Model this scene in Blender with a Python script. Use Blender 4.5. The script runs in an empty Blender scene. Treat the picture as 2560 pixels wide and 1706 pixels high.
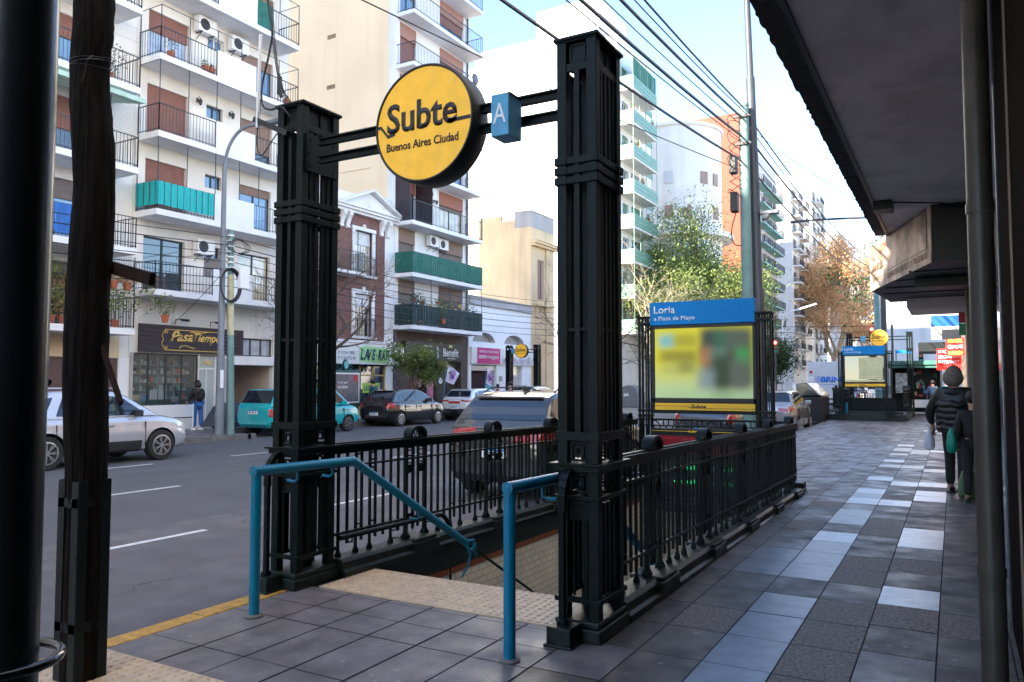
import bpy, bmesh, math, random
from mathutils import Vector, Matrix, noise
R = math.radians
S = bpy.context.scene
COL = S.collection
rnd = random.Random(11)

# ---------------------------------------------------------------- mesh builder
class MB:
    def __init__(s):
        s.v = []; s.f = []; s.m = []; s.cm = 0
    def add(s, vs, fs, mi=None):
        n = len(s.v)
        s.v += [tuple(p) for p in vs]
        for f in fs:
            s.f.append([i + n for i in f]); s.m.append(s.cm if mi is None else mi)
        return s
    def box(s, x0, x1, y0, y1, z0, z1, mi=None):
        if x0 > x1: x0, x1 = x1, x0
        if y0 > y1: y0, y1 = y1, y0
        if z0 > z1: z0, z1 = z1, z0
        return s.add([(x0,y0,z0),(x1,y0,z0),(x1,y1,z0),(x0,y1,z0),(x0,y0,z1),(x1,y0,z1),(x1,y1,z1),(x0,y1,z1)],
                     [(0,3,2,1),(4,5,6,7),(0,1,5,4),(1,2,6,5),(2,3,7,6),(3,0,4,7)], mi)
    def bar(s, p0, p1, w, h=None, up=(0,0,1), mi=None):
        p0 = Vector(p0); p1 = Vector(p1); h = w if h is None else h
        d = (p1-p0).normalized(); u = Vector(up)
        if abs(d.dot(u)) > .98: u = Vector((0,1,0))
        r = d.cross(u).normalized(); u = r.cross(d).normalized()
        vs = []
        for p in (p0, p1):
            for a, b in ((-1,-1),(1,-1),(1,1),(-1,1)):
                vs.append(p + r*(a*w/2) + u*(b*h/2))
        return s.add(vs, [(0,3,2,1),(4,5,6,7),(0,1,5,4),(1,2,6,5),(2,3,7,6),(3,0,4,7)], mi)
    def tube(s, pts, r, n=8, cap=True, mi=None):
        pts = [Vector(p) for p in pts]; k = len(pts)
        rs = r if isinstance(r, (list, tuple)) else [r]*k
        prev = None; vs = []
        for i, p in enumerate(pts):
            d = (pts[min(i+1,k-1)] - pts[max(i-1,0)])
            if d.length < 1e-9: d = Vector((0,0,1))
            d.normalize()
            if prev is None:
                a = Vector((0,0,1)) if abs(d.z) < .9 else Vector((0,1,0))
                u = d.cross(a).normalized()
            else:
                u = (prev - d*prev.dot(d))
                u = u.normalized() if u.length > 1e-6 else d.orthogonal().normalized()
            prev = u; w = d.cross(u)
            for j in range(n):
                t = 2*math.pi*j/n
                vs.append(p + (u*math.cos(t) + w*math.sin(t))*rs[i])
        fs = [(i*n+j, i*n+(j+1)%n, (i+1)*n+(j+1)%n, (i+1)*n+j) for i in range(k-1) for j in range(n)]
        if cap: fs += [tuple(reversed(range(n))), tuple((k-1)*n+j for j in range(n))]
        return s.add(vs, fs, mi)
    def prism(s, pts, ax, a, b, mi=None):
        n = len(pts)
        def P(p, t):
            return {'x': (t,p[0],p[1]), 'y': (p[0],t,p[1]), 'z': (p[0],p[1],t)}[ax]
        vs = [P(p,a) for p in pts] + [P(p,b) for p in pts]
        return s.add(vs, [tuple(range(n)), tuple(reversed(range(n,2*n)))] + [(i,(i+1)%n,(i+1)%n+n,i+n) for i in range(n)], mi)
    def lathe(s, prof, c, n=16, ax='z', mi=None):
        vs = []; k = len(prof)
        for r, h in prof:
            for j in range(n):
                t = 2*math.pi*j/n; a = r*math.cos(t); b = r*math.sin(t)
                o = {'z': (a,b,h), 'x': (h,a,b), 'y': (a,h,b)}[ax]
                vs.append((c[0]+o[0], c[1]+o[1], c[2]+o[2]))
        fs = [(i*n+j, i*n+(j+1)%n, (i+1)*n+(j+1)%n, (i+1)*n+j) for i in range(k-1) for j in range(n)]
        fs += [tuple(reversed(range(n))), tuple((k-1)*n+j for j in range(n))]
        return s.add(vs, fs, mi)
    def ball(s, c, r, sc=(1,1,1), n=10, mi=None):
        k = n//2+1; vs = []; fs = []
        for i in range(k):
            ph = math.pi*i/(k-1)
            for j in range(n):
                t = 2*math.pi*j/n
                vs.append((c[0]+r*sc[0]*math.sin(ph)*math.cos(t), c[1]+r*sc[1]*math.sin(ph)*math.sin(t), c[2]+r*sc[2]*math.cos(ph)))
        fs = [(i*n+j, (i+1)*n+j, (i+1)*n+(j+1)%n, i*n+(j+1)%n) for i in range(k-1) for j in range(n)]
        return s.add(vs, fs, mi)
    def quad(s, a, b, c, d, mi=None):
        return s.add([a,b,c,d], [(0,1,2,3)], mi)
    def xf(s, M):
        s.v = [tuple(M @ Vector(p)) for p in s.v]; return s
    def mesh(s, name, mats, smooth=False, clean=True):
        me = bpy.data.meshes.new(name)
        me.from_pydata(s.v, [], s.f)
        if not isinstance(mats, (list, tuple)): mats = [mats]
        for m in mats: me.materials.append(m)
        if len(mats) > 1: me.polygons.foreach_set('material_index', s.m)
        if clean:
            bm = bmesh.new(); bm.from_mesh(me)
            bmesh.ops.remove_doubles(bm, verts=bm.verts, dist=1e-5) if smooth else None
            bmesh.ops.recalc_face_normals(bm, faces=bm.faces)
            bm.to_mesh(me); bm.free()
        if smooth:
            me.polygons.foreach_set('use_smooth', [True]*len(me.polygons))
            me.set_sharp_from_angle(angle=R(smooth if smooth > 1 else 40))
        return me
    def groups(s):
        par = list(range(len(s.v)))
        def fd(a):
            while par[a] != a: par[a] = par[par[a]]; a = par[a]
            return a
        for f in s.f:
            r = fd(f[0])
            for i in f[1:]: par[fd(i)] = r
        bb = {}
        for i, v in enumerate(s.v):
            r = fd(i); q = bb.setdefault(r, [*v, *v])
            for k in range(3): q[k] = min(q[k], v[k]); q[k+3] = max(q[k+3], v[k])
        if not 2 <= len(bb) <= 40: return None
        ks = list(bb); gp = {k:k for k in ks}; e = .006
        def gf(a):
            while gp[a] != a: a = gp[a]
            return a
        for i, a in enumerate(ks):
            for b in ks[i+1:]:
                A, B_ = bb[a], bb[b]
                if all(A[k] < B_[k+3]+e and B_[k] < A[k+3]+e for k in range(3)): gp[gf(b)] = gf(a)
        rs = {gf(k) for k in ks}
        if not 2 <= len(rs) <= 8: return None
        out = {r: MB() for r in rs}; mp = {}
        for i, v in enumerate(s.v):
            g = out[gf(fd(i))]; mp[i] = len(g.v); g.v.append(v)
        for f, m in zip(s.f, s.m):
            g = out[gf(fd(f[0]))]; g.f.append([mp[i] for i in f]); g.m.append(m)
        return list(out.values())
    def build(s, name, mats, parent=None, world=True, smooth=False, bevel=0, clean=True):
        if parent is not None and clean:
            gs = s.groups()
            if gs: return [g.build(name, mats, parent, world, smooth, bevel, False) for g in [*gs]][0] if 0 else [g._b(name, mats, parent, world, smooth, bevel, clean) for g in gs][0]
        return s._b(name, mats, parent, world, smooth, bevel, clean)
    def _b(s, name, mats, parent=None, world=True, smooth=False, bevel=0, clean=True):
        off = Vector((0,0,0))
        if parent is None:
            if s.v:
                xs = [p[0] for p in s.v]; ys = [p[1] for p in s.v]; zs = [p[2] for p in s.v]
                off = Vector(((min(xs)+max(xs))/2, (min(ys)+max(ys))/2, min(zs)))
        elif world:
            off = wloc(parent)
        if off.length: s.v = [(p[0]-off.x, p[1]-off.y, p[2]-off.z) for p in s.v]
        o = bpy.data.objects.new(name, s.mesh(name, mats, smooth, clean)); COL.objects.link(o)
        if parent is None: o.location = off
        else: o.parent = parent
        if bevel:
            b = o.modifiers.new('bevel','BEVEL'); b.width = bevel; b.segments = 2; b.limit_method = 'ANGLE'
            b.harden_normals = False
        return o

def wloc(o):
    v = Vector((0,0,0))
    while o is not None:
        v += Vector(o.location); o = o.parent
    return v
def tag(o, label, cat, group=None, kind=None):
    if label: o['label'] = label
    if cat: o['category'] = cat
    if group: o['group'] = group
    if kind: o['kind'] = kind
    return o
def thing(name, label, cat, loc=(0,0,0), rz=0, group=None):
    o = bpy.data.objects.new(name, None); COL.objects.link(o)
    o.location = loc; o.rotation_euler = (0,0,rz); o.empty_display_size = .2
    return tag(o, label, cat, group)
def struct(o): o['kind'] = 'structure'; return o
def stuff(o): o['kind'] = 'stuff'; return o
def copy_tree(o, loc=None, rz=None, label=None, parent=None):
    c = o.copy(); COL.objects.link(c)
    if parent is not None: c.parent = parent
    if loc is not None: c.location = loc
    if rz is not None: c.rotation_euler = (0,0,rz)
    if label: c['label'] = label
    for ch in list(o.children): copy_tree(ch, parent=c)
    return c

# ---------------------------------------------------------------- materials
def nodes(m):
    m.use_nodes = True
    return m.node_tree.nodes, m.node_tree.links, m.node_tree.nodes['Principled BSDF']
def mk(name, col, rough=.6, metal=0, var=.12, scale=4, bump=0, bscale=60, coat=0, emit=None, es=1, dirt=0, dcol=(.05,.045,.04), alpha=1, trans=0, spec=None, detail=5):
    m = bpy.data.materials.new(name); n, l, p = nodes(m)
    p.inputs['Roughness'].default_value = rough; p.inputs['Metallic'].default_value = metal
    tc = n.new('ShaderNodeTexCoord')
    if var or dirt:
        nz = n.new('ShaderNodeTexNoise'); nz.inputs['Scale'].default_value = scale; nz.inputs['Detail'].default_value = detail
        l.new(tc.outputs['Object'], nz.inputs['Vector'])
        mx = n.new('ShaderNodeMix'); mx.data_type = 'RGBA'
        mr = n.new('ShaderNodeMapRange'); mr.inputs['From Min'].default_value = .3; mr.inputs['From Max'].default_value = .7
        l.new(nz.outputs['Fac'], mr.inputs['Value']); l.new(mr.outputs[0], mx.inputs[0])
        mx.inputs[6].default_value = (*[c*(1-var) for c in col], 1); mx.inputs[7].default_value = (*[min(1,c*(1+var)) for c in col], 1)
        out = mx.outputs[2]
        if dirt:
            n2 = n.new('ShaderNodeTexNoise'); n2.inputs['Scale'].default_value = scale*.6; n2.inputs['Detail'].default_value = 8; n2.inputs['Distortion'].default_value = .4
            mp = n.new('ShaderNodeMapping'); mp.inputs['Scale'].default_value = (3,3,.6); mp.inputs['Location'].default_value = (3.1,1.7,.4)
            l.new(tc.outputs['Object'], mp.inputs[0]); l.new(mp.outputs[0], n2.inputs['Vector'])
            r2 = n.new('ShaderNodeMapRange'); r2.inputs['From Min'].default_value = .5; r2.inputs['From Max'].default_value = .75; r2.inputs['To Max'].default_value = dirt
            l.new(n2.outputs['Fac'], r2.inputs['Value'])
            m2 = n.new('ShaderNodeMix'); m2.data_type = 'RGBA'; l.new(r2.outputs[0], m2.inputs[0]); l.new(out, m2.inputs[6]); m2.inputs[7].default_value = (*dcol,1)
            out = m2.outputs[2]
        l.new(out, p.inputs['Base Color'])
    else:
        p.inputs['Base Color'].default_value = (*col,1)
    if bump:
        nb = n.new('ShaderNodeTexNoise'); nb.inputs['Scale'].default_value = bscale; nb.inputs['Detail'].default_value = 6
        l.new(tc.outputs['Object'], nb.inputs['Vector'])
        b = n.new('ShaderNodeBump'); b.inputs['Strength'].default_value = bump; b.inputs['Distance'].default_value = .01
        l.new(nb.outputs['Fac'], b.inputs['Height']); l.new(b.outputs[0], p.inputs['Normal'])
    if coat: p.inputs['Coat Weight'].default_value = coat; p.inputs['Coat Roughness'].default_value = .03
    if spec is not None: p.inputs['Specular IOR Level'].default_value = spec
    if trans: p.inputs['Transmission Weight'].default_value = trans
    if alpha < 1: p.inputs['Alpha'].default_value = alpha
    if emit: p.inputs['Emission Color'].default_value = (*emit,1); p.inputs['Emission Strength'].default_value = es
    return m
def grid_mat(name, c1, c2, mort, w, h, ax='x', msize=.01, rough=.6, bump=.3, offset=.5, var=1):
    """brick / tile pattern laid on the plane facing axis ax"""
    m = bpy.data.materials.new(name); n, l, p = nodes(m)
    tc = n.new('ShaderNodeTexCoord'); sp = n.new('ShaderNodeSeparateXYZ'); cb = n.new('ShaderNodeCombineXYZ')
    l.new(tc.outputs['Object'], sp.inputs[0])
    l.new(sp.outputs['Y' if ax == 'x' else 'X'], cb.inputs[0]); l.new(sp.outputs['Z' if ax != 'z' else 'Y'], cb.inputs[1])
    bt = n.new('ShaderNodeTexBrick'); l.new(cb.outputs[0], bt.inputs['Vector'])
    bt.inputs['Scale'].default_value = 1; bt.inputs['Brick Width'].default_value = w; bt.inputs['Row Height'].default_value = h
    bt.inputs['Mortar Size'].default_value = msize; bt.inputs['Mortar Smooth'].default_value = .2; bt.offset = offset
    bt.inputs['Color1'].default_value = (*c1,1); bt.inputs['Color2'].default_value = (*c2,1); bt.inputs['Mortar'].default_value = (*mort,1)
    nz = n.new('ShaderNodeTexNoise'); nz.inputs['Scale'].default_value = 2.5; nz.inputs['Detail'].default_value = 6; l.new(tc.outputs['Object'], nz.inputs['Vector'])
    mr = n.new('ShaderNodeMapRange'); mr.inputs['To Min'].default_value = .72; mr.inputs['To Max'].default_value = 1.25; l.new(nz.outputs['Fac'], mr.inputs['Value'])
    mx = n.new('ShaderNodeVectorMath'); mx.operation = 'SCALE'; l.new(bt.outputs['Color'], mx.inputs[0]); l.new(mr.outputs[0], mx.inputs['Scale'])
    l.new(mx.outputs[0], p.inputs['Base Color']); p.inputs['Roughness'].default_value = rough
    b = n.new('ShaderNodeBump'); b.inputs['Strength'].default_value = bump; b.inputs['Distance'].default_value = .01; b.invert = True
    l.new(bt.outputs['Fac'], b.inputs['Height']); l.new(b.outputs[0], p.inputs['Normal'])
    return m
M = {}
M['iron'] = mk('iron', (.0030,.0078,.0080), .40, 0, .35, 9, .25, 40, spec=.17, dirt=.12, dcol=(.014,.018,.017))
M['irond'] = mk('iron_dull', (.004,.008,.009), .5, 0, .3, 12, .4, 60, dirt=.25, dcol=(.018,.02,.02), spec=.3)
M['blue'] = mk('blue_paint', (.0,.17,.29), .34, 0, .12, 14, .12, 50, spec=.4, dirt=.10, dcol=(.0,.05,.10))
M['stone_g'] = mk('painted_plinth', (.005,.011,.010), .42, 0, .3, 7, .4, 45, dirt=.35, dcol=(.045,.042,.036), spec=.35)
M['asphalt'] = mk('asphalt', (.086,.083,.092), .82, 0, .10, 1.2, .55, 240, dirt=.25, dcol=(.05,.05,.055), detail=12)
M['asphalt2'] = mk('old_asphalt', (.118,.108,.113), .88, 0, .22, 2.2, .8, 120, dirt=.5, dcol=(.09,.078,.085), detail=14)
M['linew'] = mk('road_paint', (.62,.62,.62), .6, 0, .15, 12, .2, 120, dirt=.35, dcol=(.2,.2,.2))
M['kerb'] = mk('kerb_stone', (.14,.135,.13), .8, 0, .25, 5, .6, 50, dirt=.4)
M['kerby'] = mk('kerb_yellow', (.50,.27,.05), .8, 0, .25, 16, .6, 60, dirt=.75, dcol=(.17,.14,.10))
M['pave'] = mk('paving', (.155,.135,.137), .42, 0, .28, 3.3, .35, 80, dirt=.3, dcol=(.09,.075,.08), detail=9)
M['pave2'] = mk('paving_b', (.082,.066,.057), .38, 0, .28, 4.1, .45, 90, dirt=.35, dcol=(.06,.05,.05), detail=9)
M['pavel'] = mk('paving_light', (.22,.235,.265), .30, 0, .22, 6, .25, 60, dirt=.35, dcol=(.14,.15,.17), detail=9)
M['pavew'] = mk('paving_white', (.56,.59,.63), .3, 0, .15, 6, .2, 60, dirt=.3, dcol=(.3,.31,.33), detail=9)
M['paver'] = mk('paving_rough', (.155,.12,.10), .55, 0, .6, 38, 2.2, 42, dirt=.35, dcol=(.17,.16,.15), detail=9)
M['grout'] = mk('grout', (.010,.011,.018), .9, 0, .3, 20)
M['tactile'] = mk('tactile', (.54,.40,.27), .6, 0, .15, 8, .2, 80, dirt=.3, dcol=(.27,.2,.14))
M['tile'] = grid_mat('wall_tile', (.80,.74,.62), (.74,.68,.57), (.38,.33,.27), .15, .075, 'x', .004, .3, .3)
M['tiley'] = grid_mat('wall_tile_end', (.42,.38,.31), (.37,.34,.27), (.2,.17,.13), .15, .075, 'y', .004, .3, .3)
M['terra'] = mk('terracotta_band', (.24,.062,.02), .5, 0, .2, 8)
M['black'] = mk('black', (.012,.012,.013), .5, 0, 0)
M['blackg'] = mk('black_gloss', (.01,.01,.011), .15, 0, 0, coat=.5)
M['white'] = mk('white_paint', (.86,.87,.89), .6, 0, .04, 3, .1, 40, dirt=.10, dcol=(.5,.5,.5))
M['whites'] = mk('white_plain', (.8,.8,.82), .5, 0, 0)
M['textw'] = mk('sign_white', (.82,.84,.86), .5, 0, 0)
M['deadwood'] = mk('dead_wood', (.022,.013,.011), .95, 0, .3, 9, .3, 40, spec=.1)
M['subte'] = mk('sign_yellow', (.82,.44,.024), .45, 0, .10, 9, .05, 40, dirt=.22, dcol=(.74,.48,.14), emit=(.83,.48,.03), es=.05)
M['lblue'] = mk('sign_blue', (.0,.205,.55), .5, 0, .03, 5, spec=.2)
M['cubeb'] = mk('sign_cube_blue', (.07,.33,.55), .4, 0, .12, 14, dirt=.2, dcol=(.2,.35,.4))
M['syel'] = mk('strip_yellow', (.82,.48,.012), .4, 0, .03, 5)
M['glass'] = mk('window_glass', (.018,.03,.045), .04, 0, .3, .7, spec=.9, coat=.6)
M['glassb'] = mk('window_glass_blue', (.10,.20,.33), .06, 0, .25, 1.2, spec=.9, coat=.6)
M['glassl'] = mk('window_curtain', (.36,.42,.52), .25, 0, .25, 2.5, spec=.6, coat=.6)
M['glassw'] = mk('window_painted_reflection', (.55,.48,.36), .08, 0, .35, 1.3, spec=.9, coat=.8)  # cream reflection of the bright facades opposite painted into the glass colour
M['alu'] = mk('aluminium', (.5,.5,.52), .35, .7, .08, 9)
M['frame_d'] = mk('frame_dark', (.02,.022,.025), .4, 0, .1, 9)
M['frame_w'] = mk('frame_white', (.7,.7,.72), .5, 0, .06, 9)
M['rail'] = mk('balcony_rail', (.035,.045,.055), .5, 0, .1, 9)
M['shut'] = mk('shutter_brown', (.27,.115,.085), .6, 0, .1, 4, dirt=.15)
M['shut2'] = mk('shutter_tan', (.30,.19,.15), .6, 0, .1, 4, dirt=.15)
M['shut3'] = mk('shutter_grey', (.19,.16,.15), .6, 0, .1, 4)
M['plaster'] = mk('plaster_beige', (.78,.74,.69), .85, 0, .07, 1.1, .25, 30, dirt=.12, dcol=(.4,.36,.31))
M['plasterw'] = mk('plaster_white', (.80,.80,.81), .8, 0, .05, 1.1, .2, 30, dirt=.14, dcol=(.5,.49,.48))
M['plasterg'] = mk('plaster_grey', (.44,.42,.41), .85, 0, .08, 1.5, .25, 30, dirt=.25, dcol=(.3,.28,.27))
M['cream'] = mk('plaster_cream', (.90,.73,.51), .85, 0, .04, .35, .25, 12, dirt=.06, dcol=(.55,.42,.30))
M['creamo'] = mk('plaster_old_cream', (.76,.56,.34), .85, 0, .09, .6, .35, 20, dirt=.25, dcol=(.38,.31,.24))
M['brick'] = grid_mat('brick', (.20,.062,.045), (.15,.045,.035), (.27,.21,.19), .24, .075, 'x', .009, .8, .5)
M['farw'] = mk('far_white', (.72,.70,.67), .85, 0, .05, .4, .2, 8, dirt=.12, dcol=(.5,.48,.45))
M['fargrey'] = mk('far_grey', (.50,.49,.50), .85, 0, .05, .3, dirt=.06, dcol=(.4,.39,.38))
M['orange'] = mk('far_orange', (.27,.062,.034), .85, 0, .08, .3, dirt=.1, dcol=(.5,.25,.14))
M['greenm'] = mk('green_metal', (.13,.27,.20), .5, 0, .1, 2)
M['greenf'] = mk('green_fabric', (.012,.13,.095), .75, 0, .3, 8, .3, 30)
M['greend'] = mk('dark_green_fabric', (.012,.035,.035), .75, 0, .3, 8, .3, 30)
M['teal'] = mk('teal_awning', (.0,.40,.40), .6, 0, .08, 6, .1, 30)
M['tealb'] = mk('teal_slab', (.17,.36,.31), .6, 0, .08, 2)
M['signw'] = mk('sign_white_panel', (.74,.75,.74), .45, 0, .04, 3)
M['wood_d'] = mk('sign_wood', (.036,.022,.026), .55, 0, .2, 7, .3, 30)
M['gold'] = mk('gold_letters', (.90,.60,.17), .45, 0, .05, 5)
M['bark'] = None
M['granite'] = mk('granite', (.010,.006,.0055), .95, 0, .7, 55, .05, 90, spec=.02)
M['concr'] = mk('soffit_concrete', (.76,.71,.72), .85, 0, .12, 1.4, .5, 26, dirt=.3, dcol=(.42,.38,.38))
M['pipe'] = mk('pipe_paint', (.05,.044,.038), .42, 0, .25, 5, .3, 30, dirt=.3, dcol=(.025,.022,.02))
M['stoneb'] = mk('beige_stone', (.20,.155,.12), .5, 0, .2, 5, .3, 40, dirt=.4, dcol=(.13,.1,.08))
M['skin'] = mk('skin', (.46,.24,.16), .55, 0, .06, 20)
M['hairb'] = mk('hair_dark', (.015,.011,.009), .6, 0, .3, 60, .6, 90)
M['hairg'] = mk('hair_grey', (.15,.12,.095), .6, 0, .45, 40, .8, 90)
M['cblack'] = mk('cloth_black', (.012,.012,.014), .8, 0, .3, 12, .4, 60)
M['puff'] = mk('cloth_puffer', (.012,.011,.011), .42, 0, .3, 12, .4, 30)
M['denim'] = mk('cloth_denim', (.025,.10,.30), .85, 0, .15, 12, .3, 90)
M['cblue'] = mk('cloth_blue', (.10,.15,.24), .85, 0, .1, 12)
M['cteal'] = mk('cloth_teal', (.01,.10,.14), .8, 0, .15, 12)
M['red'] = mk('red', (.5,.012,.02), .5, 0, .05, 9)
M['tail'] = mk('tail_lamp', (.24,.004,.007), .15, 0, .25, 30, coat=.8, emit=(.9,.02,.02), es=.015)
M['tyre'] = mk('tyre', (.014,.014,.015), .75, 0, .1, 20)
M['rim'] = mk('rim', (.55,.56,.58), .28, .85, .05, 9)
M['rimd'] = mk('rim_dark', (.16,.16,.17), .4, .6, .05, 9)
M['carglass'] = mk('car_glass', (.008,.014,.026), .03, 0, 0, coat=.35, spec=.6)
M['plast'] = mk('bumper_plastic', (.022,.024,.03), .55, 0, .1, 20)
M['lamp'] = mk('headlamp', (.6,.62,.65), .12, .3, 0, coat=1)
M['leaf'] = None
def leafmat(name, c1, c2, tr=.35):
    m = bpy.data.materials.new(name); n, l, p = nodes(m)
    tc = n.new('ShaderNodeTexCoord'); nz = n.new('ShaderNodeTexNoise'); nz.inputs['Scale'].default_value = 1.1; nz.inputs['Detail'].default_value = 8
    l.new(tc.outputs['Object'], nz.inputs['Vector'])
    mr = n.new('ShaderNodeMapRange'); mr.inputs['From Min'].default_value = .35; mr.inputs['From Max'].default_value = .65; l.new(nz.outputs['Fac'], mr.inputs['Value'])
    mx = n.new('ShaderNodeMix'); mx.data_type = 'RGBA'; mx.inputs[6].default_value = (*c1,1); mx.inputs[7].default_value = (*c2,1); l.new(mr.outputs[0], mx.inputs[0])
    l.new(mx.outputs[2], p.inputs['Base Color']); p.inputs['Roughness'].default_value = .6
    ts = n.new('ShaderNodeBsdfTranslucent'); l.new(mx.outputs[2], ts.inputs[0])
    ms = n.new('ShaderNodeMixShader'); ms.inputs[0].default_value = tr
    l.new(p.outputs[0], ms.inputs[1]); l.new(ts.outputs[0], ms.inputs[2]); l.new(ms.outputs[0], n['Material Output'].inputs[0])
    return m
M['leafg'] = leafmat('leaf_green', (.055,.095,.022), (.25,.30,.075))
M['leafd'] = leafmat('leaf_dark', (.02,.05,.012), (.06,.11,.025))
M['leafy'] = leafmat('leaf_yellow', (.30,.30,.04), (.12,.2,.03))
M['leafo'] = leafmat('leaf_orange', (.52,.27,.12), (.70,.50,.27))
M['barkl'] = mk('bark_light', (.38,.31,.22), .85, 0, .35, 3, .5, 20)
M['barkb'] = mk('bark_brown', (.09,.07,.055), .85, 0, .3, 5, .5, 30)
M['twig'] = mk('bark_twig', (.17,.12,.09), .85, 0, .3, 5)
M['pot'] = mk('terracotta_pot', (.42,.12,.055), .8, 0, .15, 9)
M['cable'] = mk('cable', (.012,.013,.016), .5, 0, 0)
M['poleg'] = mk('pole_grey', (.16,.18,.21), .5, 0, .15, 3, .2, 20, dirt=.3, dcol=(.08,.08,.08))
M['poled'] = mk('pole_dark', (.035,.04,.05), .5, 0, .15, 3, .2, 20)
M['poleteal'] = mk('pole_teal', (.14,.25,.24), .6, 0, .15, 3, .2, 20, dirt=.2, dcol=(.25,.28,.26))
M['poleyel'] = mk('pole_pale', (.50,.48,.30), .7, 0, .2, 3, .2, 20, dirt=.3, dcol=(.2,.28,.22))
M['neon'] = mk('led_red', (.3,.01,.01), .5, 0, 0, emit=(1,.03,.02), es=1.0)
M['neonbg'] = mk('led_red_panel', (.25,.006,.008), .5, 0, .3, 60, emit=(.6,.01,.01), es=.12)
M['neony'] = mk('led_yellow', (.9,.5,.05), .5, 0, 0, emit=(1,.5,.08), es=.7)
M['ledg'] = mk('led_green', (.0,.4,.1), .5, 0, 0, emit=(.0,1,.25), es=.35)
M['ledy'] = mk('led_amber', (.7,.6,.0), .5, 0, 0, emit=(.9,.8,.05), es=.5)
M['ledw'] = mk('led_white', (.6,.6,.6), .5, 0, 0, emit=(.8,.85,.9), es=.5)
M['magenta'] = mk('sign_magenta', (.60,.035,.22), .5, 0, .03, 4)

# bark of the near tree trunk
def bark():
    m = bpy.data.materials.new('bark_near'); n, l, p = nodes(m)
    tc = n.new('ShaderNodeTexCoord'); mp = n.new('ShaderNodeMapping'); mp.inputs['Scale'].default_value = (34,34,2.6)
    l.new(tc.outputs['Object'], mp.inputs[0])
    nz = n.new('ShaderNodeTexNoise'); nz.inputs['Scale'].default_value = 1; nz.inputs['Detail'].default_value = 8; nz.inputs['Distortion'].default_value = .6; l.new(mp.outputs[0], nz.inputs['Vector'])
    cr = n.new('ShaderNodeValToRGB'); cr.color_ramp.elements[0].position = .38; cr.color_ramp.elements[0].color = (.002,.0018,.0015,1)
    cr.color_ramp.elements[1].position = .66; cr.color_ramp.elements[1].color = (.011,.008,.0065,1)
    l.new(nz.outputs['Fac'], cr.inputs[0]); l.new(cr.outputs[0], p.inputs['Base Color']); p.inputs['Roughness'].default_value = .95; p.inputs['Specular IOR Level'].default_value = .12
    b = n.new('ShaderNodeBump'); b.inputs['Strength'].default_value = 1; b.inputs['Distance'].default_value = .03
    l.new(nz.outputs['Fac'], b.inputs['Height']); l.new(b.outputs[0], p.inputs['Normal'])
    return m
M['bark'] = bark()

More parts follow.
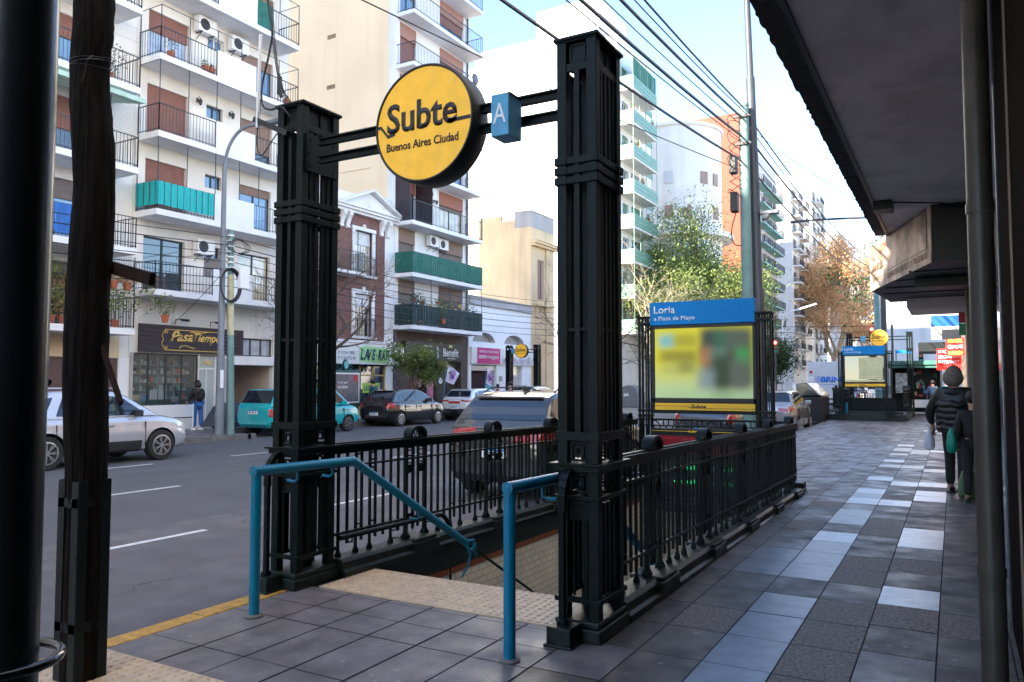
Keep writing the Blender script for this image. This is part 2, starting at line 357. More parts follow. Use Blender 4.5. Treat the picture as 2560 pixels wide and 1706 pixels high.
def enrich(m, kind):
    """adds wear of its own to a ground material: cracks, gum spots, lane wear, speckle"""
    n = m.node_tree.nodes; l = m.node_tree.links; p = n['Principled BSDF']
    src = p.inputs['Base Color'].links[0].from_socket; tc = n.new('ShaderNodeTexCoord')
    def mixc(cur, fac, col):
        k = n.new('ShaderNodeMix'); k.data_type = 'RGBA'; l.new(fac, k.inputs[0]); l.new(cur, k.inputs[6]); k.inputs[7].default_value = (*col,1); return k.outputs[2]
    def rng(v, a, b, c=0, d=1):
        r = n.new('ShaderNodeMapRange'); r.inputs['From Min'].default_value = a; r.inputs['From Max'].default_value = b; r.inputs['To Min'].default_value = c; r.inputs['To Max'].default_value = d; l.new(v, r.inputs['Value']); return r.outputs[0]
    def nz(scale, mp=None, det=4, dist=0):
        t = n.new('ShaderNodeTexNoise'); t.inputs['Scale'].default_value = scale; t.inputs['Detail'].default_value = det; t.inputs['Distortion'].default_value = dist
        if mp:
            q = n.new('ShaderNodeMapping'); q.inputs['Scale'].default_value = mp; l.new(tc.outputs['Object'], q.inputs[0]); l.new(q.outputs[0], t.inputs['Vector'])
        else: l.new(tc.outputs['Object'], t.inputs['Vector'])
        return t.outputs['Fac']
    def mul(a, b):
        k = n.new('ShaderNodeMath'); k.operation = 'MULTIPLY'; l.new(a, k.inputs[0]); l.new(b, k.inputs[1]); return k.outputs[0]
    cur = src
    if kind == 'road':
        cur = mixc(cur, rng(nz(1,(1.1,.035,1),3), .48, .72, 0, .42), (.07,.066,.075))
        cur = mixc(cur, rng(nz(190,None,2), .56, .70, 0, .5), (.24,.23,.24))
        cur = mixc(cur, rng(nz(150,(1,1.1,1),2), .60, .72, 0, .6), (.045,.042,.046))
        d = n.new('ShaderNodeTexNoise'); d.inputs['Scale'].default_value = 2.4; d.inputs['Detail'].default_value = 6; l.new(tc.outputs['Object'], d.inputs['Vector'])
        av = n.new('ShaderNodeVectorMath'); av.operation = 'ADD'; sc = n.new('ShaderNodeVectorMath'); sc.operation = 'SCALE'; sc.inputs['Scale'].default_value = .7
        l.new(d.outputs['Color'], sc.inputs[0]); l.new(sc.outputs[0], av.inputs[0]); l.new(tc.outputs['Object'], av.inputs[1])
        v = n.new('ShaderNodeTexVoronoi'); v.feature = 'DISTANCE_TO_EDGE'; v.inputs['Scale'].default_value = .34; l.new(av.outputs[0], v.inputs['Vector'])
        cur = mixc(cur, mul(rng(v.outputs['Distance'], .0, .0045, .85, 0), rng(nz(.5,None,2), .46, .54)), (.028,.026,.028))
        cur = mixc(cur, rng(nz(.9,(1,.6,1),6,.6), .60, .72, 0, .5), (.05,.045,.05))
    else:
        v = n.new('ShaderNodeTexVoronoi'); v.inputs['Scale'].default_value = 7.5; l.new(tc.outputs['Object'], v.inputs['Vector'])
        cur = mixc(cur, mul(rng(v.outputs['Distance'], .10, .16, .55, 0), rng(nz(2.2,None,2), .47, .56)), (.30,.29,.29))
        cur = mixc(cur, rng(nz(26,None,4), .60, .75, 0, .35), (.22,.19,.19))
        cur = mixc(cur, rng(nz(1.9,(1,.7,1),3,.3), .50, .80, 0, .35), (.07,.06,.062))
        rr = rng(nz(3.0,None,6), .35, .7, .30, .68); l.new(rr, p.inputs['Roughness'])
    l.new(cur, p.inputs['Base Color'])
for k_ in ('asphalt','asphalt2'): enrich(M[k_], 'road')
for k_ in ('pave','pave2'): enrich(M[k_], 'pave')
def streaks(m, col, amt):
    n = m.node_tree.nodes; l = m.node_tree.links; p = n['Principled BSDF']; src = p.inputs['Base Color'].links[0].from_socket; tc = n.new('ShaderNodeTexCoord')
    for sc, a, b, am in (((1.4,1.4,.07), .52, .74, amt), ((.22,.22,.30), .50, .66, amt*.6)):
        q = n.new('ShaderNodeMapping'); q.inputs['Scale'].default_value = sc; l.new(tc.outputs['Object'], q.inputs[0])
        t = n.new('ShaderNodeTexNoise'); t.inputs['Scale'].default_value = 1; t.inputs['Detail'].default_value = 8; t.inputs['Distortion'].default_value = .5; l.new(q.outputs[0], t.inputs['Vector'])
        r = n.new('ShaderNodeMapRange'); r.inputs['From Min'].default_value = a; r.inputs['From Max'].default_value = b; r.inputs['To Max'].default_value = am; l.new(t.outputs['Fac'], r.inputs['Value'])
        k = n.new('ShaderNodeMix'); k.data_type = 'RGBA'; l.new(r.outputs[0], k.inputs[0]); l.new(src, k.inputs[6]); k.inputs[7].default_value = (*col,1); src = k.outputs[2]
    l.new(src, p.inputs['Base Color'])
for k_, c_, a_ in (('plaster',(.42,.38,.34),.35),('plasterw',(.50,.48,.47),.30),('cream',(.72,.52,.32),.35),('creamo',(.36,.29,.20),.5),('farw',(.48,.45,.41),.45),('fargrey',(.33,.32,.32),.4),('white',(.5,.5,.5),.2),('plasterg',(.25,.23,.22),.5),('concr',(.36,.32,.32),.5)): streaks(M[k_], c_, a_)

# ---------------------------------------------------------------- lettering
XP = Matrix(((0,0,1),(1,0,0),(0,1,0)))        # faces +X, reads along +Y
YM = Matrix(((1,0,0),(0,0,-1),(0,1,0)))       # faces -Y, reads along +X
XM = Matrix(((0,0,-1),(-1,0,0),(0,1,0)))      # faces -X, reads along -Y
def text(body, loc, width, height, mat, rot, name='lettering', parent=None, bold=0, shear=0, depth=.003, rz=0):
    cu = bpy.data.curves.new(name, 'FONT'); cu.body = body; cu.size = 1; cu.extrude = 0
    cu.offset = bold; cu.shear = shear; cu.resolution_u = 3
    o = bpy.data.objects.new(name, cu); COL.objects.link(o)
    dg = bpy.context.evaluated_depsgraph_get()
    me = bpy.data.meshes.new_from_object(o.evaluated_get(dg)); COL.objects.unlink(o); bpy.data.objects.remove(o)
    if not me.vertices: return None
    xs = [v.co.x for v in me.vertices]; ys = [v.co.y for v in me.vertices]
    x0, x1, y0, y1 = min(xs), max(xs), min(ys), max(ys)
    sx = width/(x1-x0) if width else None; sy = height/(y1-y0) if height else None
    sx = sx or sy; sy = sy or sx
    bm = bmesh.new(); bm.from_mesh(me)
    r = bmesh.ops.extrude_face_region(bm, geom=bm.faces[:])
    for e in r['geom']:
        if isinstance(e, bmesh.types.BMVert): e.co.z += 1
    Rz = Matrix.Rotation(rz, 3, 'Z')
    for v in bm.verts:
        v.co = rot @ (Rz @ Vector(((v.co.x-x0)*sx, (v.co.y-y0)*sy, v.co.z*depth)))
    bmesh.ops.recalc_face_normals(bm, faces=bm.faces)
    bm.to_mesh(me); bm.free()
    me.materials.clear(); me.materials.append(mat)
    ob = bpy.data.objects.new(name, me); COL.objects.link(ob)
    L = Vector(loc)
    if parent: ob.parent = parent; L -= wloc(parent)
    ob.location = L
    return ob
# ---------------------------------------------------------------- camera
PSI = R(29.52); PIT = R(3.085)
cam = bpy.data.cameras.new('camera'); cam.sensor_width = 36; cam.lens = 1948/2560*36
cam.clip_start = .05; cam.clip_end = 3000
cam.dof.use_dof = True; cam.dof.focus_distance = 5.5; cam.dof.aperture_fstop = 13
co = bpy.data.objects.new('camera', cam); COL.objects.link(co); S.camera = co
co.location = (0,0,1.6); co.rotation_euler = (R(90)+PIT, 0, PSI)
S.render.resolution_x = 1024; S.render.resolution_y = 682
# ---------------------------------------------------------------- light
SUN = Vector((-.50,-.80,0)).normalized(); EL = R(30)
sd = Vector((SUN.x*math.cos(EL), SUN.y*math.cos(EL), math.sin(EL)))
sl = bpy.data.lights.new('sun','SUN'); sl.energy = 5.0; sl.angle = R(.5); sl.color = (1,.90,.76)
so = bpy.data.objects.new('sun', sl); COL.objects.link(so); so.rotation_euler = sd.to_track_quat('Z','Y').to_euler(); so.location = sd*60
w = bpy.data.worlds.new('World'); S.world = w; w.use_nodes = True
wn = w.node_tree.nodes; wl = w.node_tree.links
sk = wn.new('ShaderNodeTexSky'); sk.sky_type = 'NISHITA'; sk.sun_disc = False; sk.sun_elevation = EL
sk.sun_rotation = math.atan2(sd.x, sd.y); sk.air_density = 1.0; sk.dust_density = .2; sk.ozone_density = 1.5; sk.altitude = 1500
wl.new(sk.outputs[0], wn['Background'].inputs[0]); wn['Background'].inputs[1].default_value = .12
S.view_settings.view_transform = 'Standard'; S.view_settings.look = 'None'; S.view_settings.gamma = 1
S.view_settings.exposure = 2.55
S.cycles.max_bounces = 6

# ---------------------------------------------------------------- ground and roads
def frame(b, x0,x1,y0,y1, hx0,hx1,hy0,hy1, z, mi=None):
    for a in ((x0,hx0,y0,y1),(hx1,x1,y0,y1),(hx0,hx1,y0,hy0),(hx0,hx1,hy1,y1)):
        b.quad((a[0],a[2],z),(a[1],a[2],z),(a[1],a[3],z),(a[0],a[3],z), mi)
PX0, PX1, PY0, PY1 = -4.42, -2.20, 5.34, 11.95     # stairwell opening
b = MB(); frame(b, -700,700,-700,1500, PX0-.1,PX1+.1,PY0-.1,PY1+.1, -.34)
struct(b.build('ground', M['asphalt2'], clean=False))
b = MB(); b.quad((-8.6,-120,-.16),(-4.62,-120,-.16),(-4.62,500,-.16),(-8.6,500,-.16), 1)
b.quad((-21.4,-120,-.16),(-8.6,-120,-.16),(-8.6,500,-.16),(-21.4,500,-.16), 0)
struct(b.build('road', [M['asphalt'], M['asphalt2']], clean=False))
b = MB(); b.quad((-140,47.2,-.155),(-21.4,47.2,-.155),(-21.4,57.8,-.155),(-140,57.8,-.155)); b.quad((-4.6,47.2,-.155),(90,47.2,-.155),(90,57.8,-.155),(-4.6,57.8,-.155))
struct(b.build('side_street', M['asphalt'], clean=False))
b = MB()
for X, ys in ((-7.85,(3.2,5.15)), (-11.57,(2.9,4.8)), (-15.2,(3.8,5.4))):
    st = {-7.85:(5.16-.75,6.41), -11.57:(7.65,8.9), -15.2:(9.8,11.0)}[X]
    ln = 1.6; per = 3.7
    k0 = st[1]
    for k in range(-10, 60):
        y1 = k0 + per*k
        if 44 < y1 < 62: continue
        b.quad((X-.05,y1-ln,-.156),(X+.05,y1-ln,-.156),(X+.05,y1,-.156),(X-.05,y1,-.156))
struct(b.build('lane_markings', M['linew'], clean=False))
# our sidewalk: slab round the stairwell, tiles on top
b = MB(); frame(b, -4.50,.6,-8,46.5, PX0,PX1,PY0,PY1, -.004)
struct(b.build('sidewalk', M['grout'], clean=False))
mats = [M['pave'], M['pave2'], M['pavel'], M['pavew'], M['paver']]
b = MB(); g = .0045
def tileq(x0,x1,y0,y1,mi, z=0):
    dz = rnd.uniform(-.0012,.0012)
    b.quad((x0+g,y0+g,z+dz+rnd.uniform(-.0008,.0008)),(x1-g,y0+g,z+dz),(x1-g,y1-g,z+dz+rnd.uniform(-.0008,.0008)),(x0+g,y1-g,z+dz), mi)
cols = [(.26,.6),(-.13,.26),(-.53,-.13),(-.92,-.53),(-1.31,-.92),(-1.70,-1.31),(-2.12,-1.70)]
LT = {}   # (col,row)->material, rows from Y=5.10 step .57
def ry(r): return 5.10+.57*r
for r_, c_, m_ in [(2,2,3),(6,2,3),(7,2,3),(0,4,2),(1,4,2),(-1,4,2),(-2,4,2),(3,4,2),(4,4,2),(5,4,2),(6,4,3),(9,4,2),(8,4,2),(3,5,2),(4,5,2),(-1,3,4),(0,3,4),(1,3,4),(-2,3,4),(3,3,4),(4,3,4),(1,2,4),(4,2,4),(8,3,4),(7,3,4),(11,4,3),(12,4,2),(13,4,3),(11,3,3),(12,2,3),(13,2,3),(15,2,3),(12,3,4),(1,1,4),(15,3,3)]:
    LT[(c_,r_)] = m_
for c, (x0,x1) in enumerate(cols):
    r = -22
    while ry(r) < 46:
        mi = LT.get((c,r))
        if mi is None:
            if r > 15 and 2 <= c <= 4 and rnd.random() < (.30 if r < 30 else .12): mi = rnd.choice((2,2,3))
            elif 2 <= c <= 5 and rnd.random() < .12: mi = 4
            else: mi = 1 if rnd.random() < .7 else 0
            if c < 2: mi = 1
        off = 0 if c > 2 else .04*c
        if not (x1 < -2.1 and 4.4 < ry(r) < 12): tileq(x0,x1,ry(r)+off,ry(r+1)+off,mi)
        r += 1
# area before the stairs
xs = [-4.50,-4.04,-3.66,-3.28,-2.90,-2.51,-2.12]
ys = [4.655,4.585,4.26,3.93,3.28,2.60,1.9,1.25,.6,-.05,-.7,-1.4,-2.1]
for i in range(len(xs)-1):
    for j in range(len(ys)-1):
        tileq(xs[i]+.004,xs[i+1]-.004,ys[j+1],ys[j], 0)
ya = 12.25
while ya < 46:
    for i in range(len(xs)-1): tileq(xs[i],xs[i+1],ya,ya+.57, 0 if rnd.random()<.6 else 1)
    ya += .57
struct(b.build('paving_tiles', mats, clean=False))
# kerb, yellow
b = MB()
for k in range(60):
    y = -8+k*.9; dx = rnd.uniform(-.008,.008)
    b.box(-4.66+dx,-4.505,y+.004,y+.896,-.3,.004+rnd.uniform(-.004,.004), 1 if y < 5.3 else 0)
struct(b.build('kerb', [M['kerb'], M['kerby']], bevel=.012))
b = MB()
for k in range(72):
    y = -30+k*.9
    if y > 46.6: break
    if y < 17.4: b.box(-19.55,-19.38,y+.005,y+.895,-.3,0)
    else: b.box(-21.33,-21.16,y+.005,y+.895,-.3,0)
b.box(-21.3,-19.38,17.35,17.5,-.3,0)
struct(b.build('far_kerb', M['kerb'], bevel=.012))
b = MB(); b.box(-24,-19.55,-30,17.4,-.3,-.005); b.box(-24,-21.33,17.4,46.6,-.3,-.004)
struct(b.build('far_sidewalk', M['pave'], clean=True))
b = MB(); b.box(-24,-21.3,58.2,300,-.3,-.0); b.box(-4.6,1,58.2,300,-.3,0)
struct(b.build('distant_sidewalk', M['pave']))

# tactile panels
def tactile(x0,x1,y0,y1,label):
    b = MB(); b.box(x0,x1,y0,y1,-.003,.007)
    s = .062; nx = int((x1-x0)/s); ny = int((y1-y0)/s)
    for i in range(nx):
        for j in range(ny):
            cx = x0+(i+.5)*(x1-x0)/nx; cy = y0+(j+.5)*(y1-y0)/ny
            b.lathe([(.019,.0065),(.015,.0125),(.006,.0150)], (cx,cy,0), 7)
    o = b.build('tactile_paving', M['tactile'], smooth=50)
    return tag(o, label, 'tactile paving', 'tactile warning panels')
tactile(-4.38,-2.24,4.66,5.335, 'cream studded warning panel at the top of the subway stairs')
tactile(-4.45,-3.32,1.9,2.95, 'cream studded warning panel beside the kerb at the bottom left')
# ---------------------------------------------------------------- stairwell
WX0, WX1 = PX0, PX1
def stairwell():
    t = thing('stairwell', 'tiled stairwell going down from the sidewalk inside the iron railings', 'stairwell', ((WX0+WX1)/2, 8.6, -4.2))
    b = MB(); b.box(WX0-.15,WX0,PY0,PY1+.02,-4.2,-.30); b.box(WX1,WX1+.15,PY0,PY1+.02,-4.2,-.30); b.build('side_wall', M['tile'], t)
    b = MB(); b.box(WX0-.15,WX0+.006,PY0,PY1,-.30,-.235); b.box(WX1-.006,WX1+.15,PY0,PY1,-.30,-.235); b.build('terracotta_band', M['terra'], t)
    b = MB(); b.box(WX0-.15,WX0+.01,PY0-.05,PY1,-.235,0.0); b.box(WX1-.01,WX1+.15,PY0-.05,PY1,-.235,0.0); b.build('green_band', M['stone_g'], t)
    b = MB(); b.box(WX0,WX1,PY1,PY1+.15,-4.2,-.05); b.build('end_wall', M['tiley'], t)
    b = MB()
    for k in range(22):
        y = PY0+k*.29; z = -.17*(k+1)
        b.box(WX0,WX1,y,y+.31,z-.3,z)
    b.box(WX0,WX1,PY0-.25,PY0,-4.2,-.01)
    b.build('step', M['pave'], t)
    return t
stairwell()

def plinth(x0,x1,y0,y1,peds,label,slope=-.0105):
    t = thing('railing_plinth', label, 'plinth', ((x0+x1)/2,(y0+y1)/2,0), group='painted plinths under the railings')
    def zf(y): return (y-y0)*slope
    prof = [(x0-.03,0),(x0-.03,.05),(x0,.065),(x0,.125),(x0+.03,.15),(x1-.03,.15),(x1,.125),(x1,.065),(x1+.03,.05),(x1+.03,0)]
    b = MB(); n = len(prof)
    vs = [(x,y0,z) for x,z in prof]+[(x,y1,z+(zf(y1) if z > .02 else 0)) for x,z in prof]
    b.add(vs, [tuple(range(n)), tuple(reversed(range(n,2*n)))]+[(i,(i+1)%n,(i+1)%n+n,i+n) for i in range(n)])
    b.build('moulding', M['stone_g'], t, bevel=.005)
    for y in peds:
        b = MB(); z = zf(y); b.box(x0-.035,x1+.035,y-.2,y+.2,-.002,.13+z); b.box(x0-.02,x1+.02,y-.17,y+.17,.13+z,.162+z)
        b.build('pedestal', M['stone_g'], t, bevel=.008)
    return t
ORN = [5.85,7.29,8.73,10.17,11.6]
ORNL = [6.10,7.55,9.0,10.4,11.7]
plinth(-2.17,-1.94,4.98,12.2,ORN,'dark painted stone plinth under the right railing')
plinth(-4.64,-4.40,4.96,12.2,ORNL,'dark painted stone plinth under the street side railing')

def xm(m, s): return m
def railing(label, X, y0, y1, orn, slope=-.0105, top=1.09, rot=None, loc=None):
    """railing running along local Y; balusters are children"""
    t = thing('iron_railing', label, 'railing', (X,y0,0) if loc is None else loc, 0 if rot is None else rot, 'iron railings round the stairwell')
    L = y1-y0
    def z(y, h): return h+y*slope
    def hbar(name, h0, h1, w, a=0, e=None):
        e = L if e is None else e
        b = MB(); b.add([(sx*w/2, y, z(y,h)) for y in (a,e) for sx,h in ((-1,h0),(1,h0),(1,h1),(-1,h1))], [(0,3,2,1),(4,5,6,7),(0,1,5,4),(1,2,6,5),(2,3,7,6),(3,0,4,7)])
        return b.build(name, M['iron'], t, world=False, bevel=.004)
    hbar('handrail', top-.022, top, .10); hbar('handrail_rib', top+.0, top+.012, .045)
    hbar('upper_band', top-.085, top-.022, .035)
    hbar('middle_rail', top-.20, top-.182, .045); hbar('lower_rail', .33, .352, .045)
    # baluster meshes
    def bal(w, lo, foot, drop):
        b = MB(); b.box(-w/2,w/2,-w/2,w/2,lo,top-.05)
        if foot: b.box(-w*.95,w*.95,-w*.95,w*.95,lo,lo+.03); b.box(-w*.7,w*.7,-w*.7,w*.7,lo+.03,lo+.05)
        if drop: b.lathe([(w*.5,lo+.01),(w*.9,lo-.02),(.002,lo-.055)], (0,0,0), 6)
        return b.mesh('baluster', M['iron'])
    m_main = bal(.034,.155,True,False); m_foot = bal(.020,.15,True,False); m_short = bal(.020,.245,False,False); m_drop = bal(.024,.27,False,True)
    def put(me, y):
        if 0.02 < y < L-.02:
            o = bpy.data.objects.new('baluster', me); COL.objects.link(o); o.parent = t; o.location = (0,y,y*slope)
    plates = MB()
    oo = [o-y0 for o in orn]
    per = oo[1]-oo[0] if len(oo) > 1 else 1.44
    al = [oo[0]-per]+oo+[oo[-1]+per]
    for c in al:
        for s in (-1,1):
            put(m_main, c+s*.15); put(m_drop if s < 0 else m_short, c+s*.04)
            put(m_short, c+s*.265); put(m_foot, c+s*.375); put(m_short, c+s*.485)
        m = c+per/2
        for d, q in ((-.13,m_foot),(-.055,m_short),(.055,m_foot),(.13,m_short)): put(q, m+d)
        for a, e in ((-.15,-.04),(.04,.15)):
            for h in (top-.09, top-.115, top-.165, top-.235):
                if 0 < c+a and c+e < L: plates.box(-.006,.006,c+a,c+e,z(c,h)-.006,z(c,h)+.006)
            if 0 < c+a and c+e < L:
                plates.box(-.006,.006,c+a,c+e,z(c,.375)-.02,z(c,.375)+.008)
                plates.box(-.005,.005,c+a+.02,c+e-.02,z(c,top-.33),z(c,top-.25))
        for a, e in ((-.13,-.055),(.055,.13)):
            for h in (top-.1, top-.16, top-.23, .39):
                if 0 < m+a and m+e < L: plates.box(-.006,.006,m+a,m+e,z(m,h)-.007,z(m,h)+.007)
    plates.build('fretwork', M['iron'], t, world=False)
    for c in oo:
        b = MB(); zc = z(c,top+.008); N = 14
        ro, ri = .134, .098; H = .64
        pts = []
        for k in range(N+1):
            a = math.pi*k/N; pts.append((math.cos(a), math.sin(a)))
        out = [(c+ro*p[0], zc+.02+ro*H*p[1]) for p in pts]; inn = [(c+ri*p[0], zc+.02+ri*H*.86*p[1]) for p in pts]
        out = [(c+ro,zc)]+out+[(c-ro,zc)]; inn = [(c+ri,zc)]+inn+[(c-ri,zc)]
        n = len(out)
        for sx in (-.045,.045):
            pass
        vs = [(-.045,)+p for p in out]+[(-.045,)+p for p in inn]+[(.045,)+p for p in out]+[(.045,)+p for p in inn]
        fs = []
        for i in range(n-1):
            fs += [(i,i+1,n+i+1,n+i),(2*n+i,3*n+i,3*n+i+1,2*n+i+1),(i,2*n+i,2*n+i+1,i+1),(n+i,n+i+1,3*n+i+1,3*n+i)]
        b.add(vs, fs)
        for q, hh in ((-.06,.028),(0,.036),(.06,.028)):
            rp = [(0,c+q+.021*math.cos(a*math.pi/5),zc+.045+hh*math.sin(a*math.pi/5)) for a in range(11)]
            b.tube(rp, .006, 5, False)
        b.build('arched_finial', M['iron'], t, world=False, bevel=.004)
    return t
rlR = railing('long black iron railing along the sidewalk right of the stairs', -2.055, 4.96, 12.12, ORN)
rlL = railing('black iron railing on the street side of the stairs', -4.52, 4.93, 12.12, ORNL)

# end railing with greek key
def endrail(y, x0, x1):
    t = thing('end_railing', 'short black railing with a greek key band behind the information board', 'railing', ((x0+x1)/2,y,0))
    b = MB(); b.box(x0,x1,y-.05,y+.05,1.0,1.03); b.build('handrail', M['iron'], t, bevel=.004)
    b = MB(); b.box(x0,x1,y-.015,y+.015,.905,.925); b.box(x0,x1,y-.02,y+.02,.30,.325); b.build('rail', M['iron'], t)
    b = MB(); x = x0+.05; k = 0
    while x < x1-.05:
        if k % 4 == 2:
            for seg in (((0,.925),(0,.965)),((0,.965),(.03,.965)),((.03,.965),(.03,1.0)),((.09,1.0),(.09,.965)),((.09,.965),(.12,.965)),((.12,.965),(.12,.925)),((.03,.99),(.09,.99))):
                (a,c),(d,e) = seg; b.box(x+min(a,d)-.005,x+max(a,d)+.005,y-.008,y+.008,min(c,e)-.005,max(c,e)+.005)
            x += .12
        else: b.box(x-.008,x+.008,y-.008,y+.008,.925,1.0)
        x += .085; k += 1
    b.build('greek_key', M['iron'], t)
    b = MB(); x = x0+.05
    while x < x1-.04: b.box(x-.011,x+.011,y-.011,y+.011,.16,.905); x += .105
    b.build('bars', M['iron'], t)
    b = MB(); b.box(x0-.1,x1+.1,y-.13,y+.13,0,.14); b.build('plinth', M['stone_g'], t, bevel=.01)
    return t
endrail(12.2, -4.52, -2.05)

def pylon(x0, y0, label, foot=True, H=3.86, z0=0):
    wx, wy = .28, .42
    t = thing('entrance_pylon', label, 'pylon', (x0+wx/2, y0+wy/2, z0), group='iron lattice pylons of the subway entrances')
    X1 = wx/2; Y1 = wy/2; p = .068
    def B(): return MB()
    for sx in (-1,1):
        for sy in (-1,1):
            b = B(); b.box(sx*X1, sx*(X1-p), sy*Y1, sy*(Y1-p), .1, H-.02)
            b.build('corner_post', M['iron'], t, world=False, bevel=.003)
    for s in (-1,1):
        b = B()
        for q in (0,):
            b.box(-.018,.018,s*(Y1-.004),s*(Y1-.03),1.29,H-.2)
            b.box(-.05,-.036,s*(Y1-.03),s*(Y1-.045),.26,.84); b.box(.036,.05,s*(Y1-.03),s*(Y1-.045),.26,.84)
        b.build('slat', M['iron'], t, world=False)
        b = B()
        for q in (-.10,-.035,.035,.10): b.box(s*(X1-.008),s*(X1-.03),q-.014,q+.014,1.29,H-.2)
        for q in (-.07,.0,.07): b.box(s*(X1-.012),s*(X1-.03),q-.022,q+.022,.26,.84)
        b.build('slat', M['iron'], t, world=False)
    def ring(z0_, z1_, o, name, gap=0):
        b = B()
        for s in (-1,1):
            b.box(-X1-o,X1+o,s*(Y1+o),s*(Y1-.02),z0_,z1_)
            b.box(s*(X1+o),s*(X1-.02),-(Y1-.02),Y1-.02,z0_,z1_)
        return b.build(name, M['iron'], t, world=False, bevel=.003)
    def seg(z0_, z1_, o):     # castellated band: thicker at the posts
        b = B()
        for s in (-1,1):
            b.box(-X1-o+.006,X1+o-.006,s*(Y1+o-.006),s*(Y1-.02),z0_+.002,z1_-.002)
            b.box(s*(X1+o-.006),s*(X1-.02),-(Y1+o-.008),Y1+o-.008,z0_+.002,z1_-.002)
        for sx in (-1,1):
            for sy in (-1,1): b.box(sx*(X1+o),sx*(X1-p-.004),sy*(Y1+o),sy*(Y1-p-.004),z0_,z1_)
        b.build('triple_band', M['iron'], t, world=False, bevel=.003)
    seg(2.885,2.935,.014); seg(2.950,3.0,.014); seg(3.015,3.065,.014)
    ring(1.235,1.29,.010,'band'); ring(1.93,1.955,-.012,'thin_band'); ring(3.63,3.685,-.006,'band')
    ring(.862,.890,.018,'belt'); ring(.228,.258,.018,'belt')
    b = B(); b.box(-X1-.045,X1+.045,-Y1-.045,Y1+.045,1.078,1.094); b.box(-X1-.022,X1+.022,-Y1-.022,Y1+.022,1.04,1.078); b.build('cornice', M['iron'], t, world=False, bevel=.004)
    b = B(); b.box(-X1-.018,X1+.018,-Y1-.018,Y1+.018,H-.022,H); b.box(-X1-.006,X1+.006,-Y1-.006,Y1+.006,H-.034,H-.022); b.build('cap', M['iron'], t, world=False, bevel=.004)
    b = B(); b.box(-X1-.028,X1+.028,-Y1-.05,Y1+.04,0,.085); b.box(-X1-.012,X1+.012,-Y1-.028,Y1+.02,.085,.125); b.build('plinth', M['stone_g'], t, world=False, bevel=.01)
    # square fret boxes
    b = B()
    def sq(cx, cy, cz, h, w, ax, solid=False):
        e = .007
        for a in (-1,1):
            if ax == 'y':
                b.box(cx-w/2,cx+w/2,cy-e,cy+e,cz+a*h/2-e,cz+a*h/2+e); b.box(cx+a*w/2-e,cx+a*w/2+e,cy-e,cy+e,cz-h/2,cz+h/2)
            else:
                b.box(cx-e,cx+e,cy-w/2,cy+w/2,cz+a*h/2-e,cz+a*h/2+e); b.box(cx-e,cx+e,cy+a*w/2-e,cy+a*w/2+e,cz-h/2,cz+h/2)
        if solid:
            if ax == 'y': b.box(cx-w/2+e,cx+w/2-e,cy+.002,cy+.01,cz-h/2+e,cz+h/2-e)
            else: b.box(cx-.004,cx+.004,cy-w/2+e,cy+w/2-e,cz-h/2+e,cz+h/2-e)
    for s in (-1,1):
        sq(0,s*(Y1-.03),3.755,.11,.10,'y',True); sq(0,s*(Y1-.03),1.165,.11,.11,'y'); sq(0,s*(Y1-.03),1.165,.055,.05,'y'); sq(0,s*(Y1-.03),.965,.11,.11,'y'); sq(0,s*(Y1-.03),.965,.055,.05,'y')
        for q in (-.08,.08):
            sq(s*(X1-.03),q,3.755,.11,.12,'x',True); sq(s*(X1-.03),q,1.165,.11,.11,'x'); sq(s*(X1-.03),q,.965,.11,.11,'x')
        sq(0,s*(Y1-.03),.79,.10,.12,'y',True)
    b.build('fretwork', M['iron'], t, world=False)
    b = B(); b.box(-.03,.03,-.05,.07,.1,H-.2); b.build('inner_duct', M['irond'], t, world=False)
    if foot:
        b = B(); fx = -.02; fy = -Y1-.15
        b.box(fx-.10,fx+.06,fy-.06,fy+.10,0,.12); b.box(fx-.115,fx+.075,fy-.075,fy+.115,0,.018); b.build('foot_block', M['stone_g'], t, world=False, bevel=.006)
        b = B(); b.box(fx-.045,fx-.009,fy+.00,fy+.036,.12,.83); b.box(fx-.055,fx+.001,fy-.01,fy+.046,.12,.15)
        b.build('bracket_post', M['iron'], t, world=False, bevel=.003)
        b = B()
        arc = [(fx-.027, fy+.018, .80), (fx-.027, fy+.018, .90)]+[(fx-.027+.0*a, fy+.018+.15*(1-math.cos(a*math.pi/10)), .90+.15*math.sin(a*math.pi/10)) for a in range(1,6)]
        for i in range(len(arc)-1): b.bar(arc[i], arc[i+1], .05, .035, up=(0,1,.2))
        b.build('curved_bracket', M['iron'], t, world=False, smooth=30)
    return t
pylon(-2.222, 4.52, 'tall black iron lattice pylon on the sidewalk side of the stairs')
pylon(-4.745, 4.50, 'tall black iron lattice pylon on the street side of the stairs')

# arms, disc, cube
t = thing('sign_arms', 'pair of black channel arms spanning the two near pylons', 'sign arms', (-3.34,4.62,3.4))
for z0,z1 in ((3.505,3.57),(3.36,3.425)):
    b = MB(); b.box(-4.40,-2.20,4.60,4.645,z1-.014,z1); b.box(-4.40,-2.20,4.60,4.645,z0,z0+.014); b.box(-4.40,-2.20,4.625,4.645,z0+.014,z1-.014)
    b.build('channel_arm', M['iron'], t, bevel=.002)
b = MB(); b.box(-4.465,-4.448,4.53,4.90,3.30,3.60)
for yy in (4.57,4.84):
    for zz in (3.34,3.45,3.56): b.lathe([(.012,0),(.009,.008)], (-4.448,yy,zz), 8, 'x')
b.build('fixing_plate', M['iron'], t)

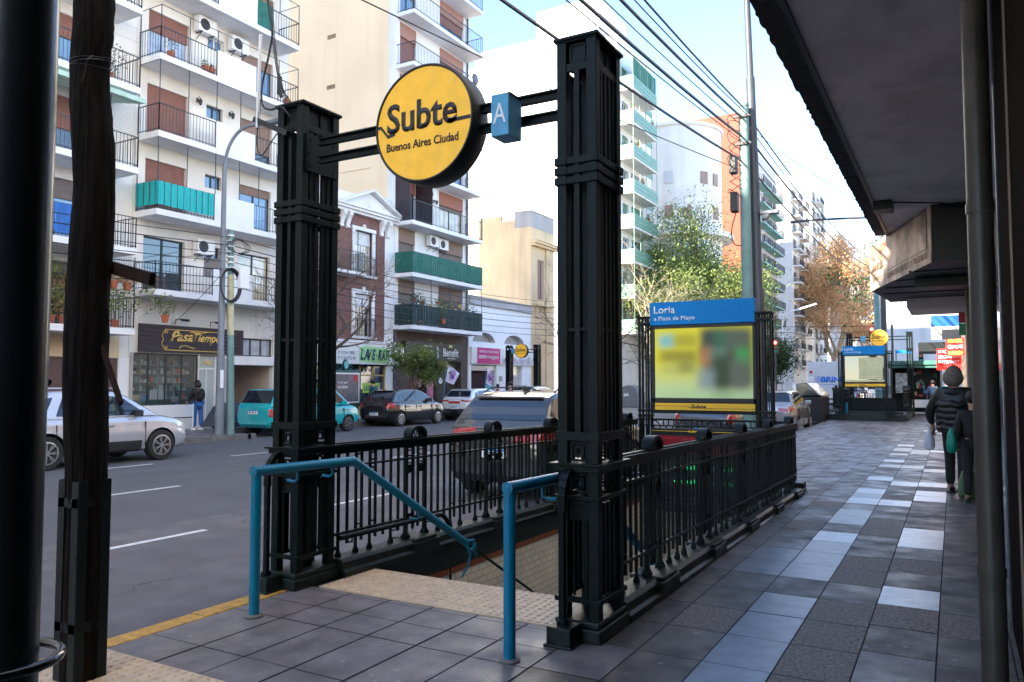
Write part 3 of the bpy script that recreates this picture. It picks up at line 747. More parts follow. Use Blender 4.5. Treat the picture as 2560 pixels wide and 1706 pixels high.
def subte_disc(c, r, th, label, parts=True, D=1):
    t = thing('round_sign', label, 'sign', (c[0],c[1]+th/2,c[2]-r), group='round yellow subway signs')
    b = MB(); b.lathe([(r*.985,0),(r,.008),(r,th-.008),(r*.985,th)], c, 64, 'y'); b.build('drum', M['black'], t, smooth=40)
    b = MB(); b.lathe([(r*.955,-.004),(r*.955,.004)], c, 64, 'y'); b.build('face', M['subte'], t, smooth=40)
    b = MB()
    N = 64
    ring = [(c[0]+r*.975*math.cos(2*math.pi*k/N), c[1]-.003, c[2]+r*.975*math.sin(2*math.pi*k/N)) for k in range(N+1)]
    b.tube(ring, r*.025, 6, False); b.build('rim', M['black'], t, smooth=40)
    y = c[1]-.005
    text('Subte', (c[0]-r*.75, y, c[2]-.10*r), r*1.44, r*.52, M['black'], YM, 'lettering', t, bold=.022)
    # tail lines of the logo
    def tl(pts, rr=.034):
        b = MB()
        for i in range(len(pts)-1):
            p, q = pts[i], pts[i+1]
            b.bar((p[0],y-.0015,p[1]), (q[0],y-.0015,q[1]), .003, rr*r*1.6, up=(0,0,1)) if abs(p[1]-q[1]) < 1e-6 else b.prism([(p[0],p[1]-rr*r*.9),(q[0],q[1]-rr*r*.9),(q[0],q[1]+rr*r*.9),(p[0],p[1]+rr*r*.9)], 'y', y-.003, y)
        b.build('logo_line', M['black'], t)
    tl([(c[0]-r*.945, c[2]+.05*r), (c[0]-r*.88, c[2]+.05*r), (c[0]-r*.73, c[2]-.13*r), (c[0]-r*.58, c[2]-.10*r)])
    tl([(c[0]+r*.50, c[2]-.055*r), (c[0]+r*.945, c[2]-.045*r)])
    if D: text('Buenos Aires Ciudad', (c[0]-r*.755, y, c[2]-.40*r), r*1.47, r*.145, M['black'], YM, 'lettering', t, bold=.02)
    b = MB(); b.box(c[0]-.05,c[0]+.05,c[1]+th,c[1]+th+.05,c[2]-.12,c[2]+.12); b.build('mount', M['black'], t)
    return t
subte_disc((-3.285,4.50,3.475), .432, .20, 'large round yellow subway sign hanging between the two near pylons')
t = thing('letter_sign', 'small blue box sign with the letter A right of the large disc', 'sign', (-2.555,4.43,3.21))
b = MB(); b.box(-2.625,-2.49,4.35,4.53,3.225,3.505); b.build('box', M['cubeb'], t, bevel=.006)
b = MB(); b.box(-2.631,-2.484,4.36,4.52,3.505,3.511); b.box(-2.58,-2.53,4.53,4.60,3.33,3.45); b.build('bracket', M['iron'], t)
text('A', (-2.605,4.349,3.31), .095, .135, M['textw'], YM, 'lettering', t, bold=.0)

# blue handrails
def handrail(label, X, y0, ybend, slopeend, seat, dark_end=None):
    t = thing('handrail', label, 'handrail', (X,y0,0), group='blue tubular handrails')
    b = MB(); b.tube([(X,y0,0),(X,y0,.985)], .036, 18); b.build('post', M['blue'], t, smooth=40)
    b = MB(); b.lathe([(.062,.002),(.062,.010),(.045,.014),(.037,.02)], (X,y0,0), 20); b.build('base_flange', M['kerb'], t, smooth=40)
    b = MB(); pts = [(X,y0-.02,1.0)]
    b.tube([(X,y0-.03,.99),(X,ybend,.975)], .036, 18); b.ball((X,ybend,.975), .036, n=16); b.ball((X,y0,.99), .0365, n=16)
    b.build('top_rail', M['blue'], t, smooth=40)
    b = MB(); b.tube([(X,ybend,.975),(X,slopeend[0],slopeend[1])], .036, 18); b.build('sloping_rail', M['blue'], t, smooth=40)
    b = MB(); d = .34; b.tube([(X,slopeend[0]-.05,slopeend[1]+.03),(X,slopeend[0]+2.6,slopeend[1]-1.48)], .014, 10); b.build('lower_rail', M['iron'], t, smooth=40)
    b = MB(); e = slopeend
    b.tube([(X+.03,e[0]-.03,e[1]+.03),(X+.04,e[0]+.05,e[1]+.03),(X+.04,e[0]+.06,e[1]-.05),(X+.03,e[0],e[1]-.06),(X+.02,e[0]-.05,e[1]-.01)], .016, 8)
    b.box(X-.01,X+.02,e[0]+.02,e[0]+.15,e[1]-.10,e[1]-.06); b.box(X-.01,X+.02,e[0]+.12,e[0]+.15,e[1]-.14,e[1]-.02)
    b.tube([(X,e[0]+.08,e[1]-.1),(X-.02,e[0]+.04,e[1]-.25),(X-.05,e[0]-.02,e[1]-.33)], .012, 8)
    b.build('clamp', M['blue'], t, smooth=40)
    b = MB()
    for yy, zz in seat:
        b.tube([(X,yy,zz-.02),(X,yy,zz-.09),(X-.03*(1 if X < -3 else -1),yy,zz-.105),(X-.10*(1 if X < -3 else -1),yy,zz-.10)], .011, 8)
    b.build('bracket', M['blue'], t, smooth=40)
    return t
handrail('blue tubular handrail bending down into the stairs on the street side', -4.22, 3.86, 4.86, (6.55,.02), [(4.25,.98),(4.62,.98),(5.75,.48)])
handrail('blue tubular handrail in front of the right pylon', -2.27, 3.98, 4.9, (6.55,.02), [(4.4,.98)])
t = thing('pit_rail', 'dark tube rail curving down at the inner side of the street side railing', 'rail', (-4.42,5.5,.3))
b = MB(); z = .31
pts = [(-4.43,4.95,.325),(-4.43,6.35,.31)]+[(-4.43,6.35+.20*math.sin(a*math.pi/12),.11+.20*math.cos(a*math.pi/12)) for a in range(1,7)]+[(-4.43,6.56,-.9)]
b.tube(pts, .022, 12); b.build('tube', M['iron'], t, smooth=40)
b = MB()
for yy in (5.1,5.7,6.2): b.tube([(-4.43,yy,.35),(-4.43,yy,.27),(-4.50,yy,.26)], .008, 6)
b.build('bracket', M['iron'], t)

# ---------------------------------------------------------------- information board
def poster_mat():
    m = bpy.data.materials.new('poster_blurred'); n, l, p = nodes(m)
    tc = n.new('ShaderNodeTexCoord'); col = None
    base = n.new('ShaderNodeTexNoise'); base.inputs['Scale'].default_value = 1.5
    sp = n.new('ShaderNodeSeparateXYZ'); l.new(tc.outputs['Object'], sp.inputs[0])
    mr = n.new('ShaderNodeMapRange'); mr.inputs['From Min'].default_value = .05; mr.inputs['From Max'].default_value = .65; mr.interpolation_type = 'SMOOTHSTEP'
    l.new(sp.outputs['Z'], mr.inputs['Value'])
    mx = n.new('ShaderNodeMix'); mx.data_type = 'RGBA'; mx.inputs[6].default_value = (.56,.68,.30,1); mx.inputs[7].default_value = (.74,.66,.03,1); l.new(mr.outputs[0], mx.inputs[0])
    cur = mx.outputs[2]
    # soft blobs: centre x (from the middle), z, half sizes, colour, strength
    for cx,cz,sx,sz,c,st in [(.38,.62,.36,.42,(.065,.085,.055),.95),(.12,.88,.10,.15,(.045,.06,.05),.8),(.30,.90,.10,.12,(.03,.16,.08),.7),(.52,.88,.14,.12,(.11,.13,.10),.7),(.62,.64,.06,.10,(.05,.40,.09),.75),
                             (.05,.64,.06,.12,(.50,.20,.09),.75),(.24,.66,.08,.07,(.18,.30,.22),.6),(.30,.34,.12,.30,(.035,.06,.03),.8),(.05,.28,.10,.14,(.30,.38,.37),.75),(.57,.34,.11,.22,(.14,.15,.12),.8),
                             (-.57,.90,.09,.06,(.17,.48,.50),.9),(-.27,.90,.16,.055,(.34,.28,.03),.7),(-.38,.655,.27,.045,(.26,.22,.03),.8),(-.50,.47,.12,.045,(.42,.42,.13),.5),(-.25,.49,.11,.055,(.24,.24,.06),.75),(0,.03,.8,.06,(.45,.62,.33),.6)]:
        sx += .09; sz += .09
        d = n.new('ShaderNodeVectorMath'); d.operation = 'SUBTRACT'; l.new(tc.outputs['Object'], d.inputs[0]); d.inputs[1].default_value = (cx,0,cz)
        ab = n.new('ShaderNodeVectorMath'); ab.operation = 'ABSOLUTE'; l.new(d.outputs[0], ab.inputs[0]); sx_ = n.new('ShaderNodeSeparateXYZ'); l.new(ab.outputs[0], sx_.inputs[0]); fs = []
        for ax_, sz_ in (('X',sx),('Z',sz)):
            r_ = n.new('ShaderNodeMapRange'); r_.interpolation_type = 'SMOOTHERSTEP'; w_ = min(sz_, .20); r_.inputs['From Min'].default_value = sz_-w_; r_.inputs['From Max'].default_value = sz_+w_*.4; r_.inputs['To Min'].default_value = 1; r_.inputs['To Max'].default_value = 0
            l.new(sx_.outputs[ax_], r_.inputs['Value']); fs.append(r_.outputs[0])
        mu = n.new('ShaderNodeMath'); mu.operation = 'MULTIPLY'; l.new(fs[0], mu.inputs[0]); l.new(fs[1], mu.inputs[1]); m2 = n.new('ShaderNodeMath'); m2.operation = 'MULTIPLY'; l.new(mu.outputs[0], m2.inputs[0]); m2.inputs[1].default_value = st
        k = n.new('ShaderNodeMix'); k.data_type = 'RGBA'; l.new(m2.outputs[0], k.inputs[0]); l.new(cur, k.inputs[6]); k.inputs[7].default_value = (*c,1); cur = k.outputs[2]
    l.new(cur, p.inputs['Base Color']); p.inputs['Roughness'].default_value = .4; p.inputs['Specular IOR Level'].default_value = .25
    l.new(cur, p.inputs['Emission Color']); p.inputs['Emission Strength'].default_value = .04
    return m
M['poster'] = poster_mat()
M['mapp'] = grid_mat('street_map', (.62,.62,.25), (.70,.68,.40), (.42,.45,.34), .11, .09, 'y', .012, .5, 0)
def tower(x0, y, H, side, z0=0):
    pass
def board(ox, oy, oz, label, poster, tower_label, x0=-4.23, x1=-2.58, H=2.67, near=True):
    """board plane at Y=oy (front)"""
    t = thing('information_board', label, 'information board', ((x0+x1)/2+ox, oy+.06, oz+1.1), group='station information boards')
    X0, X1 = x0+ox, x1+ox
    def bx(name, a,b_,c,d,z0,z1,m,bev=0): q = MB(); q.box(a,b_,c,d,oz+z0,oz+z1); return q.build(name, m, t, bevel=bev)
    bx('header', X0,X1,oy-.03,oy+.14,2.52,2.885,M['lblue'],.004)
    bx('frame', X0,X1,oy,oy+.16,1.12,2.52,M['irond'],.006)
    bx('frame_edge', X0+.04,X1-.02,oy-.02,oy,2.465,2.51,M['black'],.003)
    bx('frame_edge', X0+.02,X0+.07,oy-.02,oy,1.30,2.465,M['black'],.003); bx('frame_edge', X1-.04,X1-.0,oy-.02,oy,1.30,2.465,M['black'],.003); bx('frame_edge', X0+.02,X1,oy-.02,oy,1.30,1.36,M['black'],.003)
    q = MB(); w = (X1-.045)-(X0+.075); cx = (X0+.075+X1-.045)/2
    if poster:
        q.box(-w/2,w/2,-.004,.004,0,1.10)
        o = q.build('poster', M['poster'], t, world=False); o.location = Vector((cx,oy-.008,oz+1.365)) - wloc(t)
    else:
        q.box(X0+.08,X1-.05,oy-.012,oy-.004,oz+1.37,oz+2.46); q.build('glazing', M['glass'], t)
        q = MB(); q.box(X0+.62,X1-.12,oy-.017,oy-.013,oz+1.48,oz+2.40); q.build('street_map', M['mapp'], t)
        q = MB(); q.box(X0+.08,X1-.05,oy-.018,oy-.013,oz+1.38,oz+1.45); q.build('map_legend', M['ledy'] if 0 else M['mapp'], t)
    bx('yellow_strip', X0+.07,X1-.02,oy-.02,oy,1.175,1.285,M['syel'],.002)
    text('Loria', (X0+.07,oy-.031,oz+2.705), .345, .118, M['textw'], YM, 'lettering', t, bold=.010)
    text('a Plaza de Mayo', (X0+.07,oy-.031,oz+2.575), .66, .085, M['textw'], YM, 'lettering', t, bold=.0)
    text('Subte', (X0+.66,oy-.021,oz+1.205), .23, .062, M['black'], YM, 'lettering', t, bold=.03)
    q = MB()
    q.box(X0+.07,X0+.60,oy-.023,oy-.020,oz+1.236,oz+1.242); q.prism([(X0+.60,oz+1.236),(X0+.66,oz+1.203),(X0+.67,oz+1.209),(X0+.61,oz+1.242)],'y',oy-.023,oy-.020); q.box(X0+.88,X1-.02,oy-.023,oy-.020,oz+1.203,oz+1.209)
    q.build('logo_line', M['black'], t)
    for k, (a, c) in enumerate(((X0-.20,X0-.005),(X1+.005,X1+.25))):
        tt = thing('board_tower', tower_label[k], 'lattice tower', ((a+c)/2,oy+.05,oz), group='slim lattice towers beside the information boards')
        for yy in (oy-.03,oy+.12):
            for xx in (a+.022,(a+c)/2-.018,(a+c)/2+.03,c-.025):
                ww = .034 if xx in (a+.022,c-.025) else .018
                q = MB(); q.box(xx-ww/2,xx+ww/2,yy-ww/2,yy+ww/2,oz,oz+H); q.build('post', M['iron'], tt, bevel=.003)
        for z0,z1,o in ((H-.03,H,.008),(H-.14,H-.10,.004),(1.06,1.10,.006),(1.14,1.18,.006),(.3,.34,.004),(0,.12,.03)):
            q = MB(); q.box(a-o,c+o,oy-.05-o,oy+.14+o,oz+z0,oz+z1); q.build('band', M['iron'], tt, bevel=.003)
    return t
board(0, 12.0, 0, 'large station board with a blue header and a blurred yellow green poster', True, ['slim black lattice tower left of the poster board','slim black lattice tower right of the poster board'])

# line status display at the end wall of the stairwell
t = thing('status_display', 'dark electronic display with red and green characters over the stairs', 'display', (-3.35,11.62,-.35))
b = MB(); b.box(-4.10,-2.45,11.60,11.72,.50,.905); b.build('lintel', M['irond'], t, bevel=.006)
b = MB(); b.box(-4.07,-2.48,11.592,11.60,.865,.872); b.build('yellow_line', M['syel'], t)
text('Subte', (-3.50,11.59,.852), .16, .04, M['syel'], YM, 'lettering', t, bold=.03)
b = MB(); b.box(-4.07,-2.48,11.594,11.602,.53,.80); b.build('red_panel', mk('led_panel_red', (.05,.002,.006), .3, 0, .4, 14, emit=(.25,.0,.01), es=.05), t)
text('LORIA  ANDEN', (-3.95,11.588,.745), .7, .022, M['red'], YM, 'lettering', t)
b = MB(); b.box(-4.05,-2.5,11.60,11.70,-.35,.50); b.build('screen', M['black'], t)
rows = ['A  Normal','B  Normal','C  Normal','D  Normal']
for i, s_ in enumerate(rows[:2]):
    for j in range(2):
        text(s_[3:], (-3.78+j*.75,11.596,.30-i*.21), .36, .065, M['ledg'], YM, 'lettering', t)
        b = MB(); b.lathe([(.035,0),(.035,.006)], (-3.9+j*.75,11.592,.32-i*.21), 16, 'y'); b.build('line_disc', M['cubeb'], t)
b = MB()
for i in range(3): b.box(-3.95,-2.6,11.594,11.6,-.15-i*.07,-.13-i*.07)
b.build('status_line', M['rimd'], t)
# ---------------------------------------------------------------- building kit (facades on plane X facing +X)
def wallx(b, X, y0, y1, z0, z1, ops, d=.22, mi=None):
    ys = sorted({y0,y1,*[o[0] for o in ops],*[o[1] for o in ops]}); ys = [y for y in ys if y0-1e-6 <= y <= y1+1e-6]
    zs = sorted({z0,z1,*[o[2] for o in ops],*[o[3] for o in ops]}); zs = [z for z in zs if z0-1e-6 <= z <= z1+1e-6]
    for i in range(len(ys)-1):
        run = None
        for j in range(len(zs)):
            solid = False
            if j < len(zs)-1:
                cy, cz = (ys[i]+ys[i+1])/2, (zs[j]+zs[j+1])/2
                solid = not any(o[0] < cy < o[1] and o[2] < cz < o[3] for o in ops)
            if solid and run is None: run = zs[j]
            if not solid and run is not None:
                b.quad((X,ys[i],run),(X,ys[i+1],run),(X,ys[i+1],zs[j]),(X,ys[i],zs[j]), mi); run = None
    for o in ops:
        a, c, e, f = o[:4]
        b.quad((X,a,e),(X-d,a,e),(X-d,a,f),(X,a,f), mi); b.quad((X,c,e),(X-d,c,e),(X-d,c,f),(X,c,f), mi)
        b.quad((X,a,f),(X-d,a,f),(X-d,c,f),(X,c,f), mi); b.quad((X,a,e),(X-d,a,e),(X-d,c,e),(X,c,e), mi)
        if len(o) < 5: b.quad((X-d,a,e),(X-d,c,e),(X-d,c,f),(X-d,a,f), mi)
def body(b, X, y0, y1, z0, z1, depth, mi=None, d=.22):
    """sides, top and back of a building block whose front is wallx"""
    xb = X-depth
    b.quad((X,y0,z0),(xb,y0,z0),(xb,y0,z1),(X,y0,z1), mi); b.quad((X,y1,z0),(xb,y1,z0),(xb,y1,z1),(X,y1,z1), mi)
    b.quad((xb,y0,z0),(xb,y1,z0),(xb,y1,z1),(xb,y0,z1), mi); b.quad((X,y0,z1),(xb,y0,z1),(xb,y1,z1),(X,y1,z1), mi)
def window(par, X, y0, y1, z0, z1, fr='frame_w', glass='glass', shut=0, smat='shut', leaves=2, d=.16, hbar=None, grille=False):
    """window or balcony door set back in its opening"""
    x = X-d; fw = .045
    b = MB(); b.box(x-.03,x+.03,y0,y0+fw,z0,z1); b.box(x-.03,x+.03,y1-fw,y1,z0,z1); b.box(x-.028,x+.028,y0+fw,y1-fw,z1-fw,z1); b.box(x-.028,x+.028,y0+fw,y1-fw,z0,z0+fw)
    for k in range(1,leaves):
        yy = y0+(y1-y0)*k/leaves; b.box(x-.026,x+.034,yy-.028,yy+.028,z0+fw,z1-fw)
    if hbar: b.box(x-.024,x+.03,y0+fw,y1-fw,z0+hbar-.02,z0+hbar+.02)
    f = b.build('window', M[fr], par)
    g = MB()
    g.quad((x,y0+.01,z0+.01),(x,y1-.01,z0+.01),(x,y1-.01,z1-.01),(x,y0+.01,z1-.01)); g.build('pane', M[glass], f, clean=False)
    if shut > 0:
        s = MB(); zb = z1-(z1-z0)*shut; z = z1; xs = x+.05
        while z > zb+.02:
            zz = max(z-.052, zb); s.prism([(xs-.01,z),(xs+.008,z-.006),(xs+.012,(z+zz)/2),(xs+.008,zz+.006),(xs-.01,zz)], 'y', y0+.02, y1-.02); z -= .052
        s.build('shutter', M[smat], f)
    return f
def bars(b, pts, z0, z1, sp=.12, t=.012, top=.035, bottom=True, post=None):
    """railing along a polyline in plan"""
    for i in range(len(pts)-1):
        (ax,ay),(bx_,by) = pts[i], pts[i+1]; L = math.hypot(bx_-ax, by-ay)
        b.bar((ax,ay,z1),(bx_,by,z1),top,.025)
        if bottom: b.bar((ax,ay,z0+.07),(bx_,by,z0+.07),.022,.02)
        n = max(1,int(L/sp))
        for k in range(n+1):
            x = ax+(bx_-ax)*k/n; y = ay+(by-ay)*k/n; w = t*2.2 if k in (0,n) else t
            b.box(x-w/2,x+w/2,y-w/2,y+w/2,z0,z1)
def panel(b, pts, z0, z1, wav=.012, t=.01, sp=.15):
    """stretched fabric with small folds along a polyline"""
    for i in range(len(pts)-1):
        (ax,ay),(bx_,by) = pts[i], pts[i+1]; L = math.hypot(bx_-ax, by-ay); n = max(2,int(L/sp)*2)
        nx, ny = (by-ay)/L, -(bx_-ax)/L
        col = []
        for k in range(n+1):
            o = wav*(1 if k%2 else -1)*rnd.uniform(.3,1); col.append((ax+(bx_-ax)*k/n+nx*o, ay+(by-ay)*k/n+ny*o, rnd.uniform(-.012,.012)))
        for k in range(n):
            p, q = col[k], col[k+1]; zm = (z0+z1)/2; w = rnd.uniform(-.012,.012)
            b.quad((p[0],p[1],z0+p[2]),(q[0],q[1],z0+q[2]),(q[0]+nx*w,q[1]+ny*w,zm),(p[0]+nx*w,p[1]+ny*w,zm))
            b.quad((p[0]+nx*w,p[1]+ny*w,zm),(q[0]+nx*w,q[1]+ny*w,zm),(q[0],q[1],z1),(p[0],p[1],z1))
def acunit(par, X, yc, zc, w=.78, h=.55, d=.28):
    b = MB(); b.box(X+.05,X+.05+d,yc-w/2,yc+w/2,zc-h/2,zc+h/2); o = b.build('air_conditioner', M['whites'], par, bevel=.01)
    b = MB(); x = X+.05+d+.003; cy = yc-.12
    for r in (.2,.15,.1,.05): b.tube([(x,cy+r*math.cos(a*math.pi/10),zc+r*math.sin(a*math.pi/10)) for a in range(21)], .004, 4, False)
    b.build('fan_grille', M['rimd'], o)
    b = MB(); b.lathe([(.205,0),(.205,.002)], (x-.003,cy,zc), 20, 'x'); b.build('fan', M['black'], o)
    b = MB()
    for s in (-.25,.25): b.bar((X,yc+s,zc-h/2-.02),(X+.36,yc+s,zc-h/2-.02),.03); b.bar((X,yc+s,zc-h/2-.25),(X+.3,yc+s,zc-h/2-.03),.02)
    b.build('bracket', M['rail'], o); return o
def wall_lamp(par, X, y, z):
    b = MB(); b.box(X,X+.03,y-.04,y+.04,z,z+.16); b.tube([(X+.02,y,z+.12),(X+.12,y,z+.2),(X+.18,y,z+.12)], .012, 6); b.lathe([(.02,.12),(.07,.06),(.075,.04),(.05,-.1),(.02,-.13)], (X+.18,y,z), 8)
    return b.build('wall_lantern', M['frame_d'], par)
LEAFN = [0]
def leaves(b, c, rx, ry_, rz, n, s, mi=None, shell=.45):
    for _ in range(n):
        while True:
            p = Vector((rnd.uniform(-1,1),rnd.uniform(-1,1),rnd.uniform(-1,1)))
            if shell < p.length < 1: break
        p = Vector((c[0]+p.x*rx, c[1]+p.y*ry_, c[2]+p.z*rz))
        a = Vector((rnd.gauss(0,1),rnd.gauss(0,1),rnd.gauss(0,1))).normalized(); q = a.orthogonal().normalized()
        w = a.cross(q); t = rnd.uniform(.6,1.3)*s
        b.add([p-q*t*.5, p+w*t*.28, p+q*t*.5, p-w*t*.28], [(0,1,2,3)], mi)
def plant(x, y, z, h, label, leaf='leafg', pot='pot', n=70, group='potted plants on the balconies', s=.09, hang=False, wide=.5):
    t = thing('potted_plant', label, 'potted plant', (x,y,z), group=group)
    if hang:
        b = MB(); b.lathe([(.06,-.16),(.10,0),(.095,.0)], (x,y,z+.16), 10); b.build('pot', M[pot], t)
        b = MB(); b.tube([(x,y,z+.16),(x,y,z+.7)], .005, 4); b.build('hanger', M['rail'], t)
        b = MB(); leaves(b, (x,y,z+.12), .22,.24,.28, n, s, shell=.2); b.build('foliage', M[leaf], t, clean=False)
    else:
        b = MB(); b.lathe([(.09,0),(.13,.2),(.14,.2),(.14,.24)], (x,y,z), 10); b.build('pot', M[pot], t)
        b = MB(); 
        for k in range(4): b.tube([(x,y,z+.2),(x+rnd.uniform(-.1,.1),y+rnd.uniform(-.15,.15),z+h*.7)], .008, 4)
        b.build('stem', M['twig'], t)
        b = MB(); leaves(b, (x,y,z+.2+h*.5), h*wide*.6,h*wide,h*.5, n, s, shell=.1); b.build('foliage', M[leaf], t, clean=False)
    return t

XF = -23.3; XB = -22.2
# ================================================================ block with white parapets
def block_white():
    y0, y1 = 15.87, 22.62
    t = thing('apartment_block', 'apartment block with white solid parapets and brown roller shutters over the gold lettered shop', 'apartment block', (XF-3.5,(y0+y1)/2,0), group='apartment blocks across the avenue')
    Z = [4.63,7.24,9.80,12.36,14.93,17.5,20.05]; H = 31  # unseen upper height added to keep the cream side wall shaded
    ops = []
    for k, z in enumerate(Z):
        ops += [(16.3,17.9,z,z+1.88),(18.68,19.41,z+1.42,z+1.90),(20.25,21.8,z,z+1.88)]
    gar = (20.02,22.05,.14,2.27,1)
    ops += [(16.04,18.58,.38,2.6,1),(18.62,19.42,.12,2.6), gar, (20.5,22.05,2.62,3.30)]
    b = MB(); wallx(b, XF, y0, y1, 0, H, ops, .2); body(b, XF, y0, y1, 0, H, 14)  # unseen depth extended to block sun from the cream side wall
    b.build('wall', M['plaster'], t, clean=False)
    for k, z in enumerate(Z):
        g = ['glass','glassb','glass','glassl','glassb','glass','glassb'][k]
        window(t, XF, 16.3,17.9,z,z+1.88, 'frame_d' if k == 0 else 'frame_w', g, [0,.93,1,.36,.5,1,.4][k], 'shut' if k in (2,3) else 'shut', 2)
        window(t, XF, 18.68,19.41,z+1.42,z+1.90, 'frame_w' if k==3 else 'frame_d', 'glassb', 0)
        window(t, XF, 20.25,21.8,z,z+1.88, 'frame_d', ['glassw','glassb','glass','glassb','glassb','glass','glassb'][k], [0,.16,.62,.2,.3,1,.4][k], 'shut2', 2)
    for k, z in enumerate(Z):
        b = MB(); b.box(XF,XB,15.97,22.12,z-.2,z); b.build('balcony_slab', M['plasterw'], t, bevel=.006)
        b = MB(); b.box(XB-.10,XB+.004,18.23,19.97,z,z+.93); b.box(XB-.0,XB+.004,18.23,19.97,z-.2,z); b.build('parapet', M['plasterw'], t, bevel=.006)
        b = MB(); bars(b, [(XF,15.99),(XB+.0-.02,15.99),(XB-.02,18.22)], z, z+.90, .13); b.build('railing', M['rail'], t)
        b = MB(); bars(b, [(XB-.02,19.98),(XB-.02,22.1),(XF,22.1)], z, z+.90, .13); b.build('railing', M['rail'], t)
        b = MB(); top = z+1.62 if k not in (1,2) else z+2.36
        if k in (1,2,3,4):
            for (x,y) in ((XB-.02,16.0),(XB-.02,17.1),(XB-.02,18.25),(XB-.02,19.3),(XB-.02,20.2),(XB-.02,21.1),(XB-.02,22.1),(XF+.02,16.0)): b.box(x-.011,x+.011,y-.011,y+.011,z+(.0 if y in (16.0,17.1,18.25) else .9),top)
            if k in (2,3,4): b.bar((XF,16.0,top),(XB-.02,16.0,top),.018); b.bar((XB-.02,16.0,top),(XB-.02,22.1,top),.018); b.bar((XB-.02,22.1,top),(XF,22.1,top),.018)
            b.build('net_frame', M['rail'], t)
    b = MB(); panel(b, [(XF+.02,15.955),(XB+.015,15.955),(XB+.015,18.2)], 7.24+.13, 7.24+.9, .012, sp=.28); b.build('teal_windbreak', M['teal'], t, clean=False)
    b = MB()
    for k in range(10): yy = 15.98+k*.245; b.tube([(XB+.03,yy,7.36),(XB+.03,yy,8.15)], .008, 5)
    for k in range(4): xx = XF+.15+k*.3; b.tube([(xx,15.94,7.36),(xx,15.94,8.15)], .008, 5)
    b.build('windbreak_cord', M['cable'], t)
    b = MB(); panel(b, [(XF+.02,19.95),(XB-.1,19.95)], 14.95, 15.8); b.build('green_cover', M['greenf'], t, clean=False)
    b = MB(); panel(b, [(XB+.01,20.0),(XB+.01,20.75)], 14.98, 15.9); b.build('green_cover', M['greenf'], t, clean=False)
    acunit(t, XF, 18.42, 14.42); acunit(t, XF, 19.9, 14.28); acunit(t, XF, 18.55, 6.42, .72,.52); acunit(t, XF, 21.0, 9.2+8.1)
    wall_lamp(t, XF, 18.28, 11.62); wall_lamp(t, XF, 19.72, 11.55)
    # grille by the air conditioner, vent panel
    b = MB(); b.box(XF,XF+.03,18.72,19.55,5.42,6.12); b.build('vent_panel', M['shut3'], t)
    # shop sign
    s = MB()
    for k in range(7): s.box(XF+.02,XF+.075,16.18,20.5,2.63+k*.135,2.63+k*.135+.127)
    b = s.build('shop_sign', M['wood_d'], t)
    XS = XF+.078
    text('Pasa', (XS,17.36,3.02), .92, .36, M['gold'], XP, 'lettering', b, bold=.02, shear=.45, rz=.02)
    text('Tiempo', (XS,18.30,2.94), 1.16, .40, M['gold'], XP, 'lettering', b, bold=.02, shear=.45, rz=.02)
    m = MB()
    def ln(p, w=.016): m.tube([(XS+.004,a,c) for a,c in p], w, 5, True)
    ln([(17.15,3.42),(19.45,3.42)], .014); ln([(17.15,2.72),(19.45,2.72)], .014)
    for sgn, yy in ((1,17.15),(-1,19.45)):
        ln([(yy,3.42),(yy,3.30),(yy+sgn*.09,3.30),(yy+sgn*.09,3.36),(yy-sgn*.05,3.36),(yy-sgn*.08,3.28),(yy-sgn*.13,3.20),(yy-sgn*.06,3.07),(yy-sgn*.13,2.94),(yy-sgn*.08,2.83),(yy-sgn*.05,2.78),(yy+sgn*.09,2.78),(yy+sgn*.09,2.84),(yy,2.84),(yy,2.72)], .013)
    ln([(17.72,2.79),(17.78,2.87),(17.95,2.90),(18.15,2.84),(18.35,2.80)], .016); ln([(18.15,3.37),(18.6,3.36),(18.9,3.42)], .016); ln([(17.42,3.2),(17.5,3.35),(17.7,3.4)], .014)
    m.build('ornament', M['gold'], b)
    # shop front
    b = MB()
    for yy in (16.04,16.62,17.28,17.92,18.54): b.box(XF-.10,XF-.05,yy,yy+.035,.38,2.6)
    b.box(XF-.10,XF-.05,16.04,18.58,.38,.42); b.box(XF-.10,XF-.05,16.04,18.58,2.56,2.6)
    f = b.build('shop_window', M['frame_d'], t)
    b = MB(); b.box(XF-.9,XF-.88,16.0,18.6,.3,2.62); b.box(XF-.9,XF-.1,16.0,18.6,.3,.40); b.box(XF-.9,XF-.1,16.0,18.6,2.6,2.62); b.box(XF-.9,XF-.1,15.98,16.0,.3,2.62); b.box(XF-.9,XF-.1,18.6,18.62,.3,2.62); b.build('display_case', mk('shop_inside', (.10,.12,.12), .7), f)
    b = MB()
    for k,z in enumerate((1.05,1.35,1.62,1.92,2.22)): b.box(XF-.85,XF-.45,16.04,18.56,z-.015,z)
    for yy in (16.6,17.25,17.9): b.box(XF-.86,XF-.42,yy-.01,yy+.01,.95,2.5)
    b.box(XF-.6,XF-.2,16.1,18.3,.62,.65); b.build('shelf', M['alu'], f)
    pal = [(.7,.7,.68),(.6,.1,.08),(.08,.2,.5),(.1,.4,.35),(.05,.05,.06),(.65,.55,.3),(.35,.3,.28),(.7,.65,.6)]
    pm = [mk('goods', c, .5, 0, 0) for c in pal]
    b = MB()
    for z in (1.05,1.35,1.62,1.92,2.22):
        y = 16.08
        while y < 18.5:
            w = rnd.uniform(.04,.14); h = rnd.uniform(.08,.2)
            if rnd.random() < .85: b.box(XF-.7,XF-.47-rnd.random()*.05,y,y+w*.92,z,z+h, rnd.randrange(8) if h > .12 else rnd.choice((0,6,7,4)))
            y += w
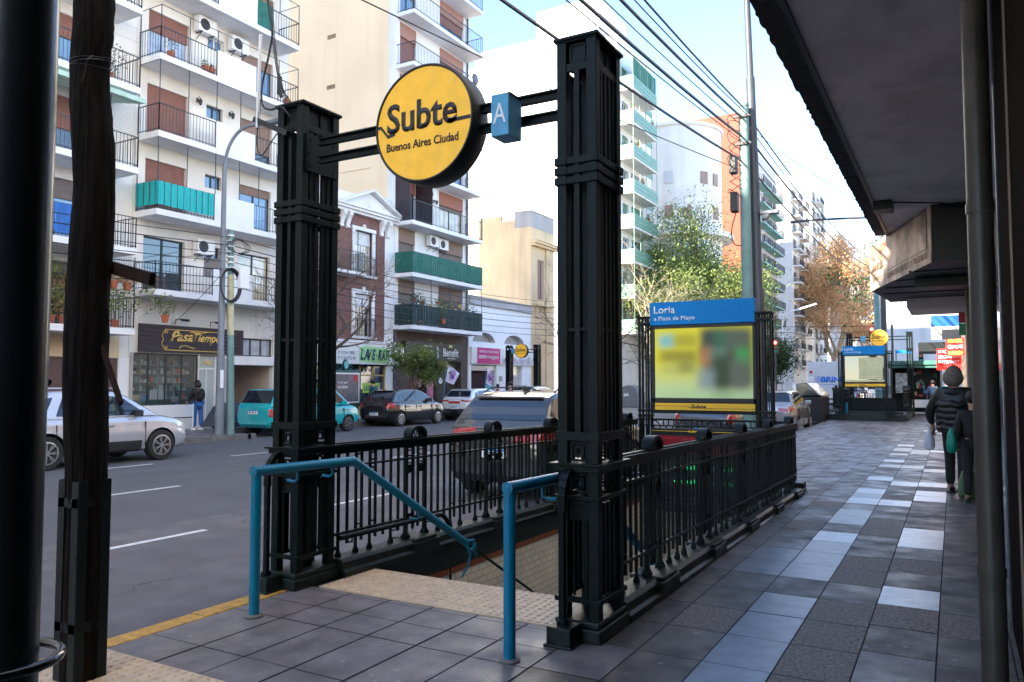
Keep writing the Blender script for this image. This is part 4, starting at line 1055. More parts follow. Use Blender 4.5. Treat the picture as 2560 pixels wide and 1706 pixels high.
    for k in range(10): y = 16.1+k*.22; b.box(XF-.45,XF-.25,y,y+.17,.65,.65+rnd.uniform(.1,.3), rnd.choice((4,0,4,6,2)))
    stuff(b.build('merchandise', pm, f))
    b = MB(); b.box(XF-.075,XF-.07,16.08,18.54,.86,2.56); b.build('pane', mk('shop_pane',(.10,.15,.15),.03,0,0,coat=1,alpha=.28,spec=.8), f)
    b = MB()
    for (a,z,w,h,c) in ((16.1,1.02,.26,.2,5),(16.45,1.0,.24,.24,2),(16.75,1.05,.28,.32,0),(17.08,1.05,.3,.32,0),(17.6,.95,.25,.2,6)): b.box(XF-.115,XF-.105,a,a+w,z,z+h,c)
    b.build('window_poster', pm, f)
    b = MB(); b.box(XF-.06,XF-.04,16.04,18.56,.42,.85); b.build('lower_panel', M['whites'], f)
    b = MB(); b.box(XF-.16,XF-.10,18.62,18.68,.12,2.6); b.box(XF-.16,XF-.10,19.36,19.42,.12,2.6); b.box(XF-.16,XF-.10,18.68,19.36,2.08,2.14); b.box(XF-.16,XF-.11,18.99,19.03,.12,2.08); f = b.build('shop_door', M['frame_w'], t)
    b = MB(); b.box(XF-.15,XF-.13,18.68,19.36,.14,2.56); b.build('door_panel', mk('door_pane', (.42,.47,.45), .15, 0, .1, 2, coat=.5), f)
    text('3995', (XF-.095,18.85,2.24), .34, .16, M['gold'], XP, 'lettering', f, bold=.02)
    b = MB(); b.box(XF,XF+.04,15.92,16.02,.0,2.6); b.box(XF,XF+.04,19.44,20.0,.0,2.5); b.build('pilaster', M['plasterg'], t)
    window(t, XF, 20.5,22.05,2.62,3.30, 'frame_d','glassl',0,leaves=3)
    b = MB(); b.box(XF,XF+.10,19.9,22.4,2.28,2.61); b.build('lintel', M['plasterw'], t)
    b = MB(); b.box(XF-2.6,XF-2.58,19.9,22.3,0,2.5); b.box(XF-2.6,XF-.2,22.06,22.1,0,2.5); b.box(XF-2.6,XF-.2,19.94,20.0,0,2.5); b.box(XF-2.6,XF-.2,19.9,22.3,2.3,2.34); b.box(XF-2.6,XF-.2,19.9,22.3,.0,.1); b.build('garage_passage', grid_mat('passage_tile', (.56,.47,.40),(.53,.45,.39),(.42,.36,.32),.3,.3,'x',.005,.5,.1,0), t)
    b = MB(); b.box(XF-2.57,XF-2.52,20.3,20.85,.1,.9); b.box(XF-2.57,XF-2.54,20.95,21.15,.5,1.05); b.box(XF-2.57,XF-2.54,21.15,21.35,1.1,1.5); b.build('meter_box', M['wood_d'], t)
    for yy in (17.6,19.05):
        b = MB(); b.bar((XF,yy,3.60),(XF,yy,3.80),.02); b.bar((XF,yy,3.79),(XF+.36,yy+.06,3.79),.02); b.prism([(XF+.30,3.80),(XF+.50,3.78),(XF+.46,3.70),(XF+.32,3.74)],'y',yy-.07,yy+.2); b.build('sign_spotlight', M['black'], t)
    # door mat cat cover: blue curtain box and basket on the balconies
    for (x,y,z,h,lf,nm) in ((XB-.2,16.5,12.36,.5,'leafg','dark leafy plant in a red pot on a white parapet block balcony'),(XB-.15,17.85,12.36,.28,'leafg','small plant in a dark pot below the two air conditioners'),(XB-.15,18.1,12.36,.2,'leafg','tiny plant beside the solid white parapet, below the air conditioners'),(XB-.12,21.6,12.36,.25,'leafg','small potted plant at the right end railing of the white parapet block')):
        plant(x,y,z,h,nm,lf,n=50,s=.07)
    return t
block_white()
plant(-22.1,16.3,3.55,.75,'bright green shrub growing above the gold lettered shop sign','leafg',n=150,s=.09,wide=.55)

# ================================================================ far left block
def block_left():
    y0, y1 = 6.0, 15.86
    t = thing('apartment_block', 'apartment block at the far left with planted balconies behind the tree trunk', 'apartment block', (XF-3.5,(y0+y1)/2,0), group='apartment blocks across the avenue')
    Z = [3.28,5.78,8.32,10.86,13.42,15.98,18.5]; H = 26
    ops = []
    for k, z in enumerate(Z): ops += [(7.4,9.0,z,z+2.0),(10.2,11.2,z+.9,z+1.9),(12.6,14.1,z,z+2.0)]
    ops += [(12.6,15.5,.12,2.38),(7.5,11.6,.12,2.38)]
    b = MB(); wallx(b, XF, y0, y1, 0, H, ops, .2); body(b, XF, y0, y1, 0, H, 7.2); b.build('wall', M['plaster'], t, clean=False)
    for k, z in enumerate(Z):
        window(t, XF, 7.4,9.0,z,z+2.0,'frame_w','glassb',.4,'shut3'); window(t, XF, 10.2,11.2,z+.9,z+1.9,'frame_w','glassb',.0); window(t, XF, 12.6,14.1,z,z+2.0,'frame_w',['glass','glassb','glass','glassb','glassl','glass','glassb'][k],[.2,.3,.5,.35,.6,1,.3][k],['shut3','shut3','shut','shut','shut2','shut','shut'][k])
        b = MB(); b.box(XF,-22.0,6.3,15.18,z-.2,z); b.build('balcony_slab', M['plasterw'], t, bevel=.006)
        b = MB(); bars(b, [(-22.02,6.4),(-22.02,15.14),(XF,15.14)], z, z+.95, .12); b.build('railing', M['rail'], t)
    for k, z in ((0,3.28),(2,8.32),(3,10.86)):
        b = MB(); 
        for yy in (12.2,13.2,14.2,15.14): b.box(-22.03,-22.01,yy-.012,yy+.012,z+.9,z+2.2)
        for q in range(18):
            if k == 0 or k == 2 or q % 6 == 0: b.bar((-22.02,11.0,z+1.0+q*.07),(-22.02,15.14,z+1.0+q*.07),.004)
        if k == 0:
            for q in range(54): yy = 11+q*.077; b.bar((-22.02,yy,z+.95),(-22.02,yy,z+2.2),.004)
        b.build('safety_net', M['rail'], t)
    b = MB(); panel(b, [(-21.99,10.2),(-21.99,14.3)], 5.85, 6.72, .015); b.build('blue_windbreak', mk('blue_fabric', (.015,.12,.42), .7, 0, .2, 5), t, clean=False)
    b = MB(); b.prism([(XF,10.75),(XF+1.7,10.40),(XF+1.7,10.25),(XF,10.6)], 'y', 11.2, 15.1); b.build('awning', mk('awning_green', (.38,.55,.47), .7, 0, .15, 3), t)
    b = MB(); b.box(XF,XF+.05,15.5,15.84,0,2.4); b.build('pilaster', M['plasterw'], t); b = MB(); b.box(XF,XF+.06,6,15.5,2.4,3.08); b.build('shop_fascia', M['creamo'], t)
    b = MB(); b.box(XF-.10,XF-.02,12.6,15.5,.12,2.38); b.build('shop_shutter', mk('brown_door', (.10,.055,.05), .5, 0, .15, 5), t)
    b = MB(); b.box(XF-.01,XF+.01,14.55,15.1,1.4,2.3); b.build('poster', mk('poster_dark', (.09,.03,.03), .4, 0, .7, 5), t)
    b = MB(); b.box(XF-.14,XF-.04,7.5,11.6,.12,2.38); b.build('shop_glass', M['glass'], t)
    b = MB(); b.box(XF-.03,XF+.0,12.95,13.25,1.35,1.95); b.build('notice', mk('notice_white',(.8,.8,.75),.5,0,0,emit=(1,1,.95),es=.05), t)
    return t
block_left()
cols_ = ['leafg','leafy','leafg','leafo','leafy','leafg']
desc = ['yellow green plant','leafy shrub','green trailing plant','orange leaved plant','pale yellow climber','bushy green plant']
for k in range(6):
    y = 12.1+k*.52
    if 13.3 < y < 13.5: continue
    plant(-22.3,y,3.28,.85+.35*(k%3),desc[k]+' in a clay pot, far left block lowest balcony, '+['first','second','third','fourth','fifth','last'][k]+' from the left',cols_[k],n=330,s=.11,wide=.95)
for k in range(3):
    plant(-22.1,[12.4,14.5,14.95][k],4.45,.35,['planter of yellow leaves','planter of red brown leaves','planter with orange flowers'][k]+' hung high on the railing of the far left block',['leafy','leafo','leafo'][k],n=200,s=.09,wide=1.3)
plant(-22.3,14.3,10.86,1.1,'large grey green bush on the third balcony of the far left block','leafd',n=260,s=.07,wide=.55)
plant(-22.2,12.4,10.86,.8,'slim light shrub in a green pot on the third balcony at the far left','leafy','teal',n=90,s=.07,wide=.35)

# ================================================================ brick house
def brick_house():
    y0, y1 = 22.62, 29.6; c = 27.65
    t = thing('brick_house', 'old red brick house with a white pediment and white window frames over the laundry', 'house', (XF-4,(y0+y1)/2,0))
    wins = [(26.6,28.13,6.50,8.66),(26.62,28.12,3.70,5.80),(23.4,24.9,6.50,8.66),(23.4,24.9,3.70,5.80)]
    b = MB(); ops = [(23.1,29.1,.12,2.40,1)]+wins
    wallx(b, XF, y0, 28.92, 3.52, 9.2, wins, .2); b.build('brick_wall', M['brick'], t, clean=False)
    b = MB(); wallx(b, XF, y0, y1, 0, 3.52, ops[:1], .25); wallx(b, XF, 28.92, y1, 3.52, 9.2, [], .2); body(b, XF, y0, y1, 0, 9.25, 9); b.build('wall', M['plasterw'], t, clean=False)
    for w_ in wins:
        up = w_[2] > 6
        f = window(t, XF, w_[0]+.17,w_[1]-.17,w_[2]+.0,w_[3]-.18,'frame_w','glassw' if up else 'glass',.30,'whites',2, hbar=1.0)
        b = MB(); a,c_,e,g_ = w_
        b.box(XF,XF+.07,a-.02,a+.17,e,g_); b.box(XF,XF+.07,c_-.17,c_+.02,e,g_); b.box(XF,XF+.08,a-.06,c_+.06,g_-.16,g_+.02)
        b.prism([((a+c_)/2-.1,g_+.02),((a+c_)/2+.1,g_+.02),((a+c_)/2+.06,g_+.16),((a+c_)/2-.06,g_+.16)], 'x', XF, XF+.1)
        b.box(XF,XF+.14,a-.12,c_+.12,e-.10,e); b.build('window_surround', M['plasterw'], t, bevel=.008)
        b = MB(); bars(b, [(XF+.02,a+.12),(XF+.24,a+.12),(XF+.24,c_-.12),(XF+.02,c_-.12)], e, e+.78, .09, .012); bars(b, [(XF+.245,a+.12),(XF+.245,c_-.12)], e+.78, e+1.95 if up else e+.80, .7, .012); b.build('window_grille', M['rail'], t)
    b = MB(); b.box(XF,XF+.9,24.6,26.5,6.30,6.42); b.build('balcony_slab', M['plasterw'], t)
    b = MB(); bars(b, [(XF,24.65),(XF+.85,24.65),(XF+.85,26.45),(XF,26.45)], 6.42, 7.3, .1); b.build('balcony_railing', M['rail'], t)
    # cornice, pediment
    b = MB()
    b.box(XF,XF+.34,y0,y1+.05,9.32,9.44); b.box(XF,XF+.22,y0,y1,9.20,9.32); b.box(XF,XF+.42,y0,y1+.1,9.44,9.50); b.build('cornice', M['plasterw'], t, bevel=.01)
    b = MB(); b.prism([(25.6,9.50),(29.7,9.50),(27.65,10.30)], 'x', XF, XF+.16); b.build('pediment', M['plasterw'], t)
    b = MB()
    for (a,c_) in (((25.5,9.5),(27.65,10.42)),((29.8,9.5),(27.65,10.42))): b.bar((XF+.21,a[0],a[1]+.03),(XF+.21,c_[0],c_[1]),.42,.10, up=(0,0,1))
    b.build('raking_cornice', M['plasterw'], t, bevel=.01)
    b = MB(); b.lathe([(.19,0),(.19,.02),(.14,.05)], (XF+.16,27.65,9.80), 20, 'x'); b.build('medallion', M['plasterw'], t)
    b = MB(); b.box(XF-.2,XF+.05,y0,y1,9.5,10.1); b.box(XF-.22,XF+.08,y0,25.6,10.1,10.2); b.box(XF-.22,XF+.06,28.4,29.3,10.0,10.35); b.build('attic', M['plasterw'], t, bevel=.01)
    for yy in (25.85,26.25,28.6,29.05):
        b = MB(); b.prism([(XF,9.2),(XF+.30,9.2),(XF+.30,9.05),(XF+.20,8.92),(XF+.14,8.75),(XF+.10,8.62),(XF+.14,8.5),(XF,8.46)], 'y', yy-.10, yy+.10); b.build('scroll_bracket', M['plasterw'], t, bevel=.01)
    b = MB(); b.box(XF,XF+.18,y0,y1,3.40,3.52); b.box(XF,XF+.10,y0,y1,3.28,3.40); b.build('string_course', M['plasterw'], t, bevel=.01)
    # laundry sign
    b = MB(); b.box(XF+.02,XF+.16,23.4,30.25,2.44,3.34); s = b.build('shop_sign', M['signw'], t, bevel=.01)
    gl = mk('light_green_halo', (.35,.68,.30), .5, 0, .05, 8); nv = mk('sign_navy', (.03,.07,.11), .5, 0, 0)
    b = MB(); b.prism([(26.95,2.58),(29.05,2.50),(29.15,2.66),(29.2,3.10),(28.9,3.22),(27.3,3.28),(27.05,3.18),(26.98,2.9)], 'x', XF+.16, XF+.166); b.build('halo', gl, s)
    for ch, y, w_ in (('L',27.05,.26),('A',27.3,.32),('V',27.55,.32),('E',27.85,.26),('R',28.28,.26),('A',28.5,.30),('P',28.85,.24)):
        text(ch, (XF+.168,y,2.64), w_, .50, nv, XP, 'lettering', s, bold=.05, shear=.25)
    b = MB(); b.lathe([(.04,0),(.04,.004)], (XF+.167,28.19,2.86), 10, 'x'); b.build('dot', nv, s)
    text('2154-1988', (XF+.162,25.78,2.86), .88, .15, nv, XP, 'lettering', s); text('1126475149', (XF+.162,25.78,2.62), .95, .15, nv, XP, 'lettering', s)
    b = MB()
    for z in (2.93,2.70): b.tube([(XF+.165,25.66+.06*math.cos(a*.6),z+.06*math.sin(a*.6)) for a in range(9)], .012, 4)
    b.build('phone_icon', nv, s)
    # laundry front
    b = MB(); b.box(XF-.6,XF-.55,23.0,29.2,.1,2.45); b.box(XF-.6,XF,23.0,29.2,2.40,2.45); b.build('shop_interior', M['black'], t)
    yl = mk('frame_ochre', (.45,.33,.10), .5, 0, .1, 5)
    b = MB()
    for yy in (23.1,24.2,25.3,26.35,27.3,28.2,29.05): b.box(XF-.16,XF-.08,yy,yy+.07,.12,2.38)
    b.box(XF-.16,XF-.08,23.1,29.1,1.92,1.98); f = b.build('shop_window', yl, t)
    b = MB(); b.box(XF-.14,XF-.12,23.1,29.1,.14,2.36); b.build('pane', M['glass'], f)
    lg = mk('lime_decal', (.35,.62,.08), .5, 0, .05, 5)
    for yy in (24.3,27.55):
        b = MB(); b.box(XF-.119,XF-.11,yy,yy+1.2,1.15,1.60); q = b.build('lime_decal', lg, f); text('LAVE RAP', (XF-.108,yy+.08,1.24), 1.05, .26, nv, XP, 'lettering', q, bold=.04, shear=.25)
    return t
brick_house()

# ================================================================ balcony block with green covers
def block_green():
    y0, y1 = 29.64, 36.25
    t = thing('apartment_block', 'tall narrow block with a plain cream side wall and dark green covered balconies', 'apartment block', (XF-4,(y0+y1)/2,0), group='apartment blocks across the avenue')
    Z = [4.35,6.86,9.37,11.93,14.5,17.1,19.68,22.2,24.8]; H = 27.5
    ops = []
    for z in Z: ops += [(29.95,31.27,z,z+2.32),(33.35,35.65,z,z+2.32)]
    ops += [(31.0,33.2,.12,2.7,1),(34.0,35.6,.12,2.7,1)]
    b = MB(); wallx(b, XF, 29.64, y1, 4.15, H, ops[:-2], .2); b.quad((XF-8.5,y1,0),(XF,y1,0),(XF,y1,H),(XF-8.5,y1,H)); b.quad((XF,y0,H),(XF,y1,H),(XF-8.5,y1,H),(XF-8.5,y0,H)); b.build('wall', M['plasterw'], t, clean=False)
    b = MB(); b.box(XF-8.5,XF-.42,y0-.012,y0+.2,0,H); b.build('side_wall', M['cream'], t)
    b = MB(); b.box(XF-.42,XF+.03,y0-.03,y0+.20,4.2,H); b.build('corner_pilaster', M['plasterw'], t)
    for z in (19.35,16.70,14.1):
        b = MB(); b.box(XF-4.45,XF-3.9,y0-.02,y0-.012,z,z+.22); v = b.build('wall_vent', M['black'], t)
        b = MB()
        for q in range(3): b.bar((XF-4.45,y0-.03,z+.04+q*.075),(XF-3.9,y0-.03,z+.04+q*.075),.03,.02)
        b.build('louvre', M['creamo'], v)
    b = MB(); b.box(XF-7.8,XF-1.5,y0-.03,y0-.01,12.2,12.25); b.build('ledge', M['creamo'], t)
    b = MB(); wallx(b, XF-.05, y0, y1, 0, 4.16, ops[-2:], .3); b.build('ground_floor', mk('brown_render', (.10,.07,.06), .8, 0, .2, 2, .3), t, clean=False)
    for k, z in enumerate(Z):
        sm = ['shut3','shut3','shut3','shut','shut','shut','shut','shut','shut'][k]
        hd = MB(); hb = mk('header_panel_%d'%k, [(.20,.14,.11),(.24,.16,.12),(.33,.12,.08),(.36,.18,.14)][min(k,3)], .7, 0, .08, 3) if k < 4 else M['_hd']
        M['_hd'] = hb
        hd.box(XF-.12,XF+.01,29.96,31.26,z+1.62,z+2.31); hd.box(XF-.12,XF+.01,33.36,35.64,z+1.62,z+2.31); hd.build('header_panel', hb, t)
        window(t, XF, 29.95,31.27,z,z+1.62,'frame_d','glassb' if k not in (0,1) else 'glass',[.3,1,0,.4,1,.9,.2,.5,.5][k],sm,2)
        window(t, XF, 33.35,35.65,z,z+1.62,'frame_d',['glass','glassw','glassw','glassb','glassb','glassb','glassb','glassb','glassb'][k],[.2,.45,.12,.3,.85,.15,.3,.4,.4][k],sm,2)
        b = MB(); b.box(XF,XB,29.62,35.95,z-.19,z); b.build('balcony_slab', M['plasterw'], t, bevel=.006)
        b = MB(); bars(b, [(XF,29.66),(XB-.02,29.66),(XB-.02,35.9),(XF,35.9)], z, z+1.0, .12); b.build('railing', M['rail'], t)
    for k, m_ in ((0,'greend'),(1,'greenf')):
        z = Z[k]; b = MB(); panel(b, [(XF,29.63),(XB+.012,29.63),(XB+.012,35.92),(XF,35.92)], z+.06, z+.98, .014); b.build('fabric_cover', M[m_], t, clean=False)
    b = MB(); z = Z[0]
    for yy in (29.66,31.2,32.8,34.4,35.9): b.box(XB-.03,XB-.01,yy-.012,yy+.012,z,z+2.3)
    b.bar((XB-.02,29.66,z+2.28),(XB-.02,35.9,z+2.28),.02); b.build('net_frame', M['rail'], t)
    b = MB(); z = Z[2]; b.box(XF,XF+.9,29.68,29.72,z,z+1.0); b.box(XF+.02,XB-.05,31.28,31.32,z,z+2.25); b.box(XF+.02,XF+.9,29.66,29.70,z,z+2.25); b.build('side_screen', M['wood_d'], t)
    b = MB(); b.bar((XB-.02,35.9,z),(XB-.02,35.9,z+2.3),.05); b.bar((XB-.02,35.9,z+1.9),(XF,35.9,z+1.9),.03); b.build('post', M['rail'], t)
    acunit(t, XF, 32.55, Z[1]+2.0, .8,.55); acunit(t, XF, 33.4, Z[1]+1.95, .8,.55); acunit(t, XF, 32.3, Z[2]+1.9,.8,.55); acunit(t, XF, 32.75, Z[4]+2.0, .8,.6)
    wall_lamp(t, XF, 32.9, Z[2]+1.6)
    b = MB(); b.lathe([(.32,0),(.30,.05),(.2,.10),(.02,.13)], (XB-.3,35.6,Z[5]+1.2), 18, 'x'); b.tube([(XB-.25,35.6,Z[5]+1.2),(XB-.25,35.6,Z[5]+.1)], .02, 6); b.build('satellite_dish', M['rimd'], t)
    b = MB(); b.tube([(XF+.06,36.0,z) for z in (4.2,10,16,27)], .05, 6); b.tube([(XF+.06,29.72,z) for z in (.5,4.1)], .05, 6); b.build('drainpipe', mk('pipe_violet', (.10,.09,.14), .5), t)
    # shop signs
    b = MB(); b.box(XF+.02,XF+.14,30.4,35.45,2.76,3.66); s = b.build('shop_sign', M['black'], t, bevel=.008)
    text('Benefit', (XF+.143,33.62,2.98), 1.42, .44, M['textw'], XP, 'lettering', s, bold=.012)
    b = MB(); b.box(XF+.143,XF+.147,34.15,34.45,3.46,3.60); b.build('yellow_mark', mk('pale_yellow', (.6,.6,.2), .5), s)
    text('Tienda de Mascotas', (XF+.143,34.0,2.86), .75, .07, M['textw'], XP, 'lettering', s)
    for i, q in enumerate(('@shop_best','Accesorios','Alimentos')): text(q, (XF+.143,31.9,3.42-i*.22), .8, .10, M['textw'], XP, 'lettering', s)
    pk = M['magenta']
    b = MB(); b.prism([(32.95,2.85),(33.2,2.85),(33.22,3.0),(33.16,3.15),(33.2,3.35),(33.12,3.5),(33.02,3.48),(33.0,3.3),(33.04,3.1),(32.95,3.0)], 'x', XF+.141, XF+.147); b.build('dog_picture', mk('dog_grey', (.35,.42,.42), .6, 0, .4, 20), s)
    b = MB(); b.box(XF-.34,XF-.30,30.9,33.3,.1,2.75); b.box(XF-.34,XF-.30,33.9,35.7,.1,2.75); b.build('shop_interior', M['black'], t)
    b = MB()
    for k in range(14): yy = 34.02+k*.12; b.bar((XF-.1,yy,.12),(XF-.1,yy,2.68),.016)
    for z in (.5,1.3,2.1): b.bar((XF-.1,34.0,z),(XF-.1,35.6,z),.02)
    b.build('security_gate', M['frame_d'], t)
    b = MB(); b.box(XF-.02,XF+.0,31.05,31.12,.12,2.3); b.build('red_strip', M['red'], t)
    b = MB(); b.box(XF-.04,XF-.02,33.25,34.0,.12,2.7); q = b.build('door_board', M['black'], t)
    b = MB(); b.lathe([(.16,0),(.16,.006)], (XF-.02,33.6,1.72), 18, 'x'); b.lathe([(.05,.008),(.04,.014)], (XF-.02,33.6,1.68), 8, 'x'); b.build('round_decal', M['textw'], q)
    b = MB(); b.box(XF-.02,XF-.012,33.38,33.7,2.24,2.42); b.build('red_decal', M['red'], q)
    b = MB(); b.box(XF-.02,XF-.012,31.3,31.55,1.6,2.0); b.box(XF-.02,XF-.012,31.65,31.9,1.4,1.9); b.box(XF-.02,XF-.012,32.4,32.95,.5,1.85); b.build('window_poster', mk('poster_pink', (.4,.12,.2), .5, 0, .6, 6), t)
    b = MB(); b.box(XF-.02,XF+.10,31.2,34.0,2.45,2.75); b.build('rolled_awning', mk('awning_wine', (.14,.02,.04), .6, 0, .2, 6), t)
    return t
block_green()
b4 = 4.35
for k in range(9):
    y = 30.0+k*.66
    plant(-22.35, y, b4+1.15-(.1*(k%3)), .4, ['orange pot','leafy plant','yellow pot','trailing fern','small green pot','ivy basket','lime pot','mint pot','teal pot'][k]+' hanging over the dark green cover, '+['1st','2nd','3rd','4th','5th','6th','7th','8th','9th'][k]+' from the left', ['leafd','leafg','leafy','leafg','leafd','leafg','leafd','leafg','leafd'][k], ['pot','pot','gold','pot','greenm','pot','gold','greenm','teal'][k], n=[170,150,60,120,60,90,50,60,60][k], s=.09, hang=True, group='hanging pots over the green balcony')
plant(-22.3,30.3,4.35,1.5,'tall climbing plant at the left end of the first green covered balcony','leafd',n=240,s=.09,wide=.4)
plant(-22.12,32.1,4.55,1.0,'long trailing plant spilling over the dark green cover','leafg',n=170,s=.08,wide=.32)
for k,(y,h,lf) in enumerate(((29.95,.9,'leafy'),(30.5,.8,'leafg'),(31.1,.55,'leafo'),(31.6,.7,'leafg'))):
    plant(-22.35,y,14.5,h,['yellow leaved plant','spiky grey green plant','red flowering planter','round leafy plant'][k]+' on the high balcony above the yellow disc',lf,n=110,s=.08,wide=.4)
plant(-22.4,35.3,17.1,.6,'dark shrub under the satellite dish of the tall narrow block','leafd',n=90,s=.08)

# ================================================================ arched bookshop
def arch_shop():
    y0, y1 = 36.27, 43.58; H = 6.0
    t = thing('arched_shop', 'low white building with two half round arches and a pink shop sign', 'shop building', (XF-3,(y0+y1)/2,0))
    arches = [(37.92,1.22),(41.45,1.22)]; zb = 3.93
    b = MB(); ops = [(36.55,39.3,.12,2.62,1),(40.72,42.4,.30,2.62,1)]
    wallx(b, XF, y0, y1, 0, zb, ops, .3)
    N = 12
    # wall above the spring line with the arches cut out
    ys = [y0]
    for (c,r) in arches:
        pts = [(c-r*math.cos(math.pi*k/N), zb+r*.46*math.sin(math.pi*k/N)) for k in range(N+1)]
        b.quad((XF,ys[-1],zb),(XF,pts[0][0],zb),(XF,pts[0][0],H),(XF,ys[-1],H))
        for k in range(N):
            p, q = pts[k], pts[k+1]; b.quad((XF,p[0],p[1]),(XF,q[0],q[1]),(XF,q[0],H),(XF,p[0],H)); b.quad((XF,p[0],p[1]),(XF-.35,p[0],p[1]),(XF-.35,q[0],q[1]),(XF,q[0],q[1]))
        ys.append(pts[-1][0])
    b.quad((XF,ys[-1],zb),(XF,y1,zb),(XF,y1,H),(XF,ys[-1],H)); body(b, XF, y0, y1, 0, H, 8)
    b.build('wall', M['white'], t, clean=False)
    b = MB(); b.box(XF-.36,XF-.33,y0+.1,y1-.1,3.8,4.7); b.build('arch_infill', M['plasterg'], t)
    b = MB(); b.box(XF-.3,XF+.16,y0,y1+.02,H,H+.12); b.box(XF-.3,XF+.08,y0,y1,H+.12,H+.42); b.box(XF-.3,XF+.14,y0,y1,H+.42,H+.50); b.build('cornice', M['plasterg'], t, bevel=.01)
    b = MB(); b.box(XF+.02,XF+.14,36.4,43.7,2.68,3.62); s = b.build('shop_sign', M['signw'], t, bevel=.008)
    b = MB(); b.box(XF+.14,XF+.145,36.95,39.5,2.70,3.60); b.build('pink_field', M['magenta'], s)
    text('LIBRERIA CRISTIANA', (XF+.147,37.15,3.32), 2.15, .13, M['textw'], XP, 'lettering', s)
    text('a', (XF+.147,37.1,2.99), .24, .20, M['textw'], XP, 'lettering', s); text('su', (XF+.147,37.36,2.99), .40, .20, M['textw'], XP, 'lettering', s, bold=.03); text('imagen', (XF+.147,37.8,2.93), 1.5, .27, M['textw'], XP, 'lettering', s, bold=.01)
    cc = [mk('figure', c, .6, 0, 0) for c in ((.6,.1,.2),(.1,.25,.5),(.08,.08,.1),(.15,.5,.6),(.7,.3,.4))]
    b = MB()
    for k in range(26):
        y = 39.7+k*.15; h = rnd.uniform(.18,.34)+.12*math.sin(k*.5)**2
        b.box(XF+.141,XF+.146,y,y+.07,2.74,2.74+h, k%5); b.lathe([(.035,0),(.035,.005)], (XF+.141,y+.035,2.78+h), 8, 'x', mi=(k+2)%5)
    b.build('painted_people', cc, s)
    b = MB(); b.box(XF-.5,XF-.46,36.4,39.5,.1,2.7); b.box(XF-.5,XF-.3,36.4,39.5,2.62,2.68); b.build('shop_interior', mk('inside_wine', (.035,.008,.02), .7), t)
    b = MB(); b.box(XF-.2,XF-.16,36.55,36.65,.12,2.6); b.box(XF-.2,XF-.16,39.15,39.28,.12,2.6); b.box(XF-.2,XF-.1,36.55,39.28,2.3,2.58); b.build('shop_door', M['alu'], t)
    b = MB(); b.box(XF-.18,XF-.14,38.3,39.1,.3,1.5); b.build('teal_poster', mk('poster_teal', (.05,.42,.52), .5, 0, .1, 5), t)
    b = MB(); b.box(XF-.24,XF-.2,40.72,42.4,.30,2.62); w_ = b.build('shop_window', M['glassw'], t); b = MB(); b.box(XF-.2,XF-.19,40.8,42.3,1.35,2.1); b.build('window_poster', mk('poster_kids', (.55,.5,.5), .5, 0, .6, 7), w_)
    b = MB(); b.box(XF,XF+.03,39.6,39.95,1.7,2.0); b.build('plaque', M['plasterg'], t)
    return t
arch_shop()

# ================================================================ old cream corner house
def corner_house():
    y0, y1 = 43.6, 46.9; H = 11.6
    t = thing('old_corner_house', 'old cream corner house with a blank side wall and an arched wooden door', 'house', (XF-5,(y0+y1)/2,0))
    b = MB(); ops = [(43.95,44.75,.1,3.2),(44.5,45.4,7.0,9.6)]
    wallx(b, XF, y0, y1, 0, H, ops, .35); body(b, XF, y0, y1, 0, H, 12); b.build('wall', M['creamo'], t, clean=False)
    b = MB(); b.box(XF-12,XF-1.2,y0-.01,y0+.25,H,H+.55); b.box(XF-12,XF-2.2,y0-.01,y0+.2,H+.55,H+.9); b.build('parapet', M['creamo'], t)
    b = MB(); b.box(XF-1.2,XF+.02,y0,y1,H,H+1.0); b.box(XF-1.25,XF+.06,y0-.03,y1,H+1.0,H+1.08); b.build('roof_block', M['plasterg'], t)
    b = MB(); b.box(XF-.05,XF+.45,y0-.05,y1,10.55,10.7); b.box(XF-.05,XF+.30,y0-.02,y1,10.4,10.55); b.box(XF-.05,XF+.5,y0-.08,y1,10.7,10.76); b.build('cornice', M['creamo'], t, bevel=.01)
    b = MB(); b.box(XF,XF+.35,43.9,46.3,6.55,6.7); b.prism([(XF,6.55),(XF+.3,6.55),(XF+.12,5.9),(XF,5.8)],'y',44.1,44.3); b.prism([(XF,6.55),(XF+.3,6.55),(XF+.12,5.9),(XF,5.8)],'y',45.4,45.6); b.build('balcony_slab', M['creamo'], t)
    f = window(t, XF, 44.5,45.4,7.0,9.6,'frame_w','glass',.0,leaves=2); b = MB(); b.box(XF-.12,XF-.02,44.5,44.95,7.0,9.6); b.build('wooden_shutter', M['shut'], f)
    b = MB(); b.box(XF-.22,XF-.14,43.95,44.75,.1,3.2); b.build('wooden_door', mk('door_wood', (.12,.05,.025), .5, 0, .3, 8), t)
    N = 10; b = MB(); pr_ = [(44.35+.46*math.cos(math.pi*k/N), 3.2+.75*math.sin(math.pi*k/N)) for k in range(N+1)]
    b.prism(pr_, 'x', XF, XF+.01); b.build('fanlight', M['frame_d'], t)
    b = MB(); b.tube([(XF+.03,44.35+.54*math.cos(math.pi*k/N), 3.2+.85*math.sin(math.pi*k/N)) for k in range(N+1)], .06, 6); b.box(XF,XF+.06,43.76,43.9,.1,3.2); b.box(XF,XF+.06,44.8,44.94,.1,3.2); b.build('door_moulding', M['creamo'], t)
    b = MB(); b.box(XF,XF+.10,45.6,46.2,0,10.4); b.box(XF,XF+.03,44.2,44.8,4.6,5.6); b.build('pilaster', M['creamo'], t, bevel=.01)
    for yy,zz in ((XF-1.5,2.3),(XF-1.1,1.9)):
        b = MB(); b.tube([(yy,44.2,H+.5),(yy,44.2,H+.8+zz)], .02, 5); b.build('antenna', M['rimd'], t)
    return t
corner_house()

